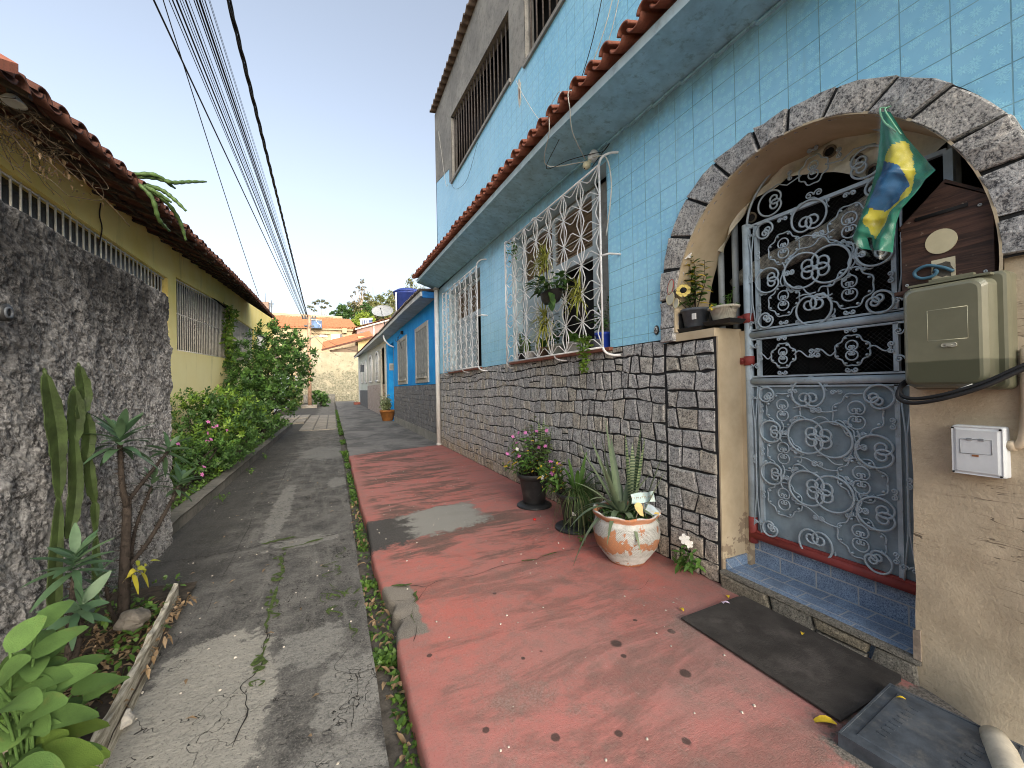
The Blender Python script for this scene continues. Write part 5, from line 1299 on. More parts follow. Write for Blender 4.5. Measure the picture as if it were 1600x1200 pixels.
for (ang,lean,L,Wd,dr) in ((2.3,.55,.60,.060,.05),(1.9,.42,.62,.055,.05),(3.2,.75,.46,.05,.5),(1.2,.35,.60,.05,.02),(2.7,.20,.66,.05,0),(3.7,1.1,.40,.045,1.0),(.4,.45,.5,.045,.2),(-.5,.8,.45,.045,.5),(-1.3,1.1,.38,.04,.7),(4.4,1.3,.36,.045,1.1),(2.1,1.7,.62,.042,1.0),(2.0,2.4,.60,.04,.9),(3.0,2.0,.44,.04,1.3),(5.6,1.0,.35,.04,.9),(1.6,.2,.7,.045,0),(2.5,.9,.5,.05,.3),(1.3,.6,.55,.05,.25),(3.5,.5,.55,.05,.1),(5.0,.5,.48,.045,.2),(.9,.9,.5,.045,.5),(2.9,1.3,.5,.045,.8),(4.0,.8,.42,.05,.4)):
    d=V((math.cos(ang)*lean,math.sin(ang)*lean,1)).normalized(); p0=b+V((math.cos(ang)*.03,math.sin(ang)*.03,0))
    if (p0+d*L).x>2.2: d.x*=.25
    mb.leaf(p0,d,L,Wd,dr,None,0,9,.35,prof=lambda t:min(1,.7+t*.9)*(1-max(0,(t-.3)/.7)**1.6)+.02)
mb.build('pointed_leaves',L_AGAVE,t)
mb=MB(); swords(mb,c+V((.06,-.02,.33)),[(0,0,.66,.055,.10,-.6,0),(-.03,-.04,.62,.055,.22,-1.6,0),(.02,-.05,.55,.055,.38,-1.2,0),(-.02,.02,.6,.05,.06,1.5,0),(.03,.04,.52,.05,.14,.8,0),(.0,-.08,.45,.05,.55,-1.4,0)]); mb.build('sword_leaves',M_SNAKE,t)
mb=MB()
for k in range(520):
    a=ru(0,6.28); q=.185*math.sqrt(rnd()); p=c+V((q*math.cos(a),q*math.sin(a),.345)); mb.leaf(p,rdir(.8),ru(.03,.075),.012,ru(.2,.9),None,0,2,.15)
mb.build('ground_leaves',L_DARK,t)
# painted wooden pieces stuck in the pot
def board(name,lab,pts,c,nr,up,th,mats,cat):
    nr=V(nr).normalized(); up=V(up); up=(up-nr*up.dot(nr)).normalized(); rt=up.cross(nr); c=V(c)
    t=thing(name,lab,cat,c); mb=MB(); n=len(pts)
    f=[c+rt*x+up*y+nr*th*.5 for x,y in pts]; b=[c+rt*x+up*y-nr*th*.5 for x,y in pts]
    mb.add(f+b,[tuple(range(n)),tuple(range(2*n-1,n-1,-1))]+[(i,n+i,n+(i+1)%n,(i+1)%n) for i in range(n)]); mb.build('board',mats[0],t)
    return t,c,rt,up,nr
M_SIGNB=plain('worn_pale_blue_board',(.46,.60,.60),.75,.15,12,.2,50,dirt=(.50,.33,.16),dirtamt=.8,dscale=22)
wav=[(-.085,-.035),(-.03,-.04),(.03,-.034),(.085,-.04),(.082,0),(.088,.036),(.04,.03),(-.02,.036),(-.08,.03),(-.076,0)]
t,cc,rt,up,nr=board('plant_sign','upper wavy pale blue wooden sign stuck in the terracotta pot',wav,(2.02,2.185,.485),(-.45,-.85,.3),(-.12,0,1),.01,[M_SIGNB],'sign')
mb=MB(); x=-.05   # the faded hand lettering on it
def stroke(pts,r=.0022): mb.tube([cc+nr*.0062+rt*(px)+up*(py) for px,py in pts],r,4)
R=random.Random(4)
for k in range(9):   # worn past reading in the photograph
    ox=-.056+k*.0135; stroke([(ox,R.uniform(-.010,-.004)),(ox+R.uniform(-.003,.004),R.uniform(.002,.012))],.0016)
    if k%2: stroke([(ox,R.uniform(-.004,.004)),(ox+.008,R.uniform(-.006,.006))],.0014)
mb.build('lettering',plain('faded_brown_letters',(.33,.27,.18),.8,.3,20,0),t)
mb=MB(); mb.tube([cc-nr*.01+up*.0,cc-nr*.02-up*.14],.004,6); mb.build('stake',M_BARKP,t)
t,cc,rt,up,nr=board('plant_sign','lower pale blue wooden bird shape lying on the rim of the terracotta pot',[(-.07,-.02),(-.02,-.035),(.05,-.03),(.085,-.012),(.06,.014),(.02,.034),(-.04,.03),(-.08,.012)],(2.06,2.165,.398),(-.35,-.75,.55),(.25,-.2,1),.01,[plain('worn_blue_grey_board',(.38,.47,.53),.75,.15,12,.2,50,dirt=(.45,.33,.16),dirtamt=.7,dscale=25)],'sign')
mb=MB(); mb.add([cc+nr*.0065+rt*x+up*y for x,y in ((.035,-.024),(.075,-.014),(.07,0),(.045,-.004))],[(0,1,2,3)]); mb.build('beak',plain('ochre_paint',(.55,.40,.12),.7,.2,20,0),t)
t,cc,rt,up,nr=board('plant_sign','small yellow wooden drop shape on a stick in the terracotta pot',[(.045,-.045),(.030,-.005),(.026,.018),(.012,.034),(-.006,.038),(-.024,.030),(-.032,.010),(-.022,-.012),(.0,-.03),(.022,-.046)],(1.955,2.155,.425),(-.5,-.8,.3),(.35,0,1),.008,[plain('yellow_ochre_board',(.60,.46,.20),.75,.15,15,.2,50,dirt=(.45,.30,.14),dirtamt=.6,dscale=25)],'ornament')
mb=MB(); mb.tube([cc-nr*.006,cc-nr*.012-up*.10],.003,6); mb.build('stake',M_BARKP,t)
# wild plants at wall and pavement
t=thing('wild_flower','single white periwinkle growing from the foot of the stone pillar','plant',(2.215,1.945,0))
mb=MB(); fl=Flowers()
for k in range(9):
    a=ru(2.2,4.2); top=V((2.215+.10*math.cos(a)*ru(.5,1),1.945+.14*math.sin(a),ru(.06,.20))); leafy_stem(mb,(2.22,1.945,0),top,6,.06,.026,0,0,None,.003)
e=leafy_stem(mb,(2.22,1.945,0),(2.165,1.95,.235),6,.055,.024,0,0,None,.003); mb.build('foliage',L_MID,t)
flower(fl,e+V((-.01,-.01,.01)),(-.7,-.7,.4),.034,0); flower(fl,e+V((.01,-.03,-.02)),(-.4,-.9,.2),.028,0); fl.build([M_PETALW],t)
def weed(x,y,z,n,h,r,lab,grp=None,name='weed',mats=None,L=.04):
    mb=MB()
    for k in range(n):
        a=ru(0,6.28); leafy_stem(mb,(x,y,z),(x+r*math.cos(a)*ru(.2,1),y+r*math.sin(a)*ru(.2,1),z+h*ru(.5,1)),5,L,L*.45,0,0,None,.002)
    o=mb.build(name,mats or L_WEED); tag(o,lab,'weed',grp); return o
weed(1.82,2.66,0,4,.10,.05,'small green seedling growing from the crack before the terracotta pot')
for (x,y,lab) in ((-1.22,7.6,'weed sprouting at the kerb foot below the round hedge'),(-1.25,5.9,'weed at the kerb foot nearest the rough wall'),(-1.24,9.2,'weed at the kerb foot below the tall bush')): weed(x,y,-.05,6,.12,.09,lab)
# litter: fallen leaves and a bottle cap
M_YL=plain('fallen_yellow_leaf',(.62,.44,.03),.7,.2,60,0)
for (x,y,a,L,lab) in ((1.79,1.63,1.2,.05,'curled yellow leaf beside the near left corner of the doormat'),(2.13,1.20,.4,.04,'yellow leaf lying on the doormat close to the step'),(1.70,.845,2.3,.085,'long yellow leaf between doormat and inspection cover'),(2.14,1.61,.9,.05,'yellow leaf beside the far corner of the doormat'),(1.98,.80,2.0,.03,'small yellow leaf on top of the inspection cover')):
    mb=MB(); z=.02 if (y<1.58 and x>1.72 and y>.85) else .006
    if y==.80: z=.056; x,y=2.0,.76
    mb.leaf((x,y,z+.004),(math.cos(a),math.sin(a),.35),L,L*.42,.55,None,0,5,.5); o=mb.build('fallen_leaf',M_YL); tag(o,lab,'leaf','fallen yellow leaves')
mb=MB(); mb.leaf((2.06,1.585,.02),(.4,-.8,.2),.035,.02,.2,None,0,3,.3); mb.leaf((2.055,1.585,.02),(-.6,-.6,.3),.03,.018,.2,None,0,3,.3); o=mb.build('fallen_petal',plain('lilac_petal',(.62,.52,.66),.7,.1,30,0)); tag(o,'pale lilac petals at the edge of the doormat','petal')
mb=MB(); mb.lathe([(.012,0),(.015,.002),(.0145,.010),(.011,.014),(0,.015)],(1.765,3.38,.004),14); o=mb.build('bottle_cap',plain('red_plastic',(.50,.02,.02),.4,.1,10,0)); tag(o,'small bright red bottle cap on the red pavement','bottle cap')
# ------------------------------------------------------------------ flower pots on the gate ledge
def tray(x0,x1,y0,y1,z,name,lab):
    mb=MB(); mb.hexa([(x0+.02,y0+.015,z),(x1-.02,y0+.015,z),(x1-.02,y1-.015,z),(x0+.02,y1-.015,z),(x0,y0,z+.028),(x1,y0,z+.028),(x1,y1,z+.028),(x0,y1,z+.028)]); o=mb.build(name,M_BLACKPL,bevel=.004); tag(o,lab,'tray')
tray(2.235,2.40,1.84,2.06,1.657,'plant_tray','black tray under the dark grey pot on the ledge'); tray(2.235,2.40,1.63,1.835,1.675,'plant_tray','black tray under the cream basket pot on the ledge')
c=V((2.315,1.945,1.687)); t=thing('potted_plant','dark grey pot with a leggy white flowered plant on the gate ledge','potted plant',c)
mb=MB(); mb.lathe([(.068,0),(.072,.004),(.090,.108),(.098,.110),(.098,.128),(.090,.128),(.085,.11)],c,32); mb.build('pot',M_GREYPL,t); soil(t,c,.085,c[2]+.11)
mb=MB(); mb.box(2.215,2.222,1.862,1.892,1.73,1.77); mb.build('label',M_WHITE,t)
mb=MB(); fl=Flowers()
for (dx,dy,z,n) in ((-.06,.03,.60,22),(-.03,-.02,.36,14),(.0,-.08,.34,13),(-.05,.08,.22,9),(-.06,-.05,.25,10),(-.03,-.12,.22,9),(-.08,.13,.10,6),(.02,.04,.30,10)):
    e=leafy_stem(mb,c+V((0,0,.11)),c+V((dx,dy,.11+z)),int(n*1.4),.078,.034,0,1,None,.003,.25,(.14,2))
    if z>.5: flower(fl,e,(-.5,-.5,.7),.028,0)
flower(fl,c+V((-.07,0,.50)),(-.6,-.6,.3),.032,0); mb.build('foliage',[M_BARK,L_MID,L_YELLOW],t); fl.build([M_PETALW],t)
c=V((2.315,1.73,1.704)); t=thing('potted_plant','small cream basket weave pot with low succulents on the gate ledge','potted plant',c)
mb=MB(); mb.lathe([(.060,0),(.064,.004),(.082,.072),(.094,.074),(.096,.086),(.088,.090),(.080,.085)],c,32,0,True,0,(.85,1.05)); 
M_BASK=NT('cream_basket'); w1=M_BASK.wave(60,0,0,dirn='Z'); w2=M_BASK.wave(40,0,0,dirn='Y'); M_BASK.bump(M_BASK.math('MAXIMUM',w1,w2),.6,.005); M_BASK=M_BASK.done(M_BASK.mix(M_BASK.ramp(M_BASK.noise(20,4,.6),.3,.7),(.42,.40,.33),(.56,.54,.46)),.7,.3)
mb.build('pot',M_BASK,t); soil(t,c,.078,c[2]+.075)
mb=MB()
for k in range(70): 
    a=ru(0,6.28); q=.08*math.sqrt(rnd()); mb.leaf(c+V((q*math.cos(a),q*math.sin(a),.08)),rdir(.9),ru(.025,.055),.024,.2,None,0 if rnd()<.94 else 1,3,.1)
for k in range(3): leafy_stem(mb,c+V((.0,-.04,.08)),c+V((.0,-.05+ru(-.03,.03),ru(.14,.2))),8,.03,.012,0,0,None,.002)
flower(mb,c+V((-.075,.02,.085)),(-.9,-.3,.3),.022,1); mb.build('succulents',[L_MID,L_YELLOW],t)
# sunflower and butterfly picks
t=thing('flower_ornament','yellow artificial sunflower with a dark centre on a stick in the dark grey ledge pot','ornament',(2.26,1.97,1.80))
mb=MB(); cc=V((2.225,1.965,1.945)); nr=V((-.75,-.6,.25)); flower(mb,cc,nr,.047,0,8); flower(mb,cc-nr*.004,Matrix.Rotation(.35,3,nr.normalized())@nr,.043,0,7); mb.build('petals',plain('yellow_fabric',(.62,.50,.16),.8,.15,20,0),t)
mb=MB(); mb.lathe([(.022,0),(.02,.006),(0,.009)],(0,0,0),14); q=nr.to_track_quat('Z','Y').to_matrix(); mb.v=[tuple(cc+nr.normalized()*.004+q@V(p)) for p in mb.v]; mb.build('centre',M_DARK,t)
mb=MB(); mb.tube([cc,(2.30,1.955,1.80)],.002,5); mb.build('stick',L_MID,t)
t=thing('butterfly_ornament','translucent butterfly with red edged wings on a stick in the dark grey ledge pot','ornament',(2.24,2.02,1.80))
MW=plain('wing_film',(.62,.60,.48),.5,.1,12,0); MR=plain('wing_edge',(.35,.06,.05),.6,.1,12,0)
for (cy,cz,ry,rz,rot,m_) in ((2.045,1.985,.030,.052,.35,MR),(2.05,1.905,.042,.045,0,plain('wing_edge_pale',(.55,.50,.30),.6,.1,12,0)),(2.0,1.86,.028,.034,0,plain('wing_edge_pale',(.55,.50,.30),.6,.1,12,0))):
    pts=[]
    for a in rng(0,2*math.pi,26)[:-1]:
        y=ry*math.cos(a); z=rz*math.sin(a); pts.append((2.19+.2*(y*math.cos(rot)-z*math.sin(rot)),cy+y*math.cos(rot)-z*math.sin(rot),cz+y*math.sin(rot)+z*math.cos(rot)))
    mb=MB(); mb.add(pts+[(x+.003,y,z) for x,y,z in pts],[tuple(range(26)),tuple(range(51,25,-1))],0); mb.tube(pts,.0028,5,1,True); mb.build('wing',[MW,m_],t)
mb=MB(); mb.tube([(2.195,2.015,1.96),(2.20,2.01,1.90),(2.29,1.97,1.80)],.0025,5); mb.build('stick',M_BARK,t)
# ------------------------------------------------------------------ plants at the big window
c=V((2.05,3.46,2.15)); t=thing('hanging_planter','black hanging planter of dark green pothos hooked on the big window grille','hanging planter',c)
mb=MB(); mb.lathe([(.085,0),(.095,.006),(.115,.04),(.118,.042),(.130,.095),(.134,.10),(.134,.112),(.12,.112),(.115,.10)],c,32,0,True,0,(.62,1.35)); mb.build('pot',M_BLACKPL,t)
mb=MB(); mb.tube([(2.115,3.46,2.46),(2.07,3.46,2.42),(2.05,3.46,2.26)],.003,5); mb.build('hook',M_WHITEIRON,t)
hp=lambda t_:(math.sin(math.pi*min(1,t_*.85+.15))**.7)
mb=MB()
for k in range(95):
    a=ru(0,6.28); p=c+V((.06*math.cos(a),.13*math.sin(a),.10)); d=V((math.cos(a)*ru(.3,1)-.2,math.sin(a)*ru(.3,1),ru(.2,1.6))); e=p+d.normalized()*ru(.04,.17); mb.tube([p,e],.0018,4,0,caps=False); mb.leaf(e,(d.x,d.y,ru(-.4,.5)),ru(.06,.10),ru(.04,.06),.4,None,0,4,.15,prof=hp)
for k in range(12): mb.leaf(c+V((-.06,-.13+ru(-.02,.05),.09-k*.012)),(-.3,-.5,-.5),.07,.04,.6,None,0,4,.15,prof=hp)
mb.build('foliage',L_DARK,t)
def spiky(c,n,L,lab,up=.5,name='variegated_plant'):
    mb=MB()
    for k in range(n):
        d=rdir(up*.6); d.x=-abs(d.x)*.8+.1; mb.leaf(V(c)+V((0,ru(-.04,.04),ru(-.09,.09))),d,L*ru(.9,1.7),.014,ru(.0,.45),None,0,5,.3,prof=lambda t:(1-t)**.6)
    mb.tube([V(c)+V((.03,0,.1)),V(c)+V((.03,0,-.25))],.006,5,1); o=mb.build(name,[L_VARIEG,M_BARK]); tag(o,lab,'plant')
spiky((2.03,3.56,2.62),80,.15,'yellow striped spiky plant above the black hanging planter',.5)
spiky((2.05,3.62,2.0),90,.16,'yellow striped spiky plant below the black hanging planter',.2)
spiky((2.07,3.02,2.16),50,.14,'yellow striped spiky plant right of the black hanging planter',.1)
def sillpot(y,r,h,mat_,lab,kind,z=1.66,x=2.31):
    c=V((x,y,z-.026)); t=thing('potted_plant',lab,'potted plant',c)
    mb=MB(); mb.lathe([(r*.72,0),(r*.76,.005),(r*.95,h*.82),(r*1.06,h*.84),(r*1.06,h),(r*.95,h),(r*.9,h*.9)],c,26); mb.build('pot',mat_,t); soil(t,c,r*.88,c[2]+h*.88)
    mb=MB(); top=c+V((0,0,h*.9))
    if kind=='broad':
        for k in range(20): mb.leaf(top+V((ru(-.02,.02),ru(-.03,.03),0)),V((ru(-.8,.3),ru(-.9,.9),ru(.6,1.6))),ru(.12,.24),.055,ru(.2,.6),None,0,5,.2)
        mats=L_MID
    elif kind=='sword': swords(mb,top,[(ru(-.02,.02),ru(-.03,.03),ru(.2,.42),.035,ru(.05,.4),ru(0,6),.05) for k in range(9)]); mats=M_SNAKE
    elif kind=='dark':
        for k in range(10): leafy_stem(mb,top,top+V((ru(-.12,.05),ru(-.12,.12),ru(.1,.34))),9,.055,.028,0,0,None,.002)
        mats=L_DARK
    else:
        for k in range(12): leafy_stem(mb,top,top+V((ru(-.14,.03),ru(-.12,.12),ru(.05,.22))),8,.05,.03,0,0,None,.002)
        mats=L_BRIGHT
    mb.build('foliage',mats,t)
sillpot(4.70,.05,.10,M_BLACKPL,'small dark pot of sword leaves at the left end of the big window sill','sword')
sillpot(4.45,.085,.11,M_WHITE,'white bowl with light green leaves on the left part of the big window sill','bright')
sillpot(4.12,.07,.13,plain('brown_pot',(.14,.09,.06),.7,.2,12,.1),'brown pot with light broad leaves on the big window sill','broad')
sillpot(3.78,.11,.13,plain('grey_green_pot',(.20,.23,.21),.7,.2,12,.1),'wide grey green pot of dark leaves in the middle of the big window sill','dark')
sillpot(3.45,.08,.12,plain('pale_grey_pot',(.36,.38,.36),.7,.2,12,.1),'pale grey pot with broad leaves right of the wide grey green one on the sill','broad')
sillpot(2.95,.085,.15,plain('bright_blue_pot',(.02,.06,.42),.45,.15,9,.05),'bright blue pot with dark green leaves at the right end of the big window sill','dark')
# trailing succulent
t=thing('trailing_plant','bright round leaved trailing plant spilling over the right part of the big window sill','plant',(2.09,2.97,1.70))
mb=MB()
for k in range(170):
    q=rnd(); z=1.75-.34*q**1.1; w=.085*(1-q*.72); p=V((2.10+ru(-.05,.03),2.955+.02*q+ru(-w,w),z)); mb.leaf(p,V((ru(-1,.1),ru(-.6,.6),ru(-.3,.9))),ru(.026,.042),.036,.2,None,0,3,.1,prof=hp)
for k in range(4): mb.tube([(2.13,2.96+ru(-.04,.04),1.75),(2.07,2.96+ru(-.04,.04),1.70),(2.08,2.96+ru(-.03,.03),1.42)],.002,4,0)
mb.build('leaves',L_BRIGHT,t)
mb=MB(); c=V((2.24,2.97,1.635)); mb.lathe([(.05,0),(.065,.08),(.07,.085),(.06,.085)],c,20); mb.build('pot',M_GREYPL,t)
# vine tendrils on the left edge of the grille
mb=MB()
for k in range(26): mb.leaf((2.10+ru(-.02,.02),4.66-.28*rnd(),ru(2.92,3.12)),rdir(.1),.05,.035,.3,None,0,3,.15)
mb.tube(cr([(2.11,4.7,3.0),(2.11,4.6,3.05),(2.11,4.5,2.98),(2.11,4.38,3.06)],5),.002,4,0)
o=mb.build('climbing_vine',L_MID); tag(o,'thin green vine climbing the upper left corner of the big window grille','plant')
# ------------------------------------------------------------------ lamp holder, loose wires
t=thing('wall_lamp','cream bulb in a white holder hanging under the eave above the big window','lamp',(2.17,2.90,3.34))
mb=MB(); mb.tube([(2.20,2.885,3.40),(2.165,2.895,3.352)],[.045,.042],14); mb.tube([(2.165,2.895,3.352),(2.155,2.898,3.335)],[.03,.028],12); mb.build('holder',M_WHITE,t)
mb=MB(); cc=V((2.125,2.905,3.295)); d=V((-.55,.1,-.75)).normalized(); q=d.to_track_quat('Z','Y').to_matrix()
mb.lathe([(.016,-.045),(.018,-.03),(.034,.0),(.036,.015),(.028,.035),(.010,.046),(0,.047)],(0,0,0),18); mb.v=[tuple(cc+q@V(p)) for p in mb.v]; mb.build('bulb',plain('dusty_cream_glass',(.56,.53,.36),.45,.1,10,0),t)
mb=MB(); mb.tube([cc+d*.043,cc+d*.050],.006,8); mb.build('cap',M_DARK,t)
def wire(pts,r,m_,lab,grp='loose wires hanging on the blue facade'):
    mb=MB(); mb.tube(cr(pts,7),r,5); o=mb.build('loose_wire',m_); tag(o,lab,'wire',grp)
wire([(2.2,2.50,5.5),(2.2,2.75,4.68),(2.2,3.1,4.20),(2.2,3.5,4.0),(2.21,3.7,3.98),(2.19,3.55,4.06),(2.16,3.35,4.0)],.004,M_CABLE,'black wire falling from the top edge to a loop above the eave')
wire([(2.21,2.4,5.5),(2.21,2.62,4.57),(2.2,3.1,4.1),(2.1,3.4,3.86),(1.80,3.0,3.74),(1.76,2.95,3.52),(1.9,3.25,3.42),(2.13,2.92,3.33)],.0045,M_GREYCABLE,'pale wire crossing the roof tiles down to the bulb')
wire([(2.23,2.3,5.4),(2.23,2.6,4.45),(2.21,3.0,4.0),(1.76,2.62,3.66),(1.76,2.62,3.50),(1.85,2.72,3.40),(2.10,2.9,3.33)],.004,M_GREYCABLE,'pale wire hanging over the eave nearest the stone arch')
wire([(2.23,4.55,5.28),(2.21,4.3,4.9),(2.2,3.9,4.35),(2.2,3.6,4.12),(2.2,3.45,4.25),(2.22,3.5,4.4),(2.22,3.72,4.36)],.0035,M_GREYCABLE,'pale wire sagging from the filler patch to the tiles')
wire([(1.83,2.9,3.45),(1.9,3.25,3.39),(2.0,3.0,3.36),(2.14,2.86,3.37),(2.16,2.72,3.32),(2.18,2.66,3.36),(2.16,2.78,3.30),(2.14,2.86,3.25)],.0035,M_CABLE,'black wire under the soffit knotted round the lamp holder')
wire([(2.14,2.84,3.33),(2.17,2.70,3.26),(2.19,2.66,3.05),(2.19,2.68,2.85),(2.22,2.78,2.62)],.006,M_GREYCABLE,'pale cable looping down right of the big window grille')
wire([(2.23,7.65,5.5),(2.22,7.3,5.15),(2.22,6.6,4.98),(2.22,6.0,5.3)],.003,M_CABLE,'thin wire sagging below the far upstairs window')
wire([(2.23,8.5,7.0),(2.24,8.35,6.5),(2.23,8.0,5.6),(2.22,7.75,5.45)],.004,M_GREYCABLE,'pale wire hanging down the bare concrete corner upstairs')
# ------------------------------------------------------------------ bright blue house
def m_wallpaint(name,c1,c2,st,bs=.5,sc_=25,damt=.35):
    t=NT(name); n=t.noise(2.5,5,.6); c=t.mix(t.ramp(n,.3,.7),c1,c2); s=t.noise(1,6,.7,src=t.map((2,2,.7))); c=t.mix(t.ramp(s,.52,.75,0,damt),c,st)
    t.bump(t.noise(sc_,5,.75),bs,.015); return t.done(c,.85,.2)
M_BLUE=m_wallpaint('bright_blue_paint',(.014,.30,.80),(.03,.38,.86),(.03,.22,.55),.9,22,.25)
M_BLUESTONE=m_granite('grey_stone_blocks_plain',(.10,.10,.105),(.21,.21,.22),(.34,.335,.33),(1,.95,.9),60)
blue=thing('blue_house','single storey bright blue house with two grey shuttered windows and grey block base','house',(W,12.5,0))
def holes(mb,x,y0,y1,z0,ztop,ops,m=0):
    ys=sorted({y0,y1,*[o[0] for o in ops],*[o[1] for o in ops]})
    for a,b in zip(ys,ys[1:]):
        o=[q for q in ops if q[0]<=a+1e-6 and q[1]>=b-1e-6]
        if o:
            o=o[0]; 
            if o[2]>z0: mb.quad((x,b,z0),(x,a,z0),(x,a,o[2]),(x,b,o[2]),m)
            mb.quad((x,b,o[3]),(x,a,o[3]),(x,a,ztop(a)),(x,b,ztop(b)),m)
        else: mb.quad((x,b,z0),(x,a,z0),(x,a,ztop(a)),(x,b,ztop(b)),m)
def reveal(mb,x,d,o,m=0):
    y0,y1,z0,z1=o
    mb.quad((x,y1,z0),(x+d,y1,z0),(x+d,y1,z1),(x,y1,z1),m); mb.quad((x,y0,z0),(x,y0,z1),(x+d,y0,z1),(x+d,y0,z0),m)
    mb.quad((x,y0,z1),(x,y1,z1),(x+d,y1,z1),(x+d,y0,z1),m); mb.quad((x,y0,z0),(x+d,y0,z0),(x+d,y1,z0),(x,y1,z0),m)
WB=[(10.08,11.52,1.60,2.92),(13.2,14.9,1.60,2.96)]
zt=lambda y:lerp(3.45,3.50,(y-9)/7)
mb=MB(); ops=WB+[(16.2,17.75,-.1,3.2)]; holes(mb,W,8.9,18.4,1.40,zt,[(a,b,max(c,1.40),d) for a,b,c,d in ops])
for o in WB: reveal(mb,W,.15,o)
reveal(mb,W,.45,(16.2,17.75,0,3.2)); mb.box(W+.005,W+.3,17.76,18.4,0,1.4); mb.box(W-.02,W+.0,17.75,18.35,0,3.4); mb.box(W+.45,W+.5,16.1,17.8,0,3.3)
mb.build('wall',M_BLUE,blue)
mb=MB(); mb.box(W+.004,W+.2,8.9,16.2,-.1,1.40); mb.build('mortar_backing',plain('grey_mortar',(.09,.09,.09),.9,.3,20,.3),blue)
mb=MB(); courses(mb,8.93,16.18,.22,1.39,W+.003,[0,.11,.22,.33,.44,.55,.66,.77,.885,1],.16,.34,.006,31,.016,.007); mb.build('block_base',M_BLUESTONE,blue)
mb=MB(); mb.box(W-.03,W+.1,8.92,16.2,-.1,.215); mb.build('plinth',M_CONC,blue)
M_SHUT=plain('grey_shutter_board',(.28,.28,.26),.8,.2,8,.3,40); M_FRM=plain('weathered_cream_frame',(.45,.43,.38),.8,.15,8,.3,40)
for (a,b,c_,d) in WB:
    mb=MB(); 
    for (p,q,r,s) in ((a-.12,a,c_-.14,d+.12),(b,b+.12,c_-.14,d+.12),(a,b,d,d+.12),(a,b,c_-.14,c_)): mb.box(W-.03,W+.02,p,q,r,s)
    w=mb.build('window',M_FRM,blue); mb=MB(); n=7
    for k in range(n): mb.box(W-.016-.006*(k%2),W+.03,lerp(a,b,k/n)+.004,lerp(a,b,(k+1)/n)-.004,c_+.004,d-.004)
    mb.box(W-.028,W-.02,a+.05,b-.05,c_+.12,c_+.17); mb.build('shutter',M_SHUT,w)
    mb=MB(); mb.box(W-.075,W-.018,a+.1,b-.1,c_-.02,c_+.012); mb.build('sill',M_FRM,w)
mb=MB(); mb.box(W+.02,W+.4,17.725,17.748,2.12,2.42); nt_=mb.build('notice_board',plain('notice_paper',(.48,.50,.47),.7,.1,10,0),blue)
mb=MB()
for k in range(5): mb.box(W+.06,W+.34-.05*(k%2),17.721,17.7249,2.17+k*.042,2.185+k*.042)
mb.build('notice_print',plain('notice_ink',(.10,.11,.11),.8,.2,10,0),nt_)
# eave: white fascia, blue grey soffit, corrugated sheet above
EB=[(8.92,3.50),(11.0,3.44),(17,3.42),(18.4,3.42)]
def eave(parent,y0,y1,xf,zf,zw,fas,sof,h=.10,roofm=None,pitch=.18,xr=None,rise=.35):
    mb=MB()
    for a,b in zip(rng(y0,y1,12),rng(y0,y1,12)[1:]):
        mb.quad((xf,a,zf(a)),(xf,b,zf(b)),(W,b,zw(b)),(W,a,zw(a)),0); mb.box(xf-.02,xf,a,b,0,0) if 0 else None
        mb.hexa([(xf-.025,a,zf(a)-.005),(xf,a,zf(a)-.005),(xf,b,zf(b)-.005),(xf-.025,b,zf(b)-.005),(xf-.025,a,zf(a)+h),(xf,a,zf(a)+h),(xf,b,zf(b)+h),(xf-.025,b,zf(b)+h)],1)
    for y in (y0,y1): mb.quad((xf,y,zf(y)),(W,y,zw(y)),(W,y,zf(y)+h),(xf,y,zf(y)+h),0)
    e=mb.build('eave',[sof,fas],parent)
    mb=MB(); n=int((y1-y0)/pitch*8); vs=[];fs=[]; x0=xf-.07
    for j in range(n+1):
        y=lerp(y0-.05,y1,j/n); w=.025*math.sin(2*math.pi*y/pitch)
        vs+=[(x0,y,zf(y)+h+.03+w),(x0,y,zf(y)+h+.045+w),(W+2.6,y,zf(y)+h+rise*2.6+w),(W+2.6,y,zf(y)+h+rise*2.6-.015+w)]
    for j in range(n):
        for i in range(4): a=j*4+i; fs.append((a,j*4+(i+1)%4,j*4+4+(i+1)%4,a+4))
    mb.add(vs,fs,0); return mb.build('roof',roofm,parent)
M_FIBRE=plain('weathered_fibre_roof',(.19,.16,.14),.9,.35,5,.4,40,dirt=(.06,.045,.04),dirtamt=.7)
M_WHITEDIRTY=plain('dirty_white_fascia',(.60,.60,.57),.7,.12,7,.15,50,dirt=(.28,.27,.24),dirtamt=.6,dscale=5)
M_SOFW=plain('pale_soffit',(.42,.45,.47),.8,.15,5,.2,50,dirt=(.22,.23,.22),dirtamt=.6)
EZ=[(8.9,3.41),(11,3.48),(17.3,3.58),(39,4.15)]
eave(blue,8.95,18.2,1.88,lambda y:interp(EZ,y),lambda y:zt(y)-.02,M_WHITEDIRTY,M_SOFW,.10,M_FIBRE,.18,rise=.12)
mb=MB(); mb.box(1.90,W,8.94,8.99,3.38,3.52); mb.build('eave_end',plain('blue_eave_end',(.02,.16,.45),.8,.2,8,.2),blue)
mb=MB(); mb.box(W+.2,6,9,18.3,0,3.5); mb.build('rear_mass',M_CONC,blue)
mb=MB(); mb.tube(cr([(1.9,16.4,3.45),(1.92,16.2,3.25),(2.05,16.0,3.05),(2.22,15.9,2.95)],6),.03,8)
o=mb.build('drain_hose',M_WHITE); tag(o,'white plastic drain pipe curving from the roof edge to the bright blue wall','pipe')
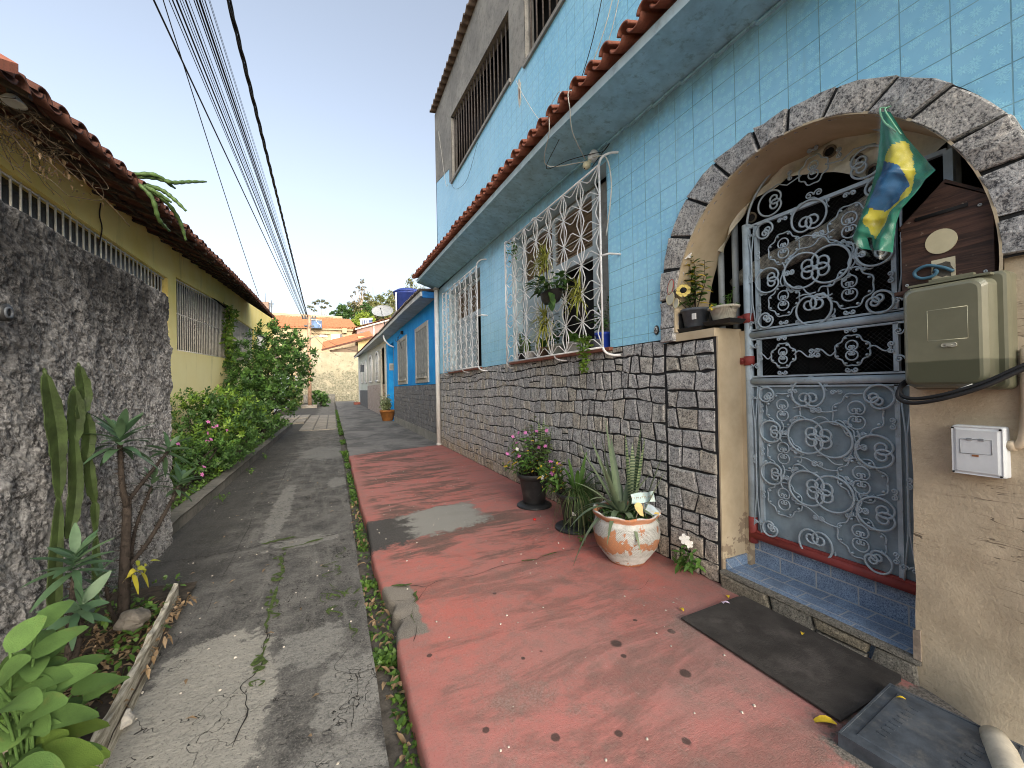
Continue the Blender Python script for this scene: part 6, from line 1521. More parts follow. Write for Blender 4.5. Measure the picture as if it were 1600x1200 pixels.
mb=MB(); mb.tube(cr([(2.20,15.4,3.2),(2.19,14.9,3.05),(2.2,14.4,3.2),(2.2,13.9,3.24)],6),.008,5); mb.tube(cr([(2.20,14.8,3.2),(2.19,14.3,3.0),(2.19,14.0,2.85),(2.2,13.9,2.7)],6),.008,5); mb.box(2.18,2.25,13.8,14.0,3.2,3.3)
o=mb.build('loose_wire',M_CABLE); tag(o,'tangle of black wires high on the bright blue wall','wire')
# potted plant by the doorway
c=V((2.08,17.0,-.005)); t=thing('potted_plant','orange brown pot with a pale green plant by the bright blue house doorway','potted plant',c)
mb=MB(); mb.lathe([(.20,0),(.21,.01),(.30,.36),(.32,.37),(.32,.44),(.29,.44),(.28,.38)],c,30); mb.build('pot',plain('orange_brown_pot',(.32,.13,.035),.6,.2,8,.1),t); soil(t,c,.27,.39)
mb=MB()
for k in range(60): leafy_stem(mb,c+V((0,0,.4)),c+V((ru(-.3,.17),ru(-.3,.3),ru(.55,1.15))),7,.12,.06,0,0,None,.005)
mb.build('foliage',m_leaf('leaf_pale_green',(.20,.27,.10),(.36,.40,.22)),t)
# ------------------------------------------------------------------ cream house, then the white house beyond
M_CREAM=m_wallpaint('cream_paint',(.54,.51,.42),(.62,.58,.48),(.40,.37,.29),.3)
M_PALEW=m_wallpaint('pale_greenish_paint',(.56,.60,.52),(.64,.66,.58),(.42,.44,.38),.3)
def m_pinkstone():
    t=NT('pink_stone_facing'); v=t.vor(5,'F1'); e=t.vor(5,'DISTANCE_TO_EDGE'); c=t.mix(t.ramp(v,.1,.6),(.38,.29,.24),(.50,.41,.35)); c=t.mix(t.ramp(e,.02,.06,1,0),c,(.22,.18,.16)); t.bump(e,.5,.02); return t.done(c,.9,.2)
cream=thing('cream_house','cream house with arched white windows and pink stone base beyond the bright blue house','house',(W,23,0))
WC=[(21.2,22.85,1.75,2.95),(24.9,26.9,1.78,3.05)]
mb=MB(); zc=lambda y:lerp(3.5,4.0,(y-18)/12)
holes(mb,W,18.4,29,1.55,zc,[(18.8,20.2,1.55,3.3)]+WC)
for o in WC: reveal(mb,W,.15,o)
mb.box(W+.3,W+.4,18.7,20.3,0,3.4); mb.box(W-.06,W,18.42,18.8,0,3.3); mb.box(W-.06,W,20.2,20.55,0,3.3); mb.box(W+.2,6,18.5,29,0,3.7)
mb.build('wall',M_CREAM,cream)
mb=MB(); mb.box(W-.02,W+.2,20.55,29,-.1,1.56); mb.build('stone_base',m_pinkstone(),cream)
def archwin(parent,o,x=W,pm=M_WHITE):
    y0,y1,z0,z1=o; m=(y0+y1)/2; r=(y1-y0)/2; mb=MB()
    pts=[(x-.05,y0,z0)]+[(x-.05,m-r*math.cos(a),z1-.1+.45*math.sin(a)) for a in rng(0,math.pi,12)]+[(x-.05,y1,z0)]
    mb.tube(pts,.055,6); mb.tube([(x-.04,y0,z0),(x-.04,y1,z0)],.06,6)
    for k in (1,2,3): mb.tube([(x-.02,lerp(y0,y1,k/4),z0),(x-.02,lerp(y0,y1,k/4),z1+.2)],.022,5)
    for k in range(1,5): mb.tube([(x-.02,y0,lerp(z0,z1,k/5)),(x-.02,y1,lerp(z0,z1,k/5))],.022,5)
    w=mb.build('window',pm,parent); mb=MB()
    mb.add([(x-.012,p[1],p[2]) for p in pts],[tuple(range(len(pts)))]); mb.build('pane',plain('far_window_glass',(.12,.14,.16),.15,.3,1,0,spec=.5),w)
for o in WC: archwin(cream,o)
mb=MB(); mb.box(W+.25,W+.3,18.8,20.2,0,3.25); mb.build('door',M_WHITE,cream)
E2=lambda y:interp(EZ,y)
eave(cream,18.2,30,1.88,E2,zc,M_WHITEDIRTY,M_SOFW,.12,M_TERRA_OLD,.24,rise=.15)
white=thing('white_house','pale greenish house with dark grey plinth at the far end of the right row','house',(W,36,0))
zc2=lambda y:lerp(4.0,4.45,(y-29)/10)
mb=MB(); WW=[(29.3,30.6,1.8,3.0),(33,34.6,1.85,3.1)]
holes(mb,W,29,39.5,1.2,zc2,WW+[(37,38.6,1.2,3.3)]); mb.box(W+.2,6,29,39.5,0,4.0); mb.quad((W,39.5,0),(6,39.5,0),(6,39.5,4.4),(W,39.5,4.4)); mb.box(W+.05,W+.1,36.9,38.7,0,3.4)
mb.build('wall',M_PALEW,white); mb=MB(); mb.box(W-.03,W+.2,29,36.9,-.1,1.25); mb.build('plinth',plain('dark_grey_plinth',(.15,.15,.15),.9,.2,6,.3),white)
for o in WW: archwin(white,o)
eave(white,30,38.2,1.88,E2,zc2,M_WHITEDIRTY,M_SOFW,.14,M_TERRA_OLD,.24,rise=.15)
mb=MB(); mb.box(W-.0,W+.05,37.1,38.5,.2,3.2); mb.build('door',M_WHITE,white)
mb=MB(); mb.box(1.75,W,37,38.6,-.02,.18); o=mb.build('brick_step',plain('red_brick_step',(.30,.10,.07),.85,.2,8,.3)); tag(o,'small red brick step before the last door of the right row','step')
t=thing('air_vent_box','small dark grey box on the wall of the pale far house','box',(W,31.6,2.9)); mb=MB(); mb.box(W-.3,W,31.3,32.1,2.65,3.15); mb.build('casing',M_GREYPL,t); mb=MB()
for k in range(5): mb.box(W-.31,W-.301,31.35,32.05,2.72+k*.08,2.75+k*.08)
mb.build('grill',M_STEEL,t)
# satellite dish and water tank on the roofs
t=thing('satellite_dish','pale grey satellite dish on the roof edge of the bright blue house','satellite dish',(1.96,17,4.3))
mb=MB(); vs=[];fs=[]; nr=V((-.30,-.85,.35)).normalized(); q=nr.to_track_quat('Z','Y').to_matrix(); cc=V((1.96,17,4.53))
for i in range(7):
    for k in range(32):
        r=.43*i/6; a=2*math.pi*k/32; vs.append(tuple(cc+q@V((r*math.cos(a)*1.0,r*math.sin(a)*.62,.35*r*r))))
fs=[(i*32+k,i*32+(k+1)%32,(i+1)*32+(k+1)%32,(i+1)*32+k) for i in range(6) for k in range(32)]
mb.add(vs,fs,0,True); mb.tube([vs[6*32+k] for k in range(32)],.012,5,0,True); mb.build('reflector',plain('dish_grey',(.30,.32,.34),.5,.06,5,0),t)
mb=MB(); e=cc+nr*.38+V((0,0,-.10)); mb.tube([cc-V((0,0,.27)),e],.012,5); mb.tube([e,e+nr*.05],.03,8); mb.tube([cc-nr*.02,cc-nr*.1,V((2.05,17.1,3.75))],.02,6); mb.build('arm',M_GREYPL,t)
t=thing('water_tank','dark blue water tank with a lid on the roof behind the corrugated eave','water tank',(3.0,17,4.4))
M_TANK=plain('tank_blue',(.025,.045,.20),.5,.2,3,.1,20)
mb=MB(); mb.lathe([(.50,.2),(.52,.22),(.56,.95),(.60,.97),(.60,1.05),(.57,1.06)],(3.0,17,4.3),36); mb.build('body',M_TANK,t); mb=MB(); mb.lathe([(.62,1.06),(.62,1.10),(.45,1.20),(.15,1.25),(.1,1.29),(0,1.29)],(3.0,17,4.3),36); mb.build('lid',M_TANK,t)
mb=MB(); mb.tube([(2.46,16.7,3.7),(2.46,16.7,5.3)],.03,6); mb.build('pipe',M_WHITE,t)
mb=MB(); mb.box(2.4,3.6,16.4,17.6,3.6,4.5); mb.build('stand',M_CONC,t)
# ------------------------------------------------------------------ end of the alley
def m_endwall():
    t=NT('stained_cream_render'); x=t.xyz(); n=t.noise(.9,6,.7); c=t.mix(t.ramp(n,.3,.7),(.25,.23,.16),(.34,.31,.23))
    m=t.noise(1.2,7,.75,dist=.5); m2=t.noise(5,5,.7)
    cov=t.math('ADD',m,t.math('MULTIPLY',t.ramp(x[2],4.6,2.6),.13)); c=t.mix(t.ramp(cov,.52,.64,0,.85),c,t.mix(t.ramp(m2,.4,.6),(.10,.10,.07),(.24,.23,.17)))
    t.bump(t.math('ADD',m,t.math('MULTIPLY',m2,.6)),.8,.06); return t.done(c,.95,.1)
mb=MB(); mb.box(-3.6,5,50,50.4,-.2,5.75)
endw=mb.build('end_wall',m_endwall()); tag(endw,'stained cream rendered wall closing the far end of the alley','wall')
mb=MB(); mb.box(-2.9,.3,49.0,50,-.1,.85); o=mb.build('masonry_bench',M_KERB,bevel=.03); tag(o,'low weathered masonry bench along the foot of the far cream wall','bench')
mb=MB(); mb.hexa([(-3.75,24,-.1),(-3.55,24,-.1),(-3.55,50,-.1),(-3.75,50,-.1),(-3.75,24,2.6),(-3.55,24,2.6),(-3.55,50,2.9),(-3.75,50,2.9)])
o=mb.build('white_wall',plain('white_blue_wall_paint',(.62,.66,.70),.8,.1,1.5,.2,10,dirt=(.36,.40,.44),dirtamt=.6,dscale=.8)); tag(o,'white painted garden wall on the left behind the utility pole','wall')
# utility pole
pole=thing('utility_pole','slim rusty brown utility pole standing at the far left kerb','pole',(-1.64,35,0))
mb=MB(); mb.tube([(-1.64,35,-.1),(-1.62,35,4),(-1.60,35,7.35)],[.15,.135,.115],12); mb.build('mast',plain('rusty_pole',(.34,.22,.15),.9,.3,3,.3,20),pole)
mb=MB(); mb.box(-2.1,-1.1,34.95,35.05,7.0,7.12); mb.box(-1.95,-1.25,34.9,35.1,6.4,6.5)
for x in (-2.05,-1.85,-1.35,-1.15): mb.tube([(x,35,7.12),(x,35,7.27)],.05,8)
mb.build('crossarm',M_GREYPL,pole)
mb=MB(); mb.tube([(-1.6,34.9,5.4),(-1.2,34.6,5.58),(-.75,34.2,5.62)],.03,6); mb.build('lamp_arm',M_STEEL,pole); mb=MB(); mb.hexa([(-.85,34.1,5.5),(-.25,34.1,5.5),(-.25,34.35,5.5),(-.85,34.35,5.5),(-.8,34.12,5.68),(-.4,34.12,5.66),(-.4,34.33,5.66),(-.8,34.33,5.68)]); mb.build('lamp_head',M_WHITE,pole)
mb=MB(); mb.box(-2.2,-1.1,34.2,36.4,-.1,.16); tag(mb.build('concrete_pad',M_SLAB,bevel=.03),'concrete pad around the foot of the utility pole','pad')
# ------------------------------------------------------------------ houses beyond the wall
M_BEIGE=m_wallpaint('beige_far_paint',(.36,.285,.185),(.42,.34,.225),(.28,.215,.14),.2); M_GLASSD=plain('dark_far_glass',(.03,.035,.045),.2,.3,2,0)
t=thing('beige_house','beige house with broad orange tiled roof above the far cream wall','house',(0,78,0))
mb=MB(); mb.box(-9.2,4.3,75,81,0,12.0); mb.box(-3.3,4.5,74.6,75,11.75,11.98); mb.box(-3.3,-.2,74.7,75,11.05,11.3); mb.box(1.75,2.5,74.4,75,11.3,12.1); mb.build('wall',M_BEIGE,t)
for (a,b,z0,z1) in ((-.05,1.35,9.55,11.1),(2.1,3.3,9.9,10.8)):
    mb=MB(); mb.box(a,b,74.93,75,z0,z1); w=mb.build('window',M_WHITEDIRTY,t); mb=MB(); mb.box(b+.02,b+.4,74.92,75,z0+.1,z1) if b<2 else mb.box(b+.1,b+.55,74.92,75,z0+.5,z1+.1); mb.build('dark_opening',M_GLASSD,w)
    mb=MB(); mb.box((a+b)/2-.03,(a+b)/2+.03,74.9,74.93,z0,z1); mb.build('frame',M_WHITE,w)
def tileroof(pts,n,parent,mat_,name='roof',thick=.15,amp=.07):
    """pts: eave left, eave right, ridge right, ridge left; corrugated along the eave"""
    A,B,C_,D=[V(p) for p in pts]; mb=MB(); vs=[];fs=[]; m=n*6; rows_=8
    for j in range(rows_+1):
        for i in range(m+1):
            p=A.lerp(B,i/m).lerp(D.lerp(C_,i/m),j/rows_); w=amp*abs(math.sin(math.pi*i/6))+.05*(j%2)*0
            vs.append((p.x,p.y,p.z+w+ru(-.02,.02)))
    for j in range(rows_):
        for i in range(m): a=j*(m+1)+i; fs.append((a,a+1,a+m+2,a+m+1))
    mb.add(vs,fs,0,True); mb.quad(A,B,B-V((0,0,thick)),A-V((0,0,thick))); mb.quad(A-V((0,0,thick)),B-V((0,0,thick)),C_-V((0,0,thick)),D-V((0,0,thick)))
    return mb.build(name,mat_,parent)
tileroof([(-9.4,74.5,11.9),(4.2,74.5,12.3),(3.2,79,14.5),(-9.0,79,14.4)],26,t,M_ORANGE)
t=thing('tan_house','tan rooftop parapet house rising behind the orange tiled roof','house',(-3,84,0))
mb=MB(); mb.box(-10,1.9,82,88,0,15.2); mb.build('wall',plain('tan_far_wall',(.36,.27,.165),.9,.15,1,.2),t); mb=MB(); mb.box(-10,-2.2,81.9,82.4,15.1,15.5); mb.box(-2.2,1.95,81.9,82.4,15.15,15.45); mb.build('parapet',plain('tan_far_parapet',(.40,.32,.22),.9,.15,1,.2),t)
mb=MB(); 
for k in range(9): mb.box(-8.5+k*.7,-8.1+k*.7,81.95,82,13.4+.2*(k%3),13.7+.2*(k%3))
mb.build('brick_patch',plain('orange_far_brick',(.5,.24,.12),.9,.2,2,.2),t)
t=thing('roof_panel','dark blue tarpaulin covered box on the orange tiled roof','box',(-2.2,73,11.8))
mb=MB(); mb.box(-3.0,-1.45,73.2,74.4,11.8,13.1); mb.build('body',plain('blue_tarp_far',(.08,.14,.26),.6,.4,1.5,.2,8),t); mb=MB(); mb.tube([(-2.3,73.15,13.0),(-2.0,73.15,12.5),(-1.6,73.15,12.3),(-1.6,73.15,11.9)],.05,5); mb.tube([(-3,73.15,13.12),(-1.4,73.15,13.12)],.07,5); mb.build('trim',M_WHITEDIRTY,t)
t=thing('mauve_house','mauve house with a pitched terracotta roof and white trim beyond the far wall','house',(6,66,0))
mb=MB(); mb.box(3.6,12,65.2,71,0,10.6); mb.hexa([(3.6,65.2,10.6),(12,65.2,10.6),(12,71,10.6),(3.6,71,10.6),(3.6,65.2,10.65),(12,65.2,13.5),(12,71,13.5),(3.6,71,10.65)]); mb.build('wall',plain('mauve_wall',(.27,.185,.165),.9,.12,1,.2),t)
mb=MB(); mb.hexa([(3.3,64.7,10.5),(12.2,64.7,13.5),(12.2,65.2,13.5),(3.3,65.2,10.5),(3.3,64.7,10.75),(12.2,64.7,13.75),(12.2,65.2,13.75),(3.3,65.2,10.75)]); mb.tube([(6.1,65.15,9),(6.1,65.15,11.6)],.10,6); mb.build('trim',plain('far_white_trim',(.55,.50,.45),.8,.1,2,0),t)
tileroof([(3.2,64.6,10.85),(3.2,71.5,10.85),(12.2,71.5,13.9),(12.2,64.6,13.9)],16,t,M_ORANGE)
mb=MB(); mb.box(4.1,4.65,65.13,65.2,9.4,10.35); w=mb.build('window',M_GLASSD,t); mb=MB(); mb.box(4.05,4.7,65.1,65.2,9.3,9.4); mb.build('sill',M_WHITEDIRTY,w)
t=thing('solar_heater','white and blue rooftop solar water heater on the mauve house','solar heater',(5.1,66.5,11.9))
mb=MB(); mb.hexa([(4.2,66,11.5),(6.0,66,12.0),(6.0,67,12.6),(4.2,67,12.1),(4.2,66,11.62),(6.0,66,12.12),(6.0,67,12.75),(4.2,67,12.25)]); mb.build('panel',plain('solar_blue',(.06,.09,.19),.3,.3,2,0),t)
mb=MB(); mb.tube([(4.15,67,12.5),(6.1,67,12.75)],.17,10)
for k in range(4): mb.box(4.2+k*.35,4.35+k*.35,65.9,66,11.6+k*.1,12.3+k*.1)
mb.build('frame',M_WHITE,t)
t=thing('low_roof_house','low yellow house with a sloping terracotta roof just behind the far wall','house',(2.5,61,0))
mb=MB(); mb.box(3.45,6.5,60.2,66,0,9.0); mb.build('wall',plain('far_yellow_wall',(.44,.34,.17),.9,.12,1,.2),t)
mb=MB(); mb.box(-.2,3.45,60.6,66,0,6.9); mb.hexa([(-.2,60.6,6.9),(3.45,60.6,6.9),(3.45,66,6.9),(-.2,66,6.9),(-.2,60.6,6.95),(3.45,60.6,7.7),(3.45,66,7.7),(-.2,66,6.95)]); mb.build('gable',plain('far_brown_wall',(.16,.12,.09),.9,.2,1,.2),t)
tileroof([(-1.2,59.4,6.95),(-1.2,66,8.6),(5.4,66,10.6),(5.4,59.4,9.0)],14,t,M_ORANGE,amp=.12)
mb=MB(); mb.hexa([(-1.25,59.3,6.7),(5.4,59.3,8.75),(5.4,59.5,8.75),(-1.25,59.5,6.7),(-1.25,59.3,6.95),(5.4,59.3,9.02),(5.4,59.5,9.02),(-1.25,59.5,6.95)]); mb.build('verge',M_TERRA_OLD,t)
t=thing('rooftop_chimney','brown chimney block with aerial poles beyond the yellow house roof','chimney',(-5.2,40,0))
mb=MB(); mb.box(-5.45,-4.95,40,40.6,0,9.15); mb.box(-7.5,-4.6,40.2,44,0,6); mb.build('stack',plain('brown_render',(.22,.16,.13),.9,.2,2,.2),t); mb=MB(); mb.tube([(-4.75,40,6),(-4.75,40,9.3)],.03,6); mb.tube([(-5.2,40,9.1),(-5.2,40,9.9)],.02,5); mb.tube([(-4.95,40,9.0),(-4.55,40,9.0)],.04,5); mb.box(-4.82,-4.68,39.95,40.05,8.7,9.0); mb.build('aerial',M_GREYPL,t)
# ------------------------------------------------------------------ hill and trees
mb=MB(); vs=[];fs=[]; nx,ny=60,40
for j in range(ny+1):
    for i in range(nx+1):
        x=lerp(-120,140,i/nx); y=lerp(52,230,j/ny); ramp_=min(1,max(0,(y-85)/45)); h=ramp_*(18+7*max(0,min(1.6,(x+2)/18)))+3*ramp_*noise.noise((x*.04,y*.04,0))
        if x<1: h-=ramp_*min(13,(1-x)*1.3)
        vs.append((x,y,h-.2))
for j in range(ny):
    for i in range(nx): a=j*(nx+1)+i; fs.append((a,a+1,a+nx+2,a+nx+1))
mb.add(vs,fs,0,True); tag(mb.build('hill',plain('hill_scrub',(.07,.085,.03),.95,.5,.4,.5,2)),kind='structure')
def tree(name,lab,base,h,crowns,leafm,lw,n,trunk_r=.3,bark=M_BARKP,flat=1,limbs=True,grp='trees on the hill'):
    t=thing(name,lab,'tree',base,grp); base=V(base); mb=MB(); top=base+V((0,0,h*.55))
    mb.tube([base,base+V((.1*h*.1,0,h*.3)),top],[trunk_r,trunk_r*.8,trunk_r*.6],8)
    for (c,r) in crowns:
        c=base+V(c); mb.tube(bez(top,(top+c)*.5+V((0,0,-h*.03)),c,6),[trunk_r*.5*(1-.7*i/6) for i in range(7)],6)
        for k in range(4):
            d=rdir(.2); mb.tube([c-V((0,0,r*.3)),c+V((d.x*r*.8,d.y*r*.8,d.z*r*.5*flat))],[trunk_r*.2,trunk_r*.07],5)
    mb.build('trunk',bark,t)
    mb=MB(); tot=sum(r**2 for c,r in crowns)
    for (c,r) in crowns:
        c=base+V(c); m=int(n*r*r/tot); cl=[]
        for q in range(max(4,int(m/26))):
            d=rdir(.15); d=d*r*(rnd()**.45); cl.append((c+V((d.x,d.y,d.z*flat)),r*ru(.16,.34)))
        for k in range(m):
            p,rr=random.choice(cl); d=rdir(0)*rr*rnd()**.5; o=rdir(.5); mb.chip(p+V((d.x,d.y,d.z*flat)),rdir(-.1),o,lw*ru(.7,1.3),lw*.6)
    mb.build('crown',leafm,t)
# ------------------------------------------------------------------ left side: rough dark wall
mb=MB(); ny,nz=330,170; vs=[];fs=[]; XL=-1.31
def rx(y,z):
    a=.016*noise.noise((y*2.2,z*2.2,0))+.016*noise.noise((y*7,z*7,3))+.013*noise.noise((y*17,z*17,7))+.012*abs(noise.noise((y*34,z*34,1)))+.009*noise.noise((y*60,z*60,2))
    return XL+a-.02
for j in range(nz+1):
    for i in range(ny+1):
        y=lerp(4.5,-2,(i/ny)**1.45); top=2.185+.012*noise.noise((y*3,0,2))+.012*noise.noise((y*14,0,2)); z=lerp(-.2,top,j/nz)
        if i==0: y+=.012*noise.noise((z*5,3,0))+.016*noise.noise((z*22,3,0))
        vs.append((rx(y,z)-(.02 if j==nz else 0),y,z))
for j in range(nz):
    for i in range(ny): a=j*(ny+1)+i; fs.append((a,a+1,a+ny+2,a+ny+1))
mb.add(vs,fs,0,False)
q=[vs[j*(ny+1)] for j in range(nz+1)]; mb.add(q+[(XL-.18,p[1],p[2]) for p in q],[(j,j+1,nz+2+j,nz+1+j) for j in range(nz)])
q=[vs[nz*(ny+1)+i] for i in range(ny+1)]; mb.add(q+[(XL-.18,p[1],p[2]) for p in q],[(i,i+1,ny+2+i,ny+1+i) for i in range(ny)])
mb.quad((XL-.18,4.5,-.2),(XL-.18,-2,-.2),(XL-.18,-2,2.19),(XL-.18,4.5,2.19))
o=mb.build('rough_wall',M_ROUGH); tag(o,'tall dark mildewed rough rendered wall at the left edge of the photo','wall')
t=thing('pipe_stub','short black pipe end sticking out of the dark rough wall','pipe',(-1.25,2.4,1.66))
mb=MB(); mb.tube([(-1.33,2.36,1.655),(-1.24,2.36,1.65)],.03,14); mb.build('tube',M_BLACKPL,t); mb=MB(); mb.tube([(-1.245,2.36,1.65),(-1.225,2.36,1.65)],.037,14); mb.ring((-1.224,2.36,1.65),.020,.006,(1,0,0),14,5,1); mb.build('collar',[M_BLACKPL,M_GREYPL],t)
# ------------------------------------------------------------------ yellow house
XY=-2.40
yh=thing('yellow_house','long yellow house with white barred windows under a dark tiled eave','house',(XY,9,0))
ST=[(1,3.46),(4.5,3.47),(5.9,3.50),(8,3.63),(12,3.92),(15.8,4.15),(20.5,4.4)]
zy=lambda y:interp(ST,y)+.02
zw_=lambda y:zy(y)+.14
WN=[((1.2,3.17),(8.08,3.17),2.0,2.1),((8.46,3.29),(12.2,3.52),2.03,2.16),((12.62,3.36),(15.82,3.42),2.10,2.28),((16.4,3.5),(19.0,3.55),2.2,2.3)]
mb=MB(); ys=[1.0]
def q4(y0,y1,b0,b1,t0,t1): mb.quad((XY,y0,b0),(XY,y1,b1),(XY,y1,t1),(XY,y0,t0))
prev=.5
for (a,b,z0,z1) in WN:
    q4(prev,a[0],-.1,-.1,zy(prev),zy(a[0])); 
    for k in range(6):
        s,e=k/6,(k+1)/6; y0,y1=lerp(a[0],b[0],s),lerp(a[0],b[0],e)
        q4(y0,y1,-.1,-.1,lerp(z0,z1,s),lerp(z0,z1,e)); q4(y0,y1,lerp(a[1],b[1],s),lerp(a[1],b[1],e),zy(y0),zy(y1))
    D=.16
    mb.quad((XY,b[0],z1),(XY-D,b[0],z1),(XY-D,b[0],b[1]),(XY,b[0],b[1])); mb.quad((XY,a[0],z0),(XY,a[0],a[1]),(XY-D,a[0],a[1]),(XY-D,a[0],z0))
    mb.quad((XY,a[0],a[1]),(XY,b[0],b[1]),(XY-D,b[0],b[1]),(XY-D,a[0],a[1])); mb.quad((XY,a[0],z0),(XY-D,a[0],z0),(XY-D,b[0],z1),(XY,b[0],z1))
    prev=b[0]
q4(prev,20.5,-.1,-.1,zy(prev),zy(20.5)); mb.quad((XY,20.5,-.1),(-7,20.5,-.1),(-7,20.5,4.4),(XY,20.5,4.4)); mb.quad((XY,.5,-.1),(XY,.5,3.5),(-7,.5,3.5),(-7,.5,-.1))
for a,b in zip(rng(.5,20.5,40),rng(.5,20.5,40)[1:]): q4(a,b,zy(a),zy(b),zw_(a),zw_(b)); mb.quad((XY,a,zw_(a)-.02),(XY,b,zw_(b)-.02),(XY-4.6,b,zw_(b)-.02),(XY-4.6,a,zw_(a)-.02))
mb.build('wall',M_YELLOW,yh)
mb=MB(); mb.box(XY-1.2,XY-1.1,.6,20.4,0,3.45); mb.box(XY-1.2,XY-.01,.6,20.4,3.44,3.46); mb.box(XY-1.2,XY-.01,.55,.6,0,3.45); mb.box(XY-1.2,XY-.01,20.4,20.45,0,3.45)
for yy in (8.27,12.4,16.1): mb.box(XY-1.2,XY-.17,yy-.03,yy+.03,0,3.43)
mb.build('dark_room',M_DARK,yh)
for i,(a,b,z0,z1) in enumerate(WN):
    x=XY-.05; mb=MB(); n=int((b[0]-a[0])/.118)
    for k in range(1,n):
        s=k/n; y=lerp(a[0],b[0],s); mb.tube([(x,y,lerp(z0,z1,s)),(x,y,lerp(a[1],b[1],s))],.010,5)
    for f in (.0,.52,1.0): mb.tube([(x,a[0],lerp(z0,a[1],f)+(.02 if f<.5 else -.02 if f>.9 else 0)),(x,b[0],lerp(z1,b[1],f)+(.02 if f<.5 else -.02 if f>.9 else 0))],.010,5)
    if i in(1,2):
        for yc in (lerp(a[0],b[0],.32),lerp(a[0],b[0],.62)):
            for zc_ in (.25,.45,.6,.8):
                z=lerp(z0,a[1],zc_); 
                for s in (1,-1): mb.tube([(x-.012,yc+s*(.015+.03*math.sin(t_*math.pi)),z+.13*(t_-.5)) for t_ in rng(0,1,8)],.006,4)
    w=mb.build('window',M_BARS,yh)
    mb=MB(); mb.box(x-.10,x-.07,a[0],b[0],z0,min(a[1],b[1]),0); mb.build('pane',plain('dim_window_glass',(.035,.035,.038),.25,.3,2,0,spec=.5),w)
    mb=MB(); m=.03
    for (p,q_) in ((a[0],a[0]+.05),(b[0]-.05,b[0])): mb.box(x-.07,x-.03,p,q_,max(z0,z1),min(a[1],b[1]))
    mb.build('frame',plain('brown_window_frame',(.10,.075,.055),.7,.2,8,.1),w)
# roof of half round tiles seen from below, battens
EV=[(3.0,3.07),(3.5,3.22),(5.0,3.33),(8,3.48),(11.2,3.60),(14.7,3.66)]
ze=lambda y:interp(EV,y)
XE=-1.66
mb=MB(); y=3.25; P=.215
def ltile(y,r,up,x0,z0,x1,z1,n=8,th=.014):
    vs=[];fs=[]
    for (x,z,s) in ((x0,z0,1),(x1,z1,.9)):
        for rr in (r*s,r*s-th):
            for i in range(n+1):
                a=math.pi*i/n; vs.append((x,y+rr*math.cos(a)*1.08,z+(rr*math.sin(a)*.85 if up else -rr*math.sin(a)*.7)))
    m=n+1
    for i in range(n): fs+=[(i,i+1,m+i+1,m+i),(i,2*m+i,2*m+i+1,i+1),(m+i,m+i+1,3*m+i+1,3*m+i)]
    mb.add(vs,fs,0,True)
while y<14.75:
    e=ze(y); w=zy(y)+.10; sl=(w-e)/.74
    for (o,up,dz,r) in ((0,False,.035,.085),(P/2,True,.025,.075)):
        for k in range(2):   # two lengths of tile reach past the wall
            j=ru(-.007,.007); x0=XE-.02-.42*k+ru(-.012,.012); x1=x0-.46
            f=lambda x:e+sl*(XE-x)
            ltile(y+o,r,up,x0,f(x0)+dz+j+(.018 if k==0 else .0)*0,x1,f(x1)+dz+j-.012)
    y+=P
mb.build('eave_tiles',M_TERRA_OLD,yh)
mb=MB(); vs=[];fs=[]; n=120
for j in range(n+1):
    y=lerp(3.1,14.9,j/n); e=ze(y); w=zy(y)+.10; sl=(w-e)/.74
    for x in (XE-.45,-2.42,-5.2): vs.append((x,y,e+sl*min(XE-x,.9)+max(0,XE-x-.9)*.42+.07))
for j in range(n):
    for i in range(2): a=j*3+i; fs.append((a,a+3,a+4,a+1))
mb.add(vs,fs,0); mb.build('roof',M_TERRA_OLD,yh)
mb=MB()
for k in range(24):
    y=3.5+k*.48; e=ze(y); w=zy(y)+.10; sl=(w-e)/.74; f=lambda x:e+sl*(XE-x)-.035
    mb.hexa([(XE-.05,y-.02,f(XE-.05)-.03),(XE-.05,y+.02,f(XE-.05)-.03),(XY,y+.02,f(XY)-.03),(XY,y-.02,f(XY)-.03),(XE-.05,y-.02,f(XE-.05)),(XE-.05,y+.02,f(XE-.05)),(XY,y+.02,f(XY)),(XY,y-.02,f(XY))][::1])
for dx in (.20,.50):
    pts=[(XE-dx,y,ze(y)+(zy(y)+.10-ze(y))/.74*dx-.03) for y in rng(3.2,14.7,40)]; mb.tube(pts,.022,4)
mb.build('rafters',plain('dark_rafter_wood',(.055,.040,.032),.9,.35,9,.3,40),yh)
mb=MB(); mb.hexa([(-1.62,3.05,3.07),(-1.62,3.22,3.16),(-3.6,3.22,4.2),(-3.6,3.05,4.1),(-1.62,3.05,3.13),(-1.62,3.22,3.22),(-3.6,3.22,4.27),(-3.6,3.05,4.17)])
mb.build('verge_tile',M_TERRA,yh)
# black seam of damp on the yellow wall
mb=MB(); mb.tube(cr([(-2.385,6.03,3.50),(-2.385,6.0,3.35),(-2.385,6.05,3.22),(-2.385,5.98,3.0)],5),.007,5); o=mb.build('bare_stem',M_BARK); tag(o,'dark dead climber stem on the yellow wall above the first window','plant')
# lamp under the eave
t=thing('eave_lamp','pale grey bowl lamp under the near end of the left tiled eave','lamp',(-1.86,3.55,3.22))
mb=MB(); mb.lathe([(0.015,.05),(.03,.04),(.06,.0),(.064,-.008),(.055,-.004),(0,.0)],(-1.85,3.62,3.20),24); mb.build('shade',plain('lamp_shade_grey',(.55,.56,.55),.5,.1,5,0),t); mb=MB(); mb.tube([(-1.85,3.62,3.26),(-1.87,3.64,3.36)],.025,8); mb.build('bracket',M_BLACKPL,t)
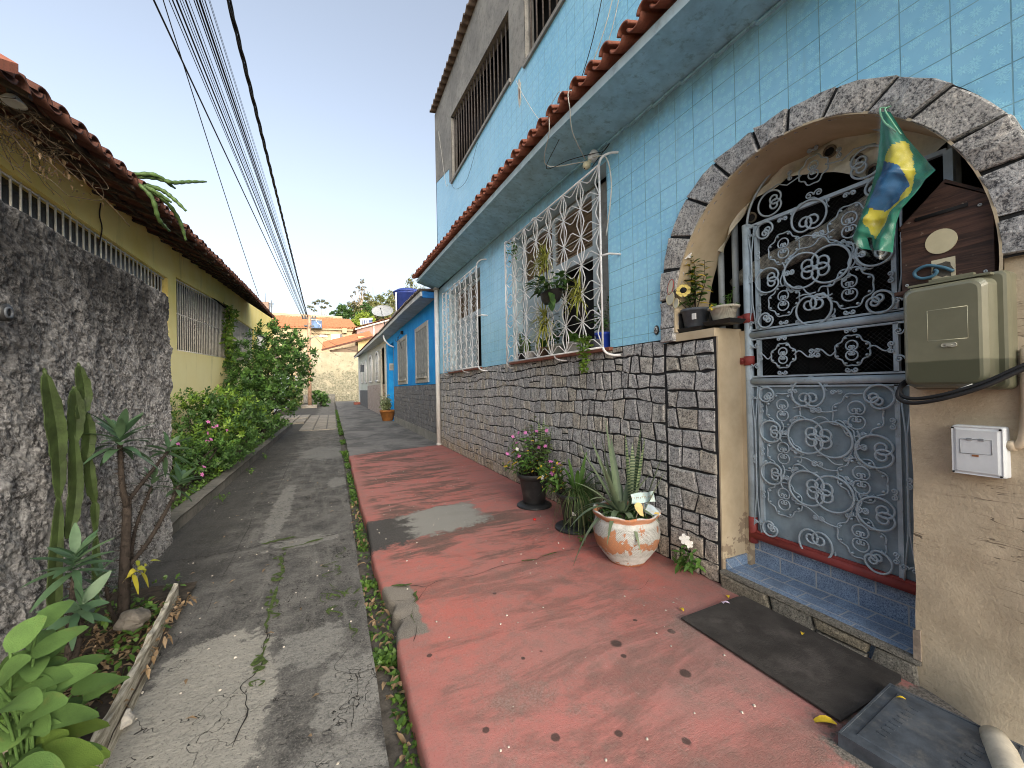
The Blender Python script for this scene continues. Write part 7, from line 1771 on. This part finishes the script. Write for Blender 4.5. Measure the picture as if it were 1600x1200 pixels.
# dry vine under the eave
t=thing('dry_vine','tangle of dry brown vine with papery leaves under the left eave','plant',(-1.85,4.2,3.2))
mb=MB(); R=random.Random(3)
for k in range(46):
    p=V((-1.98+ru(-.12,.12),4.05+ru(-.35,.35),3.33+ru(-.1,.06))); pts=[p]
    for s in range(6): p=p+V((ru(-.05,.09),ru(-.10,.13),ru(-.10,.04))); pts.append(p)
    mb.tube(cr(pts,4),.0022,4)
mb.tube(cr([(-2.0,3.9,3.3),(-1.85,4.3,3.16),(-1.8,4.75,3.25),(-1.82,4.9,3.14),(-1.9,4.6,3.02)],7),.003,4); mb.tube(cr([(-1.8,3.9,3.42),(-1.75,4.4,3.3),(-1.72,4.75,3.2),(-1.74,4.6,3.12)],7),.003,4)
mb.v=[(x,y-.28,z-.12) for x,y,z in mb.v]; mb.build('stems',plain('dry_stem',(.10,.075,.05),.9,.3,20,0),t)
mb=MB()
for k in range(110):
    p=V((-1.86+ru(-.12,.10),4.35+R.gauss(0,.25),3.20+ru(-.14,.14))); mb.leaf(p,rdir(-.6),ru(.018,.042),.018,.5,None,0,2,.5)
mb.v=[(x,y-.28,z-.12) for x,y,z in mb.v]; mb.build('leaves',L_DRY,t)
# night cactus spilling over the tiles
def cstem(mb,pts,w,n=9):
    pts=cr(pts,n); rs=[w*(.55+.45*math.sin(min(1,(i+1)/len(pts)*1.05)*math.pi)**.5)*(1+.18*math.sin(i*1.7)) for i in range(len(pts))]; mb.tube(pts,rs,6)
t=thing('roof_cactus','long flat cactus stems reaching out over the left roof tiles','cactus',(-1.7,5.1,3.4))
mb=MB()
for pts in ([(-1.78,5.0,3.42),(-1.62,5.12,3.50),(-1.5,5.23,3.53),(-1.42,5.45,3.66),(-1.33,5.74,3.82)],[(-1.76,5.05,3.4),(-1.6,5.18,3.42),(-1.5,5.22,3.36),(-1.4,5.27,3.26)],[(-1.75,5.05,3.4),(-1.62,5.1,3.36),(-1.5,5.19,3.30)],[(-1.75,4.95,3.4),(-1.6,4.98,3.25),(-1.58,5.1,3.08),(-1.57,5.35,3.05)],[(-1.75,5.1,3.42),(-1.58,5.3,3.34),(-1.52,5.5,3.22),(-1.50,5.62,3.05)],[(-1.75,5.0,3.45),(-1.6,5.1,3.52),(-1.5,5.3,3.50)]): cstem(mb,pts,.021)
mb.build('stems',plain('roof_cactus_green',(.055,.10,.03),.6,.35,14,.3,60),t)
# vine on the second window
t=thing('window_vine','bright green vine hanging down the right side of the second yellow house window','plant',(-2.3,11.7,2.1))
mb=MB()
for k in range(520):
    q=rnd(); z=3.45-1.45*q; y=11.75+.40*noise.noise((z*1.7,4,0))+ru(-.35,.45)*(1-.35*abs(q-.2)); mb.chip((-2.33+ru(-.05,.10),y,z),rdir(-.2),rdir(.4),ru(.06,.12),.06)
mb.build('leaves',L_BRIGHT,t); mb=MB()
for k in range(4): mb.tube(wob([(-2.34,11.7+.1*k,3.45-.25*i) for i in range(7)],.15),.008,4)
mb.build('stems',M_BARK,t)
# ------------------------------------------------------------------ bed planting
def bush(name,lab,cat,base,blobs,n,L,leafm,stems=12,parent=None,outer=.55,fl=None,lw=.5):
    t=thing(name,lab,cat,base); base=V(base); mb=MB()
    for k in range(stems):
        c,r=random.choice(blobs); e=V(c)+rdir(.2)*r*.7; mb.tube(bez(base+V((ru(-.15,.15),ru(-.2,.2),0)),(base+e)*.5+V((ru(-.1,.1),ru(-.1,.1),.1)),e,7),[.022*(1-.8*i/7) for i in range(8)],5)
    mb.build('stems',M_BARK,t)
    mats=leafm if isinstance(leafm,list) else [leafm]; mb=MB(); tot=sum(r*r for c,r in blobs)
    for c,r in blobs:
        m=int(n*r*r/tot); tw=[]
        for q in range(max(6,m//9)): d=rdir(.25); tw.append((V(c)+d*r*(rnd()**(.33*outer*1.6)),d))
        for (p,d) in tw:   # a twig with leaves along it
            ax=(d+rdir(.5)*.7).normalized(); ln=r*ru(.18,.42)
            mi=0 if len(mats)<2 else (1 if (d.z>.35 and rnd()<.65) or rnd()<.12 else 0)
            for s in range(9):
                f=s/9; o=ax.orthogonal().normalized(); o=Matrix.Rotation(s*2.4+ru(-.4,.4),3,ax)@o; dd=(o+ax*.5+V((0,0,.1))).normalized()
                mb.chip(p+ax*ln*f,dd,(ax+V((0,0,.4))).normalized(),L*ru(.65,1.2),L*lw,mi)
    mb.build('foliage',mats,t)
    if fl:
        mb=Flowers()
        for (c,r,k,m_) in fl:
            for q in range(k): flower(mb,V(c)+rdir(.2)*r*ru(0,1),(ru(.2,1),ru(-1,0),ru(.1,.8)),.028)
        mb.build([M_PINK],t)
    return t
bush('tall_shrub','large loose dark green shrub at the far end of the raised bed','shrub',(-1.75,11.2,.05),
  [((-1.75,11.5,1.55),.62),((-1.15,11.6,1.75),.62),((-1.25,11.4,1.15),.45),((-1.5,11.3,.95),.60),((-.80,11.9,2.25),.42),((-1.45,12.1,2.65),.45),((-1.35,12.2,2.2),.50),((-2.0,11.8,2.1),.42),((-1.95,11.0,1.35),.40),((-1.6,11.2,.55),.4),((-.95,12.2,2.75),.26),((-.8,11.8,1.75),.32)],9500,.105,[L_DARK,L_MID],26,fl=None,lw=.5)
bush('round_hedge','dense rounded shrub with yellow green top leaves in the middle of the bed','shrub',(-1.85,7.9,.05),
  [((-1.95,7.9,.92),.42),((-1.6,8.1,.95),.42),((-2.05,8.4,.85),.38),((-1.4,8.0,.8),.32),((-1.55,7.7,.50),.38),((-1.75,7.2,.45),.35),((-1.4,8.6,.62),.36)],6500,.075,[L_DARK,L_BRIGHT],14)
bush('periwinkle_clump','low clump of pink periwinkle spilling over the kerb before the rounded shrub','shrub',(-1.75,6.6,.05),
  [((-1.85,6.4,.42),.30),((-1.65,6.9,.38),.30),((-1.9,5.8,.52),.28),((-1.55,7.3,.34),.26),((-1.95,5.5,.75),.20)],3000,.062,[L_DARK,L_MID],10,fl=[((-1.75,5.9,.72),.12,4,0),((-1.62,6.9,.60),.15,3,0),((-1.55,7.2,.85),.2,4,0),((-1.5,6.2,.35),.12,2,0)])
bush('yellow_shrub','small yellowish shrub left of the utility pole foot','shrub',(-2.6,33,.0),[((-2.6,33,.7),.5),((-2.5,33,1.5),.4),((-2.7,33.1,2.0),.25)],900,.22,[L_OLIVE,L_BRIGHT],6)
bush('green_shrub','small green shrub right of the utility pole foot','shrub',(-.9,36,.0),[((-.95,36,.6),.55),((-.6,36.2,.45),.4),((-1.2,36.2,.9),.35)],900,.22,[L_DARK,L_MID],6)
# ground cover in the bed, planter and gutter: uncountable
mb=MB()
for k in range(3200):
    y=ru(4.5,17.2); x=ru(-1.62,-1.50) if rnd()<.4 else ru(-2.35,-1.5); mb.chip((x,y,.08+ru(-.01,.05)),rdir(.3),rdir(1.),ru(.02,.06),.028)
tag(mb.build('bed_ground_cover',L_WEED),'low creeping green ground cover in the raised bed','ground cover',kind='stuff')
mb=MB()
def clumps(n,ya,yb,gw=.10,xf=lambda y:.20):
    for k in range(n):
        y=ru(ya,yb); d=noise.noise((y*1.8,5.5,0))+.5*noise.noise((y*6,2.2,0)); 
        if d<-.12 and rnd()<.9: continue
        x=xf(y)+ru(-.4,.6)*gw; q=rnd(); mb.leaf((x,y,-.10+ru(0,.03)),rdir(.9),ru(.02,.055),.022,.3,None,0,2,.15)
clumps(260,.9,2.0,.06,lambda y:.25); clumps(1900,2.05,3.1,.13,lambda y:.215); clumps(650,3.1,5.0,.07,lambda y:.22); clumps(1900,5,9,.09,lambda y:.23)
for k in range(2600):
    y=lerp(9,30,rnd()**1.3); 
    if noise.noise((y*1.1,1.5,0))<-.2: continue
    mb.leaf((.23+ru(-.06,.13),y,-.08),rdir(.9),ru(.05,.14),.06,.3,None,0,2,.15)
tag(mb.build('gutter_weeds',L_WEED),'green weeds filling the gutter between road and pavement','weeds',kind='stuff')
mb=MB()
for k in range(120):
    y=ru(.9,5.2); mb.leaf((.225+ru(-.06,.07),y,-.075+ru(0,.03)),rdir(.2),ru(.03,.075),.022,.5,None,0,3,.6)
for k in range(60): mb.leaf((ru(-1.1,.1),ru(1.6,9),-.035),V((ru(-1,1),ru(-1,1),.15)),ru(.02,.05),.015,.4,None,0,2,.4)
tag(mb.build('dry_leaf_litter',L_DRY),'scattered dry brown leaves in the gutter and on the road','leaf litter',kind='stuff')
mb=MB()
for k in range(1500):
    y=ru(.8,3.35); x=ru(-1.28,-.76-.075*(y-1.3)); 
    if noise.noise((x*3,y*3,0))<-.05: continue
    mb.leaf((x,y,.03+ru(-.02,.05)),rdir(.8),ru(.02,.06),.026,.3,None,0,2,.15)
for k in range(500): mb.leaf((-1.0+ru(-.2,.2),2.6+ru(-.5,.5),.04),rdir(.1),ru(.02,.05),.02,.4,None,1,2,.4)
tag(mb.build('planter_ground_cover',[L_WEED,L_DRY]),'small weeds and dry leaf bits on the planter soil','ground cover',kind='stuff')
mb=MB(); R=random.Random(9)
for k in range(420):
    y=ru(.9,9); x=ru(-1.3,2.1); r=ru(.002,.007); z=-.05 if x<.17 else (.0 if x>.3 else -.09); mb.lathe([(r,0),(r*.8,r*.7),(0,r)],(x,y,z),5,0,False)
tag(mb.build('grit',plain('pale_grit',(.35,.33,.29),.9,.4,50,0)),'tiny pale grit and crumbs scattered over road and pavement','grit',kind='stuff')
# planter edge board and rubble
mb=MB(); pts=[(-.745,1.35,0),(-.79,2.0,.01),(-.85,2.6,.02),(-.915,3.15,.03)]; n=60; vs=[];fs=[]
for i in range(n+1):
    p=V(cr(pts,20)[i]) ; w=.015+.005*noise.noise((i*.2,0,0)); h=.075+.02*noise.noise((i*.25,5,0))-.05*(i<6)
    vs+=[(p.x+w,p.y,-.06),(p.x+w*.8,p.y,p.z+h*.9),(p.x-w*.6,p.y,p.z+h+.006*noise.noise((i*.7,1,1))),(p.x-w,p.y,p.z)]
for i in range(n):
    for k in range(3): a=i*4+k; fs.append((a,a+4,a+5,a+1))
fs.append((0,1,2,3)); fs.append((n*4+3,n*4+2,n*4+1,n*4)); mb.add(vs,fs)
tb=NT('weathered_board'); g=tb.noise(1,6,.7,src=tb.map((60,6,60))); tb.bump(g,.8,.008); mw=tb.done(tb.mix(tb.ramp(g,.35,.65),(.16,.145,.11),(.46,.44,.37)),.9,.2)
o=mb.build('edging_board',mw); tag(o,'weathered pale timber edging board along the front of the planter','board')
def rock(c,r,lab,m_=None,sq=(1,1,.7)):
    mb=MB(); bm=[]; n1,n2=10,14; vs=[];fs=[]
    for i in range(n1+1):
        for j in range(n2):
            th=math.pi*i/n1; ph=2*math.pi*j/n2; d=V((math.sin(th)*math.cos(ph),math.sin(th)*math.sin(ph),math.cos(th))); q=r*(1+.35*noise.noise(d*1.6+V(c)*9)); vs.append((c[0]+d.x*q*sq[0],c[1]+d.y*q*sq[1],c[2]+d.z*q*sq[2]))
    for i in range(n1):
        for j in range(n2): fs.append((i*n2+j,(i+1)*n2+j,(i+1)*n2+(j+1)%n2,i*n2+(j+1)%n2))
    mb.add(vs,fs,0,False); o=mb.build('rock',m_ or M_CONC); tag(o,lab,'rock')
rock((-.98,2.05,.06),.11,'grey brown stone behind the big sage leaves in the planter',plain('brown_stone',(.16,.14,.11),.9,.3,12,.5,40))
rock((-.98,2.75,.10),.07,'broken lump of concrete at the foot of the euphorbia stem',plain('dark_lump',(.12,.11,.095),.95,.35,14,.6,40)); rock((-.80,2.12,-.02),.045,'small dark chunk of rubble outside the timber edging'); rock((-.86,2.55,-.02),.04,'pale chunk of rubble against the timber edging',plain('rubble_lump',(.20,.19,.165),.95,.35,14,.6,40))
# ------------------------------------------------------------------ plants against the rough wall
t=thing('column_cactus','tall flat green cactus columns against the dark rough wall','cactus',(-1.22,2.65,.0))
mb=MB()
def pads(pts,w,seg):
    """three thin wings with crenate edges round a slim core, pinched between joints"""
    P_=cr(pts,16); n=len(P_); vs=[];fs=[]
    for k in range(3):
        a=k*math.pi*2/3+.15+w*4; o=len(vs)
        for i,p in enumerate(P_):
            f=i/(n-1); q=w*.82*(.16+.84*abs(math.sin(f*math.pi*seg*.97+.09))**.5)*(1+.10*abs(math.sin(i*.62))+.10*noise.noise((i*.15,w*90,k)))
            if i>=n-2: q*=.3
            e=p+V((math.cos(a)*q*.6,math.sin(a)*q,.010*math.sin(i*.62))); s_=V((-math.sin(a),math.cos(a),0))*.007; t_=V((-math.sin(a),math.cos(a),0))*.0022
            vs+=[p+s_,e+t_,e-t_,p-s_]
        for i in range(n-1):
            b=o+i*4; fs+=[(b,b+4,b+5,b+1),(b+1,b+5,b+6,b+2),(b+2,b+6,b+7,b+3)]
    mb.add(vs,fs,0,False); mb.tube(P_,w*.12,6)
pads([(-1.20,2.62,.02),(-1.21,2.60,.35),(-1.2,2.62,.80),(-1.2,2.62,1.02)],.052,1.5); pads([(-1.2,2.62,.95),(-1.2,2.60,1.15),(-1.2,2.53,1.42)],.065,1)
pads([(-1.19,2.67,.60),(-1.19,2.73,.82),(-1.19,2.72,1.10)],.055,1); pads([(-1.19,2.72,1.05),(-1.19,2.74,1.2),(-1.19,2.73,1.34)],.06,1); pads([(-1.18,2.75,1.18),(-1.18,2.79,1.30),(-1.18,2.75,1.46)],.058,1); pads([(-1.18,2.80,.95),(-1.18,2.83,1.08),(-1.18,2.80,1.22)],.055,1)
pads([(-1.18,2.88,.72),(-1.18,2.84,.85),(-1.18,2.83,.98)],.045,1); pads([(-1.18,2.88,.15),(-1.18,2.89,.45),(-1.18,2.88,.74)],.035,1.5)
mb.build('stems',M_CACTUS,t)
def rosette(mb,c,ax,n,L,Wd,m=0,droop=.25):
    ax=V(ax).normalized(); ph=ru(0,6)
    for k in range(n):
        f=k/n; o=ax.orthogonal().normalized(); o=Matrix.Rotation(ph+k*2.4,3,ax)@o; d=(o*lerp(1,.55,f)+ax*lerp(-.1,.9,f)).normalized()
        mb.leaf(V(c)+ax*(.09*f-.05),d+rdir(0)*.18,L*ru(.65,1.15),Wd*ru(.8,1.15),droop*lerp(1.4,.3,f),ax,m,5,.15,prof=lambda t:math.sin(math.pi*(t**.8*.94+.03))**.8)
def spiny(mb,pts,r0,r1):
    P_=cr(pts,6); n=len(P_); mb.tube(P_,[lerp(r0,r1,i/(n-1))*.8*(1+.12*noise.noise((i*.9,0,0))) for i in range(n)],8)
    for i in range(1,n-1):
        for k in range(14):
            p=P_[i].lerp(P_[i+1],rnd()); d=rdir(.1); mb.tube([p+d*lerp(r0,r1,i/n)*.6,p+d*(lerp(r0,r1,i/n)+ru(.008,.020))],[.0032,.0005],3,caps=False)
t=thing('euphorbia_plant','thorny stemmed plant with rosettes of narrow leaves near the corner of the dark wall','plant',(-1.08,2.85,.03))
mb=MB(); lf=MB()
spiny(mb,[(-1.06,2.86,.02),(-1.07,2.90,.25),(-1.08,2.96,.50),(-1.08,2.98,.70)],.033,.024); spiny(mb,[(-1.08,2.97,.66),(-1.08,2.92,.80),(-1.08,2.90,1.02)],.020,.014); rosette(lf,(-1.08,2.90,1.04),(.0,.1,1),34,.215,.042,0,.35)
spiny(mb,[(-1.08,2.97,.68),(-1.05,3.2,.80),(-1.03,3.42,.90)],.014,.010); rosette(lf,(-1.03,3.44,.92),(.2,.7,.7),16,.14,.030)
spiny(mb,[(-1.07,2.92,.32),(-1.03,3.1,.40),(-.99,3.35,.58),(-.97,3.42,.66)],.017,.011); rosette(lf,(-.97,3.43,.68),(.3,.4,1),22,.155,.036)
spiny(mb,[(-1.06,2.90,.05),(-1.09,3.08,.45),(-1.07,3.28,.70)],.014,.009); rosette(lf,(-1.07,3.29,.72),(.1,.3,1),12,.13,.03)
spiny(mb,[(-1.06,2.84,.02),(-1.06,2.72,.2),(-1.05,2.66,.36)],.012,.008)
mb.build('stems',M_BARK,t); lf.build('leaves',L_EUPH,t)
mb=MB(); rosette(mb,(-1.0,2.85,.33),(.5,-.3,.7),6,.055,.03,0,.9); rosette(mb,(-1.0,3.0,.30),(.5,.1,.7),4,.05,.026,0,.9); mb.build('yellow_leaves',m_leaf('leaf_lime_yellow',(.20,.24,.03),(.50,.40,.04)),t)
t=thing('euphorbia_plant','lower leafy rosette plant in front of the cactus columns','plant',(-1.05,2.3,.03))
mb=MB(); lf=MB()
spiny(mb,[(-1.05,2.35,.0),(-1.06,2.38,.25),(-1.05,2.40,.50)],.020,.014); rosette(lf,(-1.05,2.40,.56),(.1,-.1,1),24,.15,.036)
spiny(mb,[(-1.05,2.36,.1),(-1.0,2.32,.25),(-.98,2.28,.38)],.014,.010); rosette(lf,(-.98,2.27,.40),(.5,-.3,.8),16,.13,.038)
spiny(mb,[(-1.05,2.36,.05),(-1.08,2.5,.25),(-1.06,2.58,.38)],.014,.010); rosette(lf,(-1.06,2.59,.4),(.3,.3,1),12,.13,.032)
mb.build('stems',M_BARK,t); lf.build('leaves',L_EUPH,t)
t=thing('sage_plant','big soft pale green sage plant with broad fuzzy leaves in the near left corner','plant',(-1.0,1.62,.0))
mb=MB(); st=MB(); sp=lambda t:math.sin(math.pi*(t**.75*.93+.04))**.62
def sleaf(p,d,L,Wd,m=0,dr=.3,nr=(.35,-.3,1)):
    p=V(p); d=V(d).normalized(); b=p-d*.06; st.tube(bez((-1.05+ru(-.06,.06),1.62+ru(-.06,.06),p.z*.45),(p+V((-1.05,1.62,p.z*.7)))*.5,p,6),.005,5)
    mb.leaf(p,d,L,Wd,dr,V(nr),m,8,.22,prof=sp)
for (p,d,L,Wd,m,dr) in (((-1.02,1.66,.70),(.3,1,.75),.17,.075,0,.35),((-1.0,1.60,.63),(.5,1,.35),.19,.075,0,.25),((-1.02,1.52,.70),(.4,.5,.9),.15,.08,0,.3),((-1.04,1.68,.62),(-.2,1,.4),.16,.08,0,.3),
   ((-.98,1.68,.47),(.55,1,.5),.19,.10,0,.35),((-1.0,1.60,.50),(.7,.4,.35),.18,.11,0,.35),((-.96,1.74,.40),(.9,.9,.15),.16,.09,0,.35),((-.95,1.80,.33),(.8,1,.3),.17,.06,0,.3),
   ((-1.0,1.52,.46),(.6,-.1,.5),.18,.11,0,.4),((-1.02,1.62,.38),(.8,.5,0),.18,.11,0,.4),((-.99,1.68,.28),(.8,.8,0),.17,.10,1,.4),((-.98,1.60,.24),(.8,.6,.1),.16,.10,0,.4),((-.98,1.54,.30),(.9,.1,.1),.19,.12,1,.5),
   ((-1.0,1.50,.18),(.8,.2,0),.18,.11,1,.4),((-.97,1.62,.15),(.9,.5,0),.15,.09,1,.4),((-1.05,1.74,.55),(.2,1,.5),.13,.07,0,.3),((-1.06,1.58,.56),(.1,-.2,1),.15,.09,0,.2),((-1.0,1.46,.34),(.9,-.3,.2),.18,.11,0,.4),((-1.02,1.72,.33),(.5,1,.25),.15,.09,0,.35),((-1.04,1.60,.28),(.7,.2,.5),.15,.1,1,.3),
   ((-1.0,1.44,.56),(.7,-.4,.5),.17,.10,0,.4),((-1.02,1.78,.22),(.7,.8,.1),.14,.08,0,.4),((-1.03,1.48,.62),(.5,-.1,.7),.16,.09,0,.35),((-.97,1.66,.20),(.9,.2,.1),.15,.10,1,.4),((-1.0,1.56,.10),(.9,.1,.2),.15,.10,1,.4)): sleaf(p,d,L,Wd,m,dr)
for k in range(26):
    a=ru(-1.2,1.6); z=ru(.12,.6); sleaf((-1.08+ru(-.03,.06),1.6+ru(-.14,.14),z),(math.cos(a),math.sin(a),ru(0,.7)),ru(.11,.16),ru(.065,.1),0 if z>.3 else 1,.35)
sh=lambda q:[(-.84+(x+.2+.84)*.78,1.66+(y-1.62)*.78,z*.84) for x,y,z in q]
mb.v=sh(mb.v); st.v=sh(st.v); mb.build('leaves',[L_SAGE,L_SAGE_LOW],t); st.build('stems',L_SAGE,t)
# ------------------------------------------------------------------ trees on the hill
def BZ(x,y): return (14+7*max(0,min(1.6,(x+2)/18)))*min(1,max(0,(y-85)/45))-.5
b=(-2.3,110,13)
tree('umbrella_tree','flat topped open umbrella tree standing alone on the skyline',b,8.4,[((-2.3,0,9.2),1.0),((-1.3,0,10.4),1.1),((.2,0,10.9),1.2),((1.6,.3,10.6),.9),((-1.6,.5,8.6),.8),((.6,-.3,9.3),.9),((2.2,.3,9.9),.5)],m_leaf('leaf_far_grey_green',(.10,.115,.06),(.17,.17,.09)),.24,2100,.20,flat=.38)
b=(7.7,115,12)
tree('tall_thin_tree','tall thin ragged tree rising above the hill behind the satellite dish',b,22,[((.3,0,19.2),.8),((.0,0,17.2),.9),((.6,0,15.4),.9),((-.9,0,17.6),.55),((-1.6,0,15.8),.6),((-2.6,0,14.6),.5),((-.4,0,13.6),1.0),((.9,0,17.6),.5),((-2.0,0,13.2),.6),((.2,0,12.4),1.2)],m_leaf('leaf_far_brown_green',(.13,.115,.06),(.20,.17,.09)),.24,2300,.35)
for (x,y,h,r,n,m_,lab) in ((3.2,118,7.5,2.4,2300,L_DARK,'dark green rounded tree at the left foot of the hill'),(6.6,122,9.5,3.0,2600,L_OLIVE,'olive green tree below the tall thin tree'),(10.6,122,12.0,3.0,2600,L_OLIVE,'olive tree behind the satellite dish'),(14.5,124,13.0,3.4,2600,m_leaf('leaf_far_mid',(.09,.125,.04),(.17,.19,.06)),'mid green tree left of the rooftop water tank'),(19,126,14.5,3.8,2400,L_OLIVE,'broad olive tree directly behind the rooftop water tank'),(25,128,17.0,4.2,2000,L_OLIVE,'olive tree on the hill right of the rooftop water tank'),(8.6,111,8,2.3,1500,L_DARK,'dark green tree in front of the tall thin tree'),(12.3,113,8.5,2.6,1500,L_OLIVE,'round olive tree low on the hill behind the dish'),(16.8,115,9,2.8,1500,L_OLIVE,'round olive tree low on the hill before the water tank'),(-6.8,125,4.5,2.2,1500,L_DARK,'dark tree low behind the orange roofs on the left')):
    z=interp([(-8,13),(3.2,18.5),(6.6,18.5),(10.6,18.8),(14.5,18.8),(19,19.6),(25,23)],x)-max(0,(120-y))*.16
    tree('hill_tree',lab,(x,y,z),h*.6,[((0,0,h*.62),r),((-r*.8,.4,h*.50),r*.7),((r*.8,-.3,h*.52),r*.75),((.2*r,-r*.4,h*.40),r*.8),((-.3*r,0,h*.78),r*.55)],m_,.5,n,.3,flat=.8)
tree('bamboo_clump','bright yellow green feathery bamboo clump at the foot of the hill',(6.9,100,10),6,[((-1.4,0,7.2),1.4),((0,0,8.6),1.5),((1.4,0,8.0),1.4),((.2,-.5,6.6),1.6),((-2.3,0,6.4),.9),((2.4,0,7.6),.9)],m_leaf('leaf_bamboo',(.20,.29,.04),(.32,.40,.07)),.42,3600,.12,flat=.9)
t=thing('radio_mast','very thin mast rising from the hill right of the tall thin tree','mast',(11.2,120,22)); mb=MB(); mb.tube([(11.2,120,22),(11.2,120,31)],[.12,.03],5); mb.box(10.95,11.45,119.9,120.1,26.2,26.9); mb.build('pole',M_BARK,t)
# ------------------------------------------------------------------ overhead cables
def cable(p0,p1,sag,r,lab,grp=None,tw=False,n=40):
    p0,p1=V(p0),V(p1); pts=[]
    for i in range(n+1):
        t=i/n; p=p0.lerp(p1,t); p.z-=sag*4*t*(1-t); pts.append(p)
    mb=MB()
    if tw:
        m=n*7
        for ph in (0,2.1,4.2):
            q=[]
            for i in range(m+1):
                t=i/m; p=p0.lerp(p1,t); p.z-=sag*4*t*(1-t); a=t*150+ph; q.append(p+V((math.cos(a)*.022,0,math.sin(a)*.022)))
            mb.tube(q,.017,5)
    else: mb.tube(pts,r,5)
    o=mb.build('overhead_cable',M_CABLE); tag(o,lab,'cable',grp)
R=random.Random(12)
XS=[(-2.139,.010),(-2.09,.016),(-2.035,.020),(-1.99,.010),(-1.955,.008),(-1.914,.018),(-1.87,.008),(-1.80,.012),(-1.765,.018),(-1.723,.022),(-1.69,.009),(-1.653,.012),(-1.60,.006),(-1.585,.005)]
for k,(x,r) in enumerate(XS):
    xe=lerp(-2.02,-1.62,k/13)+R.uniform(-.04,.04); ze_=7.25+R.uniform(-.25,.10)
    sag=R.uniform(.02,.16); 
    # pass through (x,7.2,7.2) on the way to the far pole
    t=(7.2+8)/(35+8); s=sag*4*t*(1-t); x0=xe+(x-xe)/(1-t); z0=ze_+(7.2+s-ze_)/(1-t)
    cable((x0,-8,z0),(xe,35,ze_),sag,r*.72,'thin black overhead cable of the dense bundle running to the far utility pole','thin cables of the overhead bundle')
def thru(x,z,xe,ze_,sag,r,lab,tw=False):
    t=(7.2+8)/43; s=sag*4*t*(1-t); cable((xe+(x-xe)/(1-t),-8,ze_+(z+s-ze_)/(1-t)),(xe,35,ze_),sag,r,lab,None,tw)
thru(-2.346,7.2,-2.06,7.1,.05,.015,'single thin overhead cable separate on the left of the bundle')
thru(-1.332,7.2,-1.70,7.2,.18,.02,'thick twisted black overhead cable on the right of the bundle',True)
cable((-2.05,6.6,6.86),(-2.02,14.2,4.25),.08,.008,'thin service cable dropping from the bundle to the yellow house roof')
cable((-1.62,34.9,6.4),(2.2,30,4.05),.5,.012,'thin cable crossing from the far pole to the cream house')
cable((-1.62,34.9,6.2),(1.0,49.9,5.2),.4,.014,'thin cable running from the pole to the far cream wall')
# ------------------------------------------------------------------ light, sky, camera
EL=math.radians(20); AZ_=math.radians(172)   # hazy sky light from behind, the lane lies in open shade
w=bpy.data.worlds.new('World'); sc.world=w; w.use_nodes=True; nt=w.node_tree
sky=nt.nodes.new('ShaderNodeTexSky'); sky.sky_type='NISHITA'; sky.sun_disc=False; sky.sun_elevation=EL; sky.sun_rotation=AZ_
sky.altitude=0; sky.air_density=1.0; sky.dust_density=6; sky.ozone_density=1.0
hs=nt.nodes.new('ShaderNodeHueSaturation'); hs.inputs['Saturation'].default_value=.62; hs.inputs['Value'].default_value=1.05; nt.links.new(sky.outputs[0],hs.inputs['Color'])
bg=nt.nodes['Background']; nt.links.new(hs.outputs[0],bg.inputs[0]); bg.inputs[1].default_value=.15
sd=bpy.data.lights.new('sun','SUN'); sd.energy=1.5; sd.angle=math.radians(100); sd.color=(1,.93,.84)
so=bpy.data.objects.new('sun',sd); col.objects.link(so)
dirv=V((math.sin(AZ_)*math.cos(EL),math.cos(AZ_)*math.cos(EL),math.sin(EL)))
so.rotation_euler=dirv.to_track_quat('Z','Y').to_euler(); so.location=(20,-20,30)
F_=612.;P_=.007;RO=.0195;TH=math.atan(281/612.)
R0=V((math.cos(TH),-math.sin(TH),0));F0=V((math.sin(TH),math.cos(TH),0));Z_=V((0,0,1))
FW=F0*math.cos(P_)+Z_*math.sin(P_);U1=Z_*math.cos(P_)-F0*math.sin(P_)
RR=(R0*math.cos(RO)-U1*math.sin(RO)).normalized();UU=(U1*math.cos(RO)+R0*math.sin(RO)).normalized()
cd=bpy.data.cameras.new('camera'); cd.sensor_width=36; cd.lens=F_/1600*36; cd.clip_start=.05; cd.clip_end=2000
co=bpy.data.objects.new('camera',cd); col.objects.link(co)
co.matrix_world=Matrix(((RR.x,UU.x,-FW.x,0),(RR.y,UU.y,-FW.y,0),(RR.z,UU.z,-FW.z,1.3),(0,0,0,1)))
sc.camera=co
sc.view_settings.view_transform='Standard'; sc.view_settings.look='None'; sc.view_settings.exposure=1.33; sc.view_settings.gamma=1
sc.cycles.use_denoising=True; sc.cycles.filter_width=1.05; sc.cycles.max_bounces=6; sc.cycles.transparent_max_bounces=12
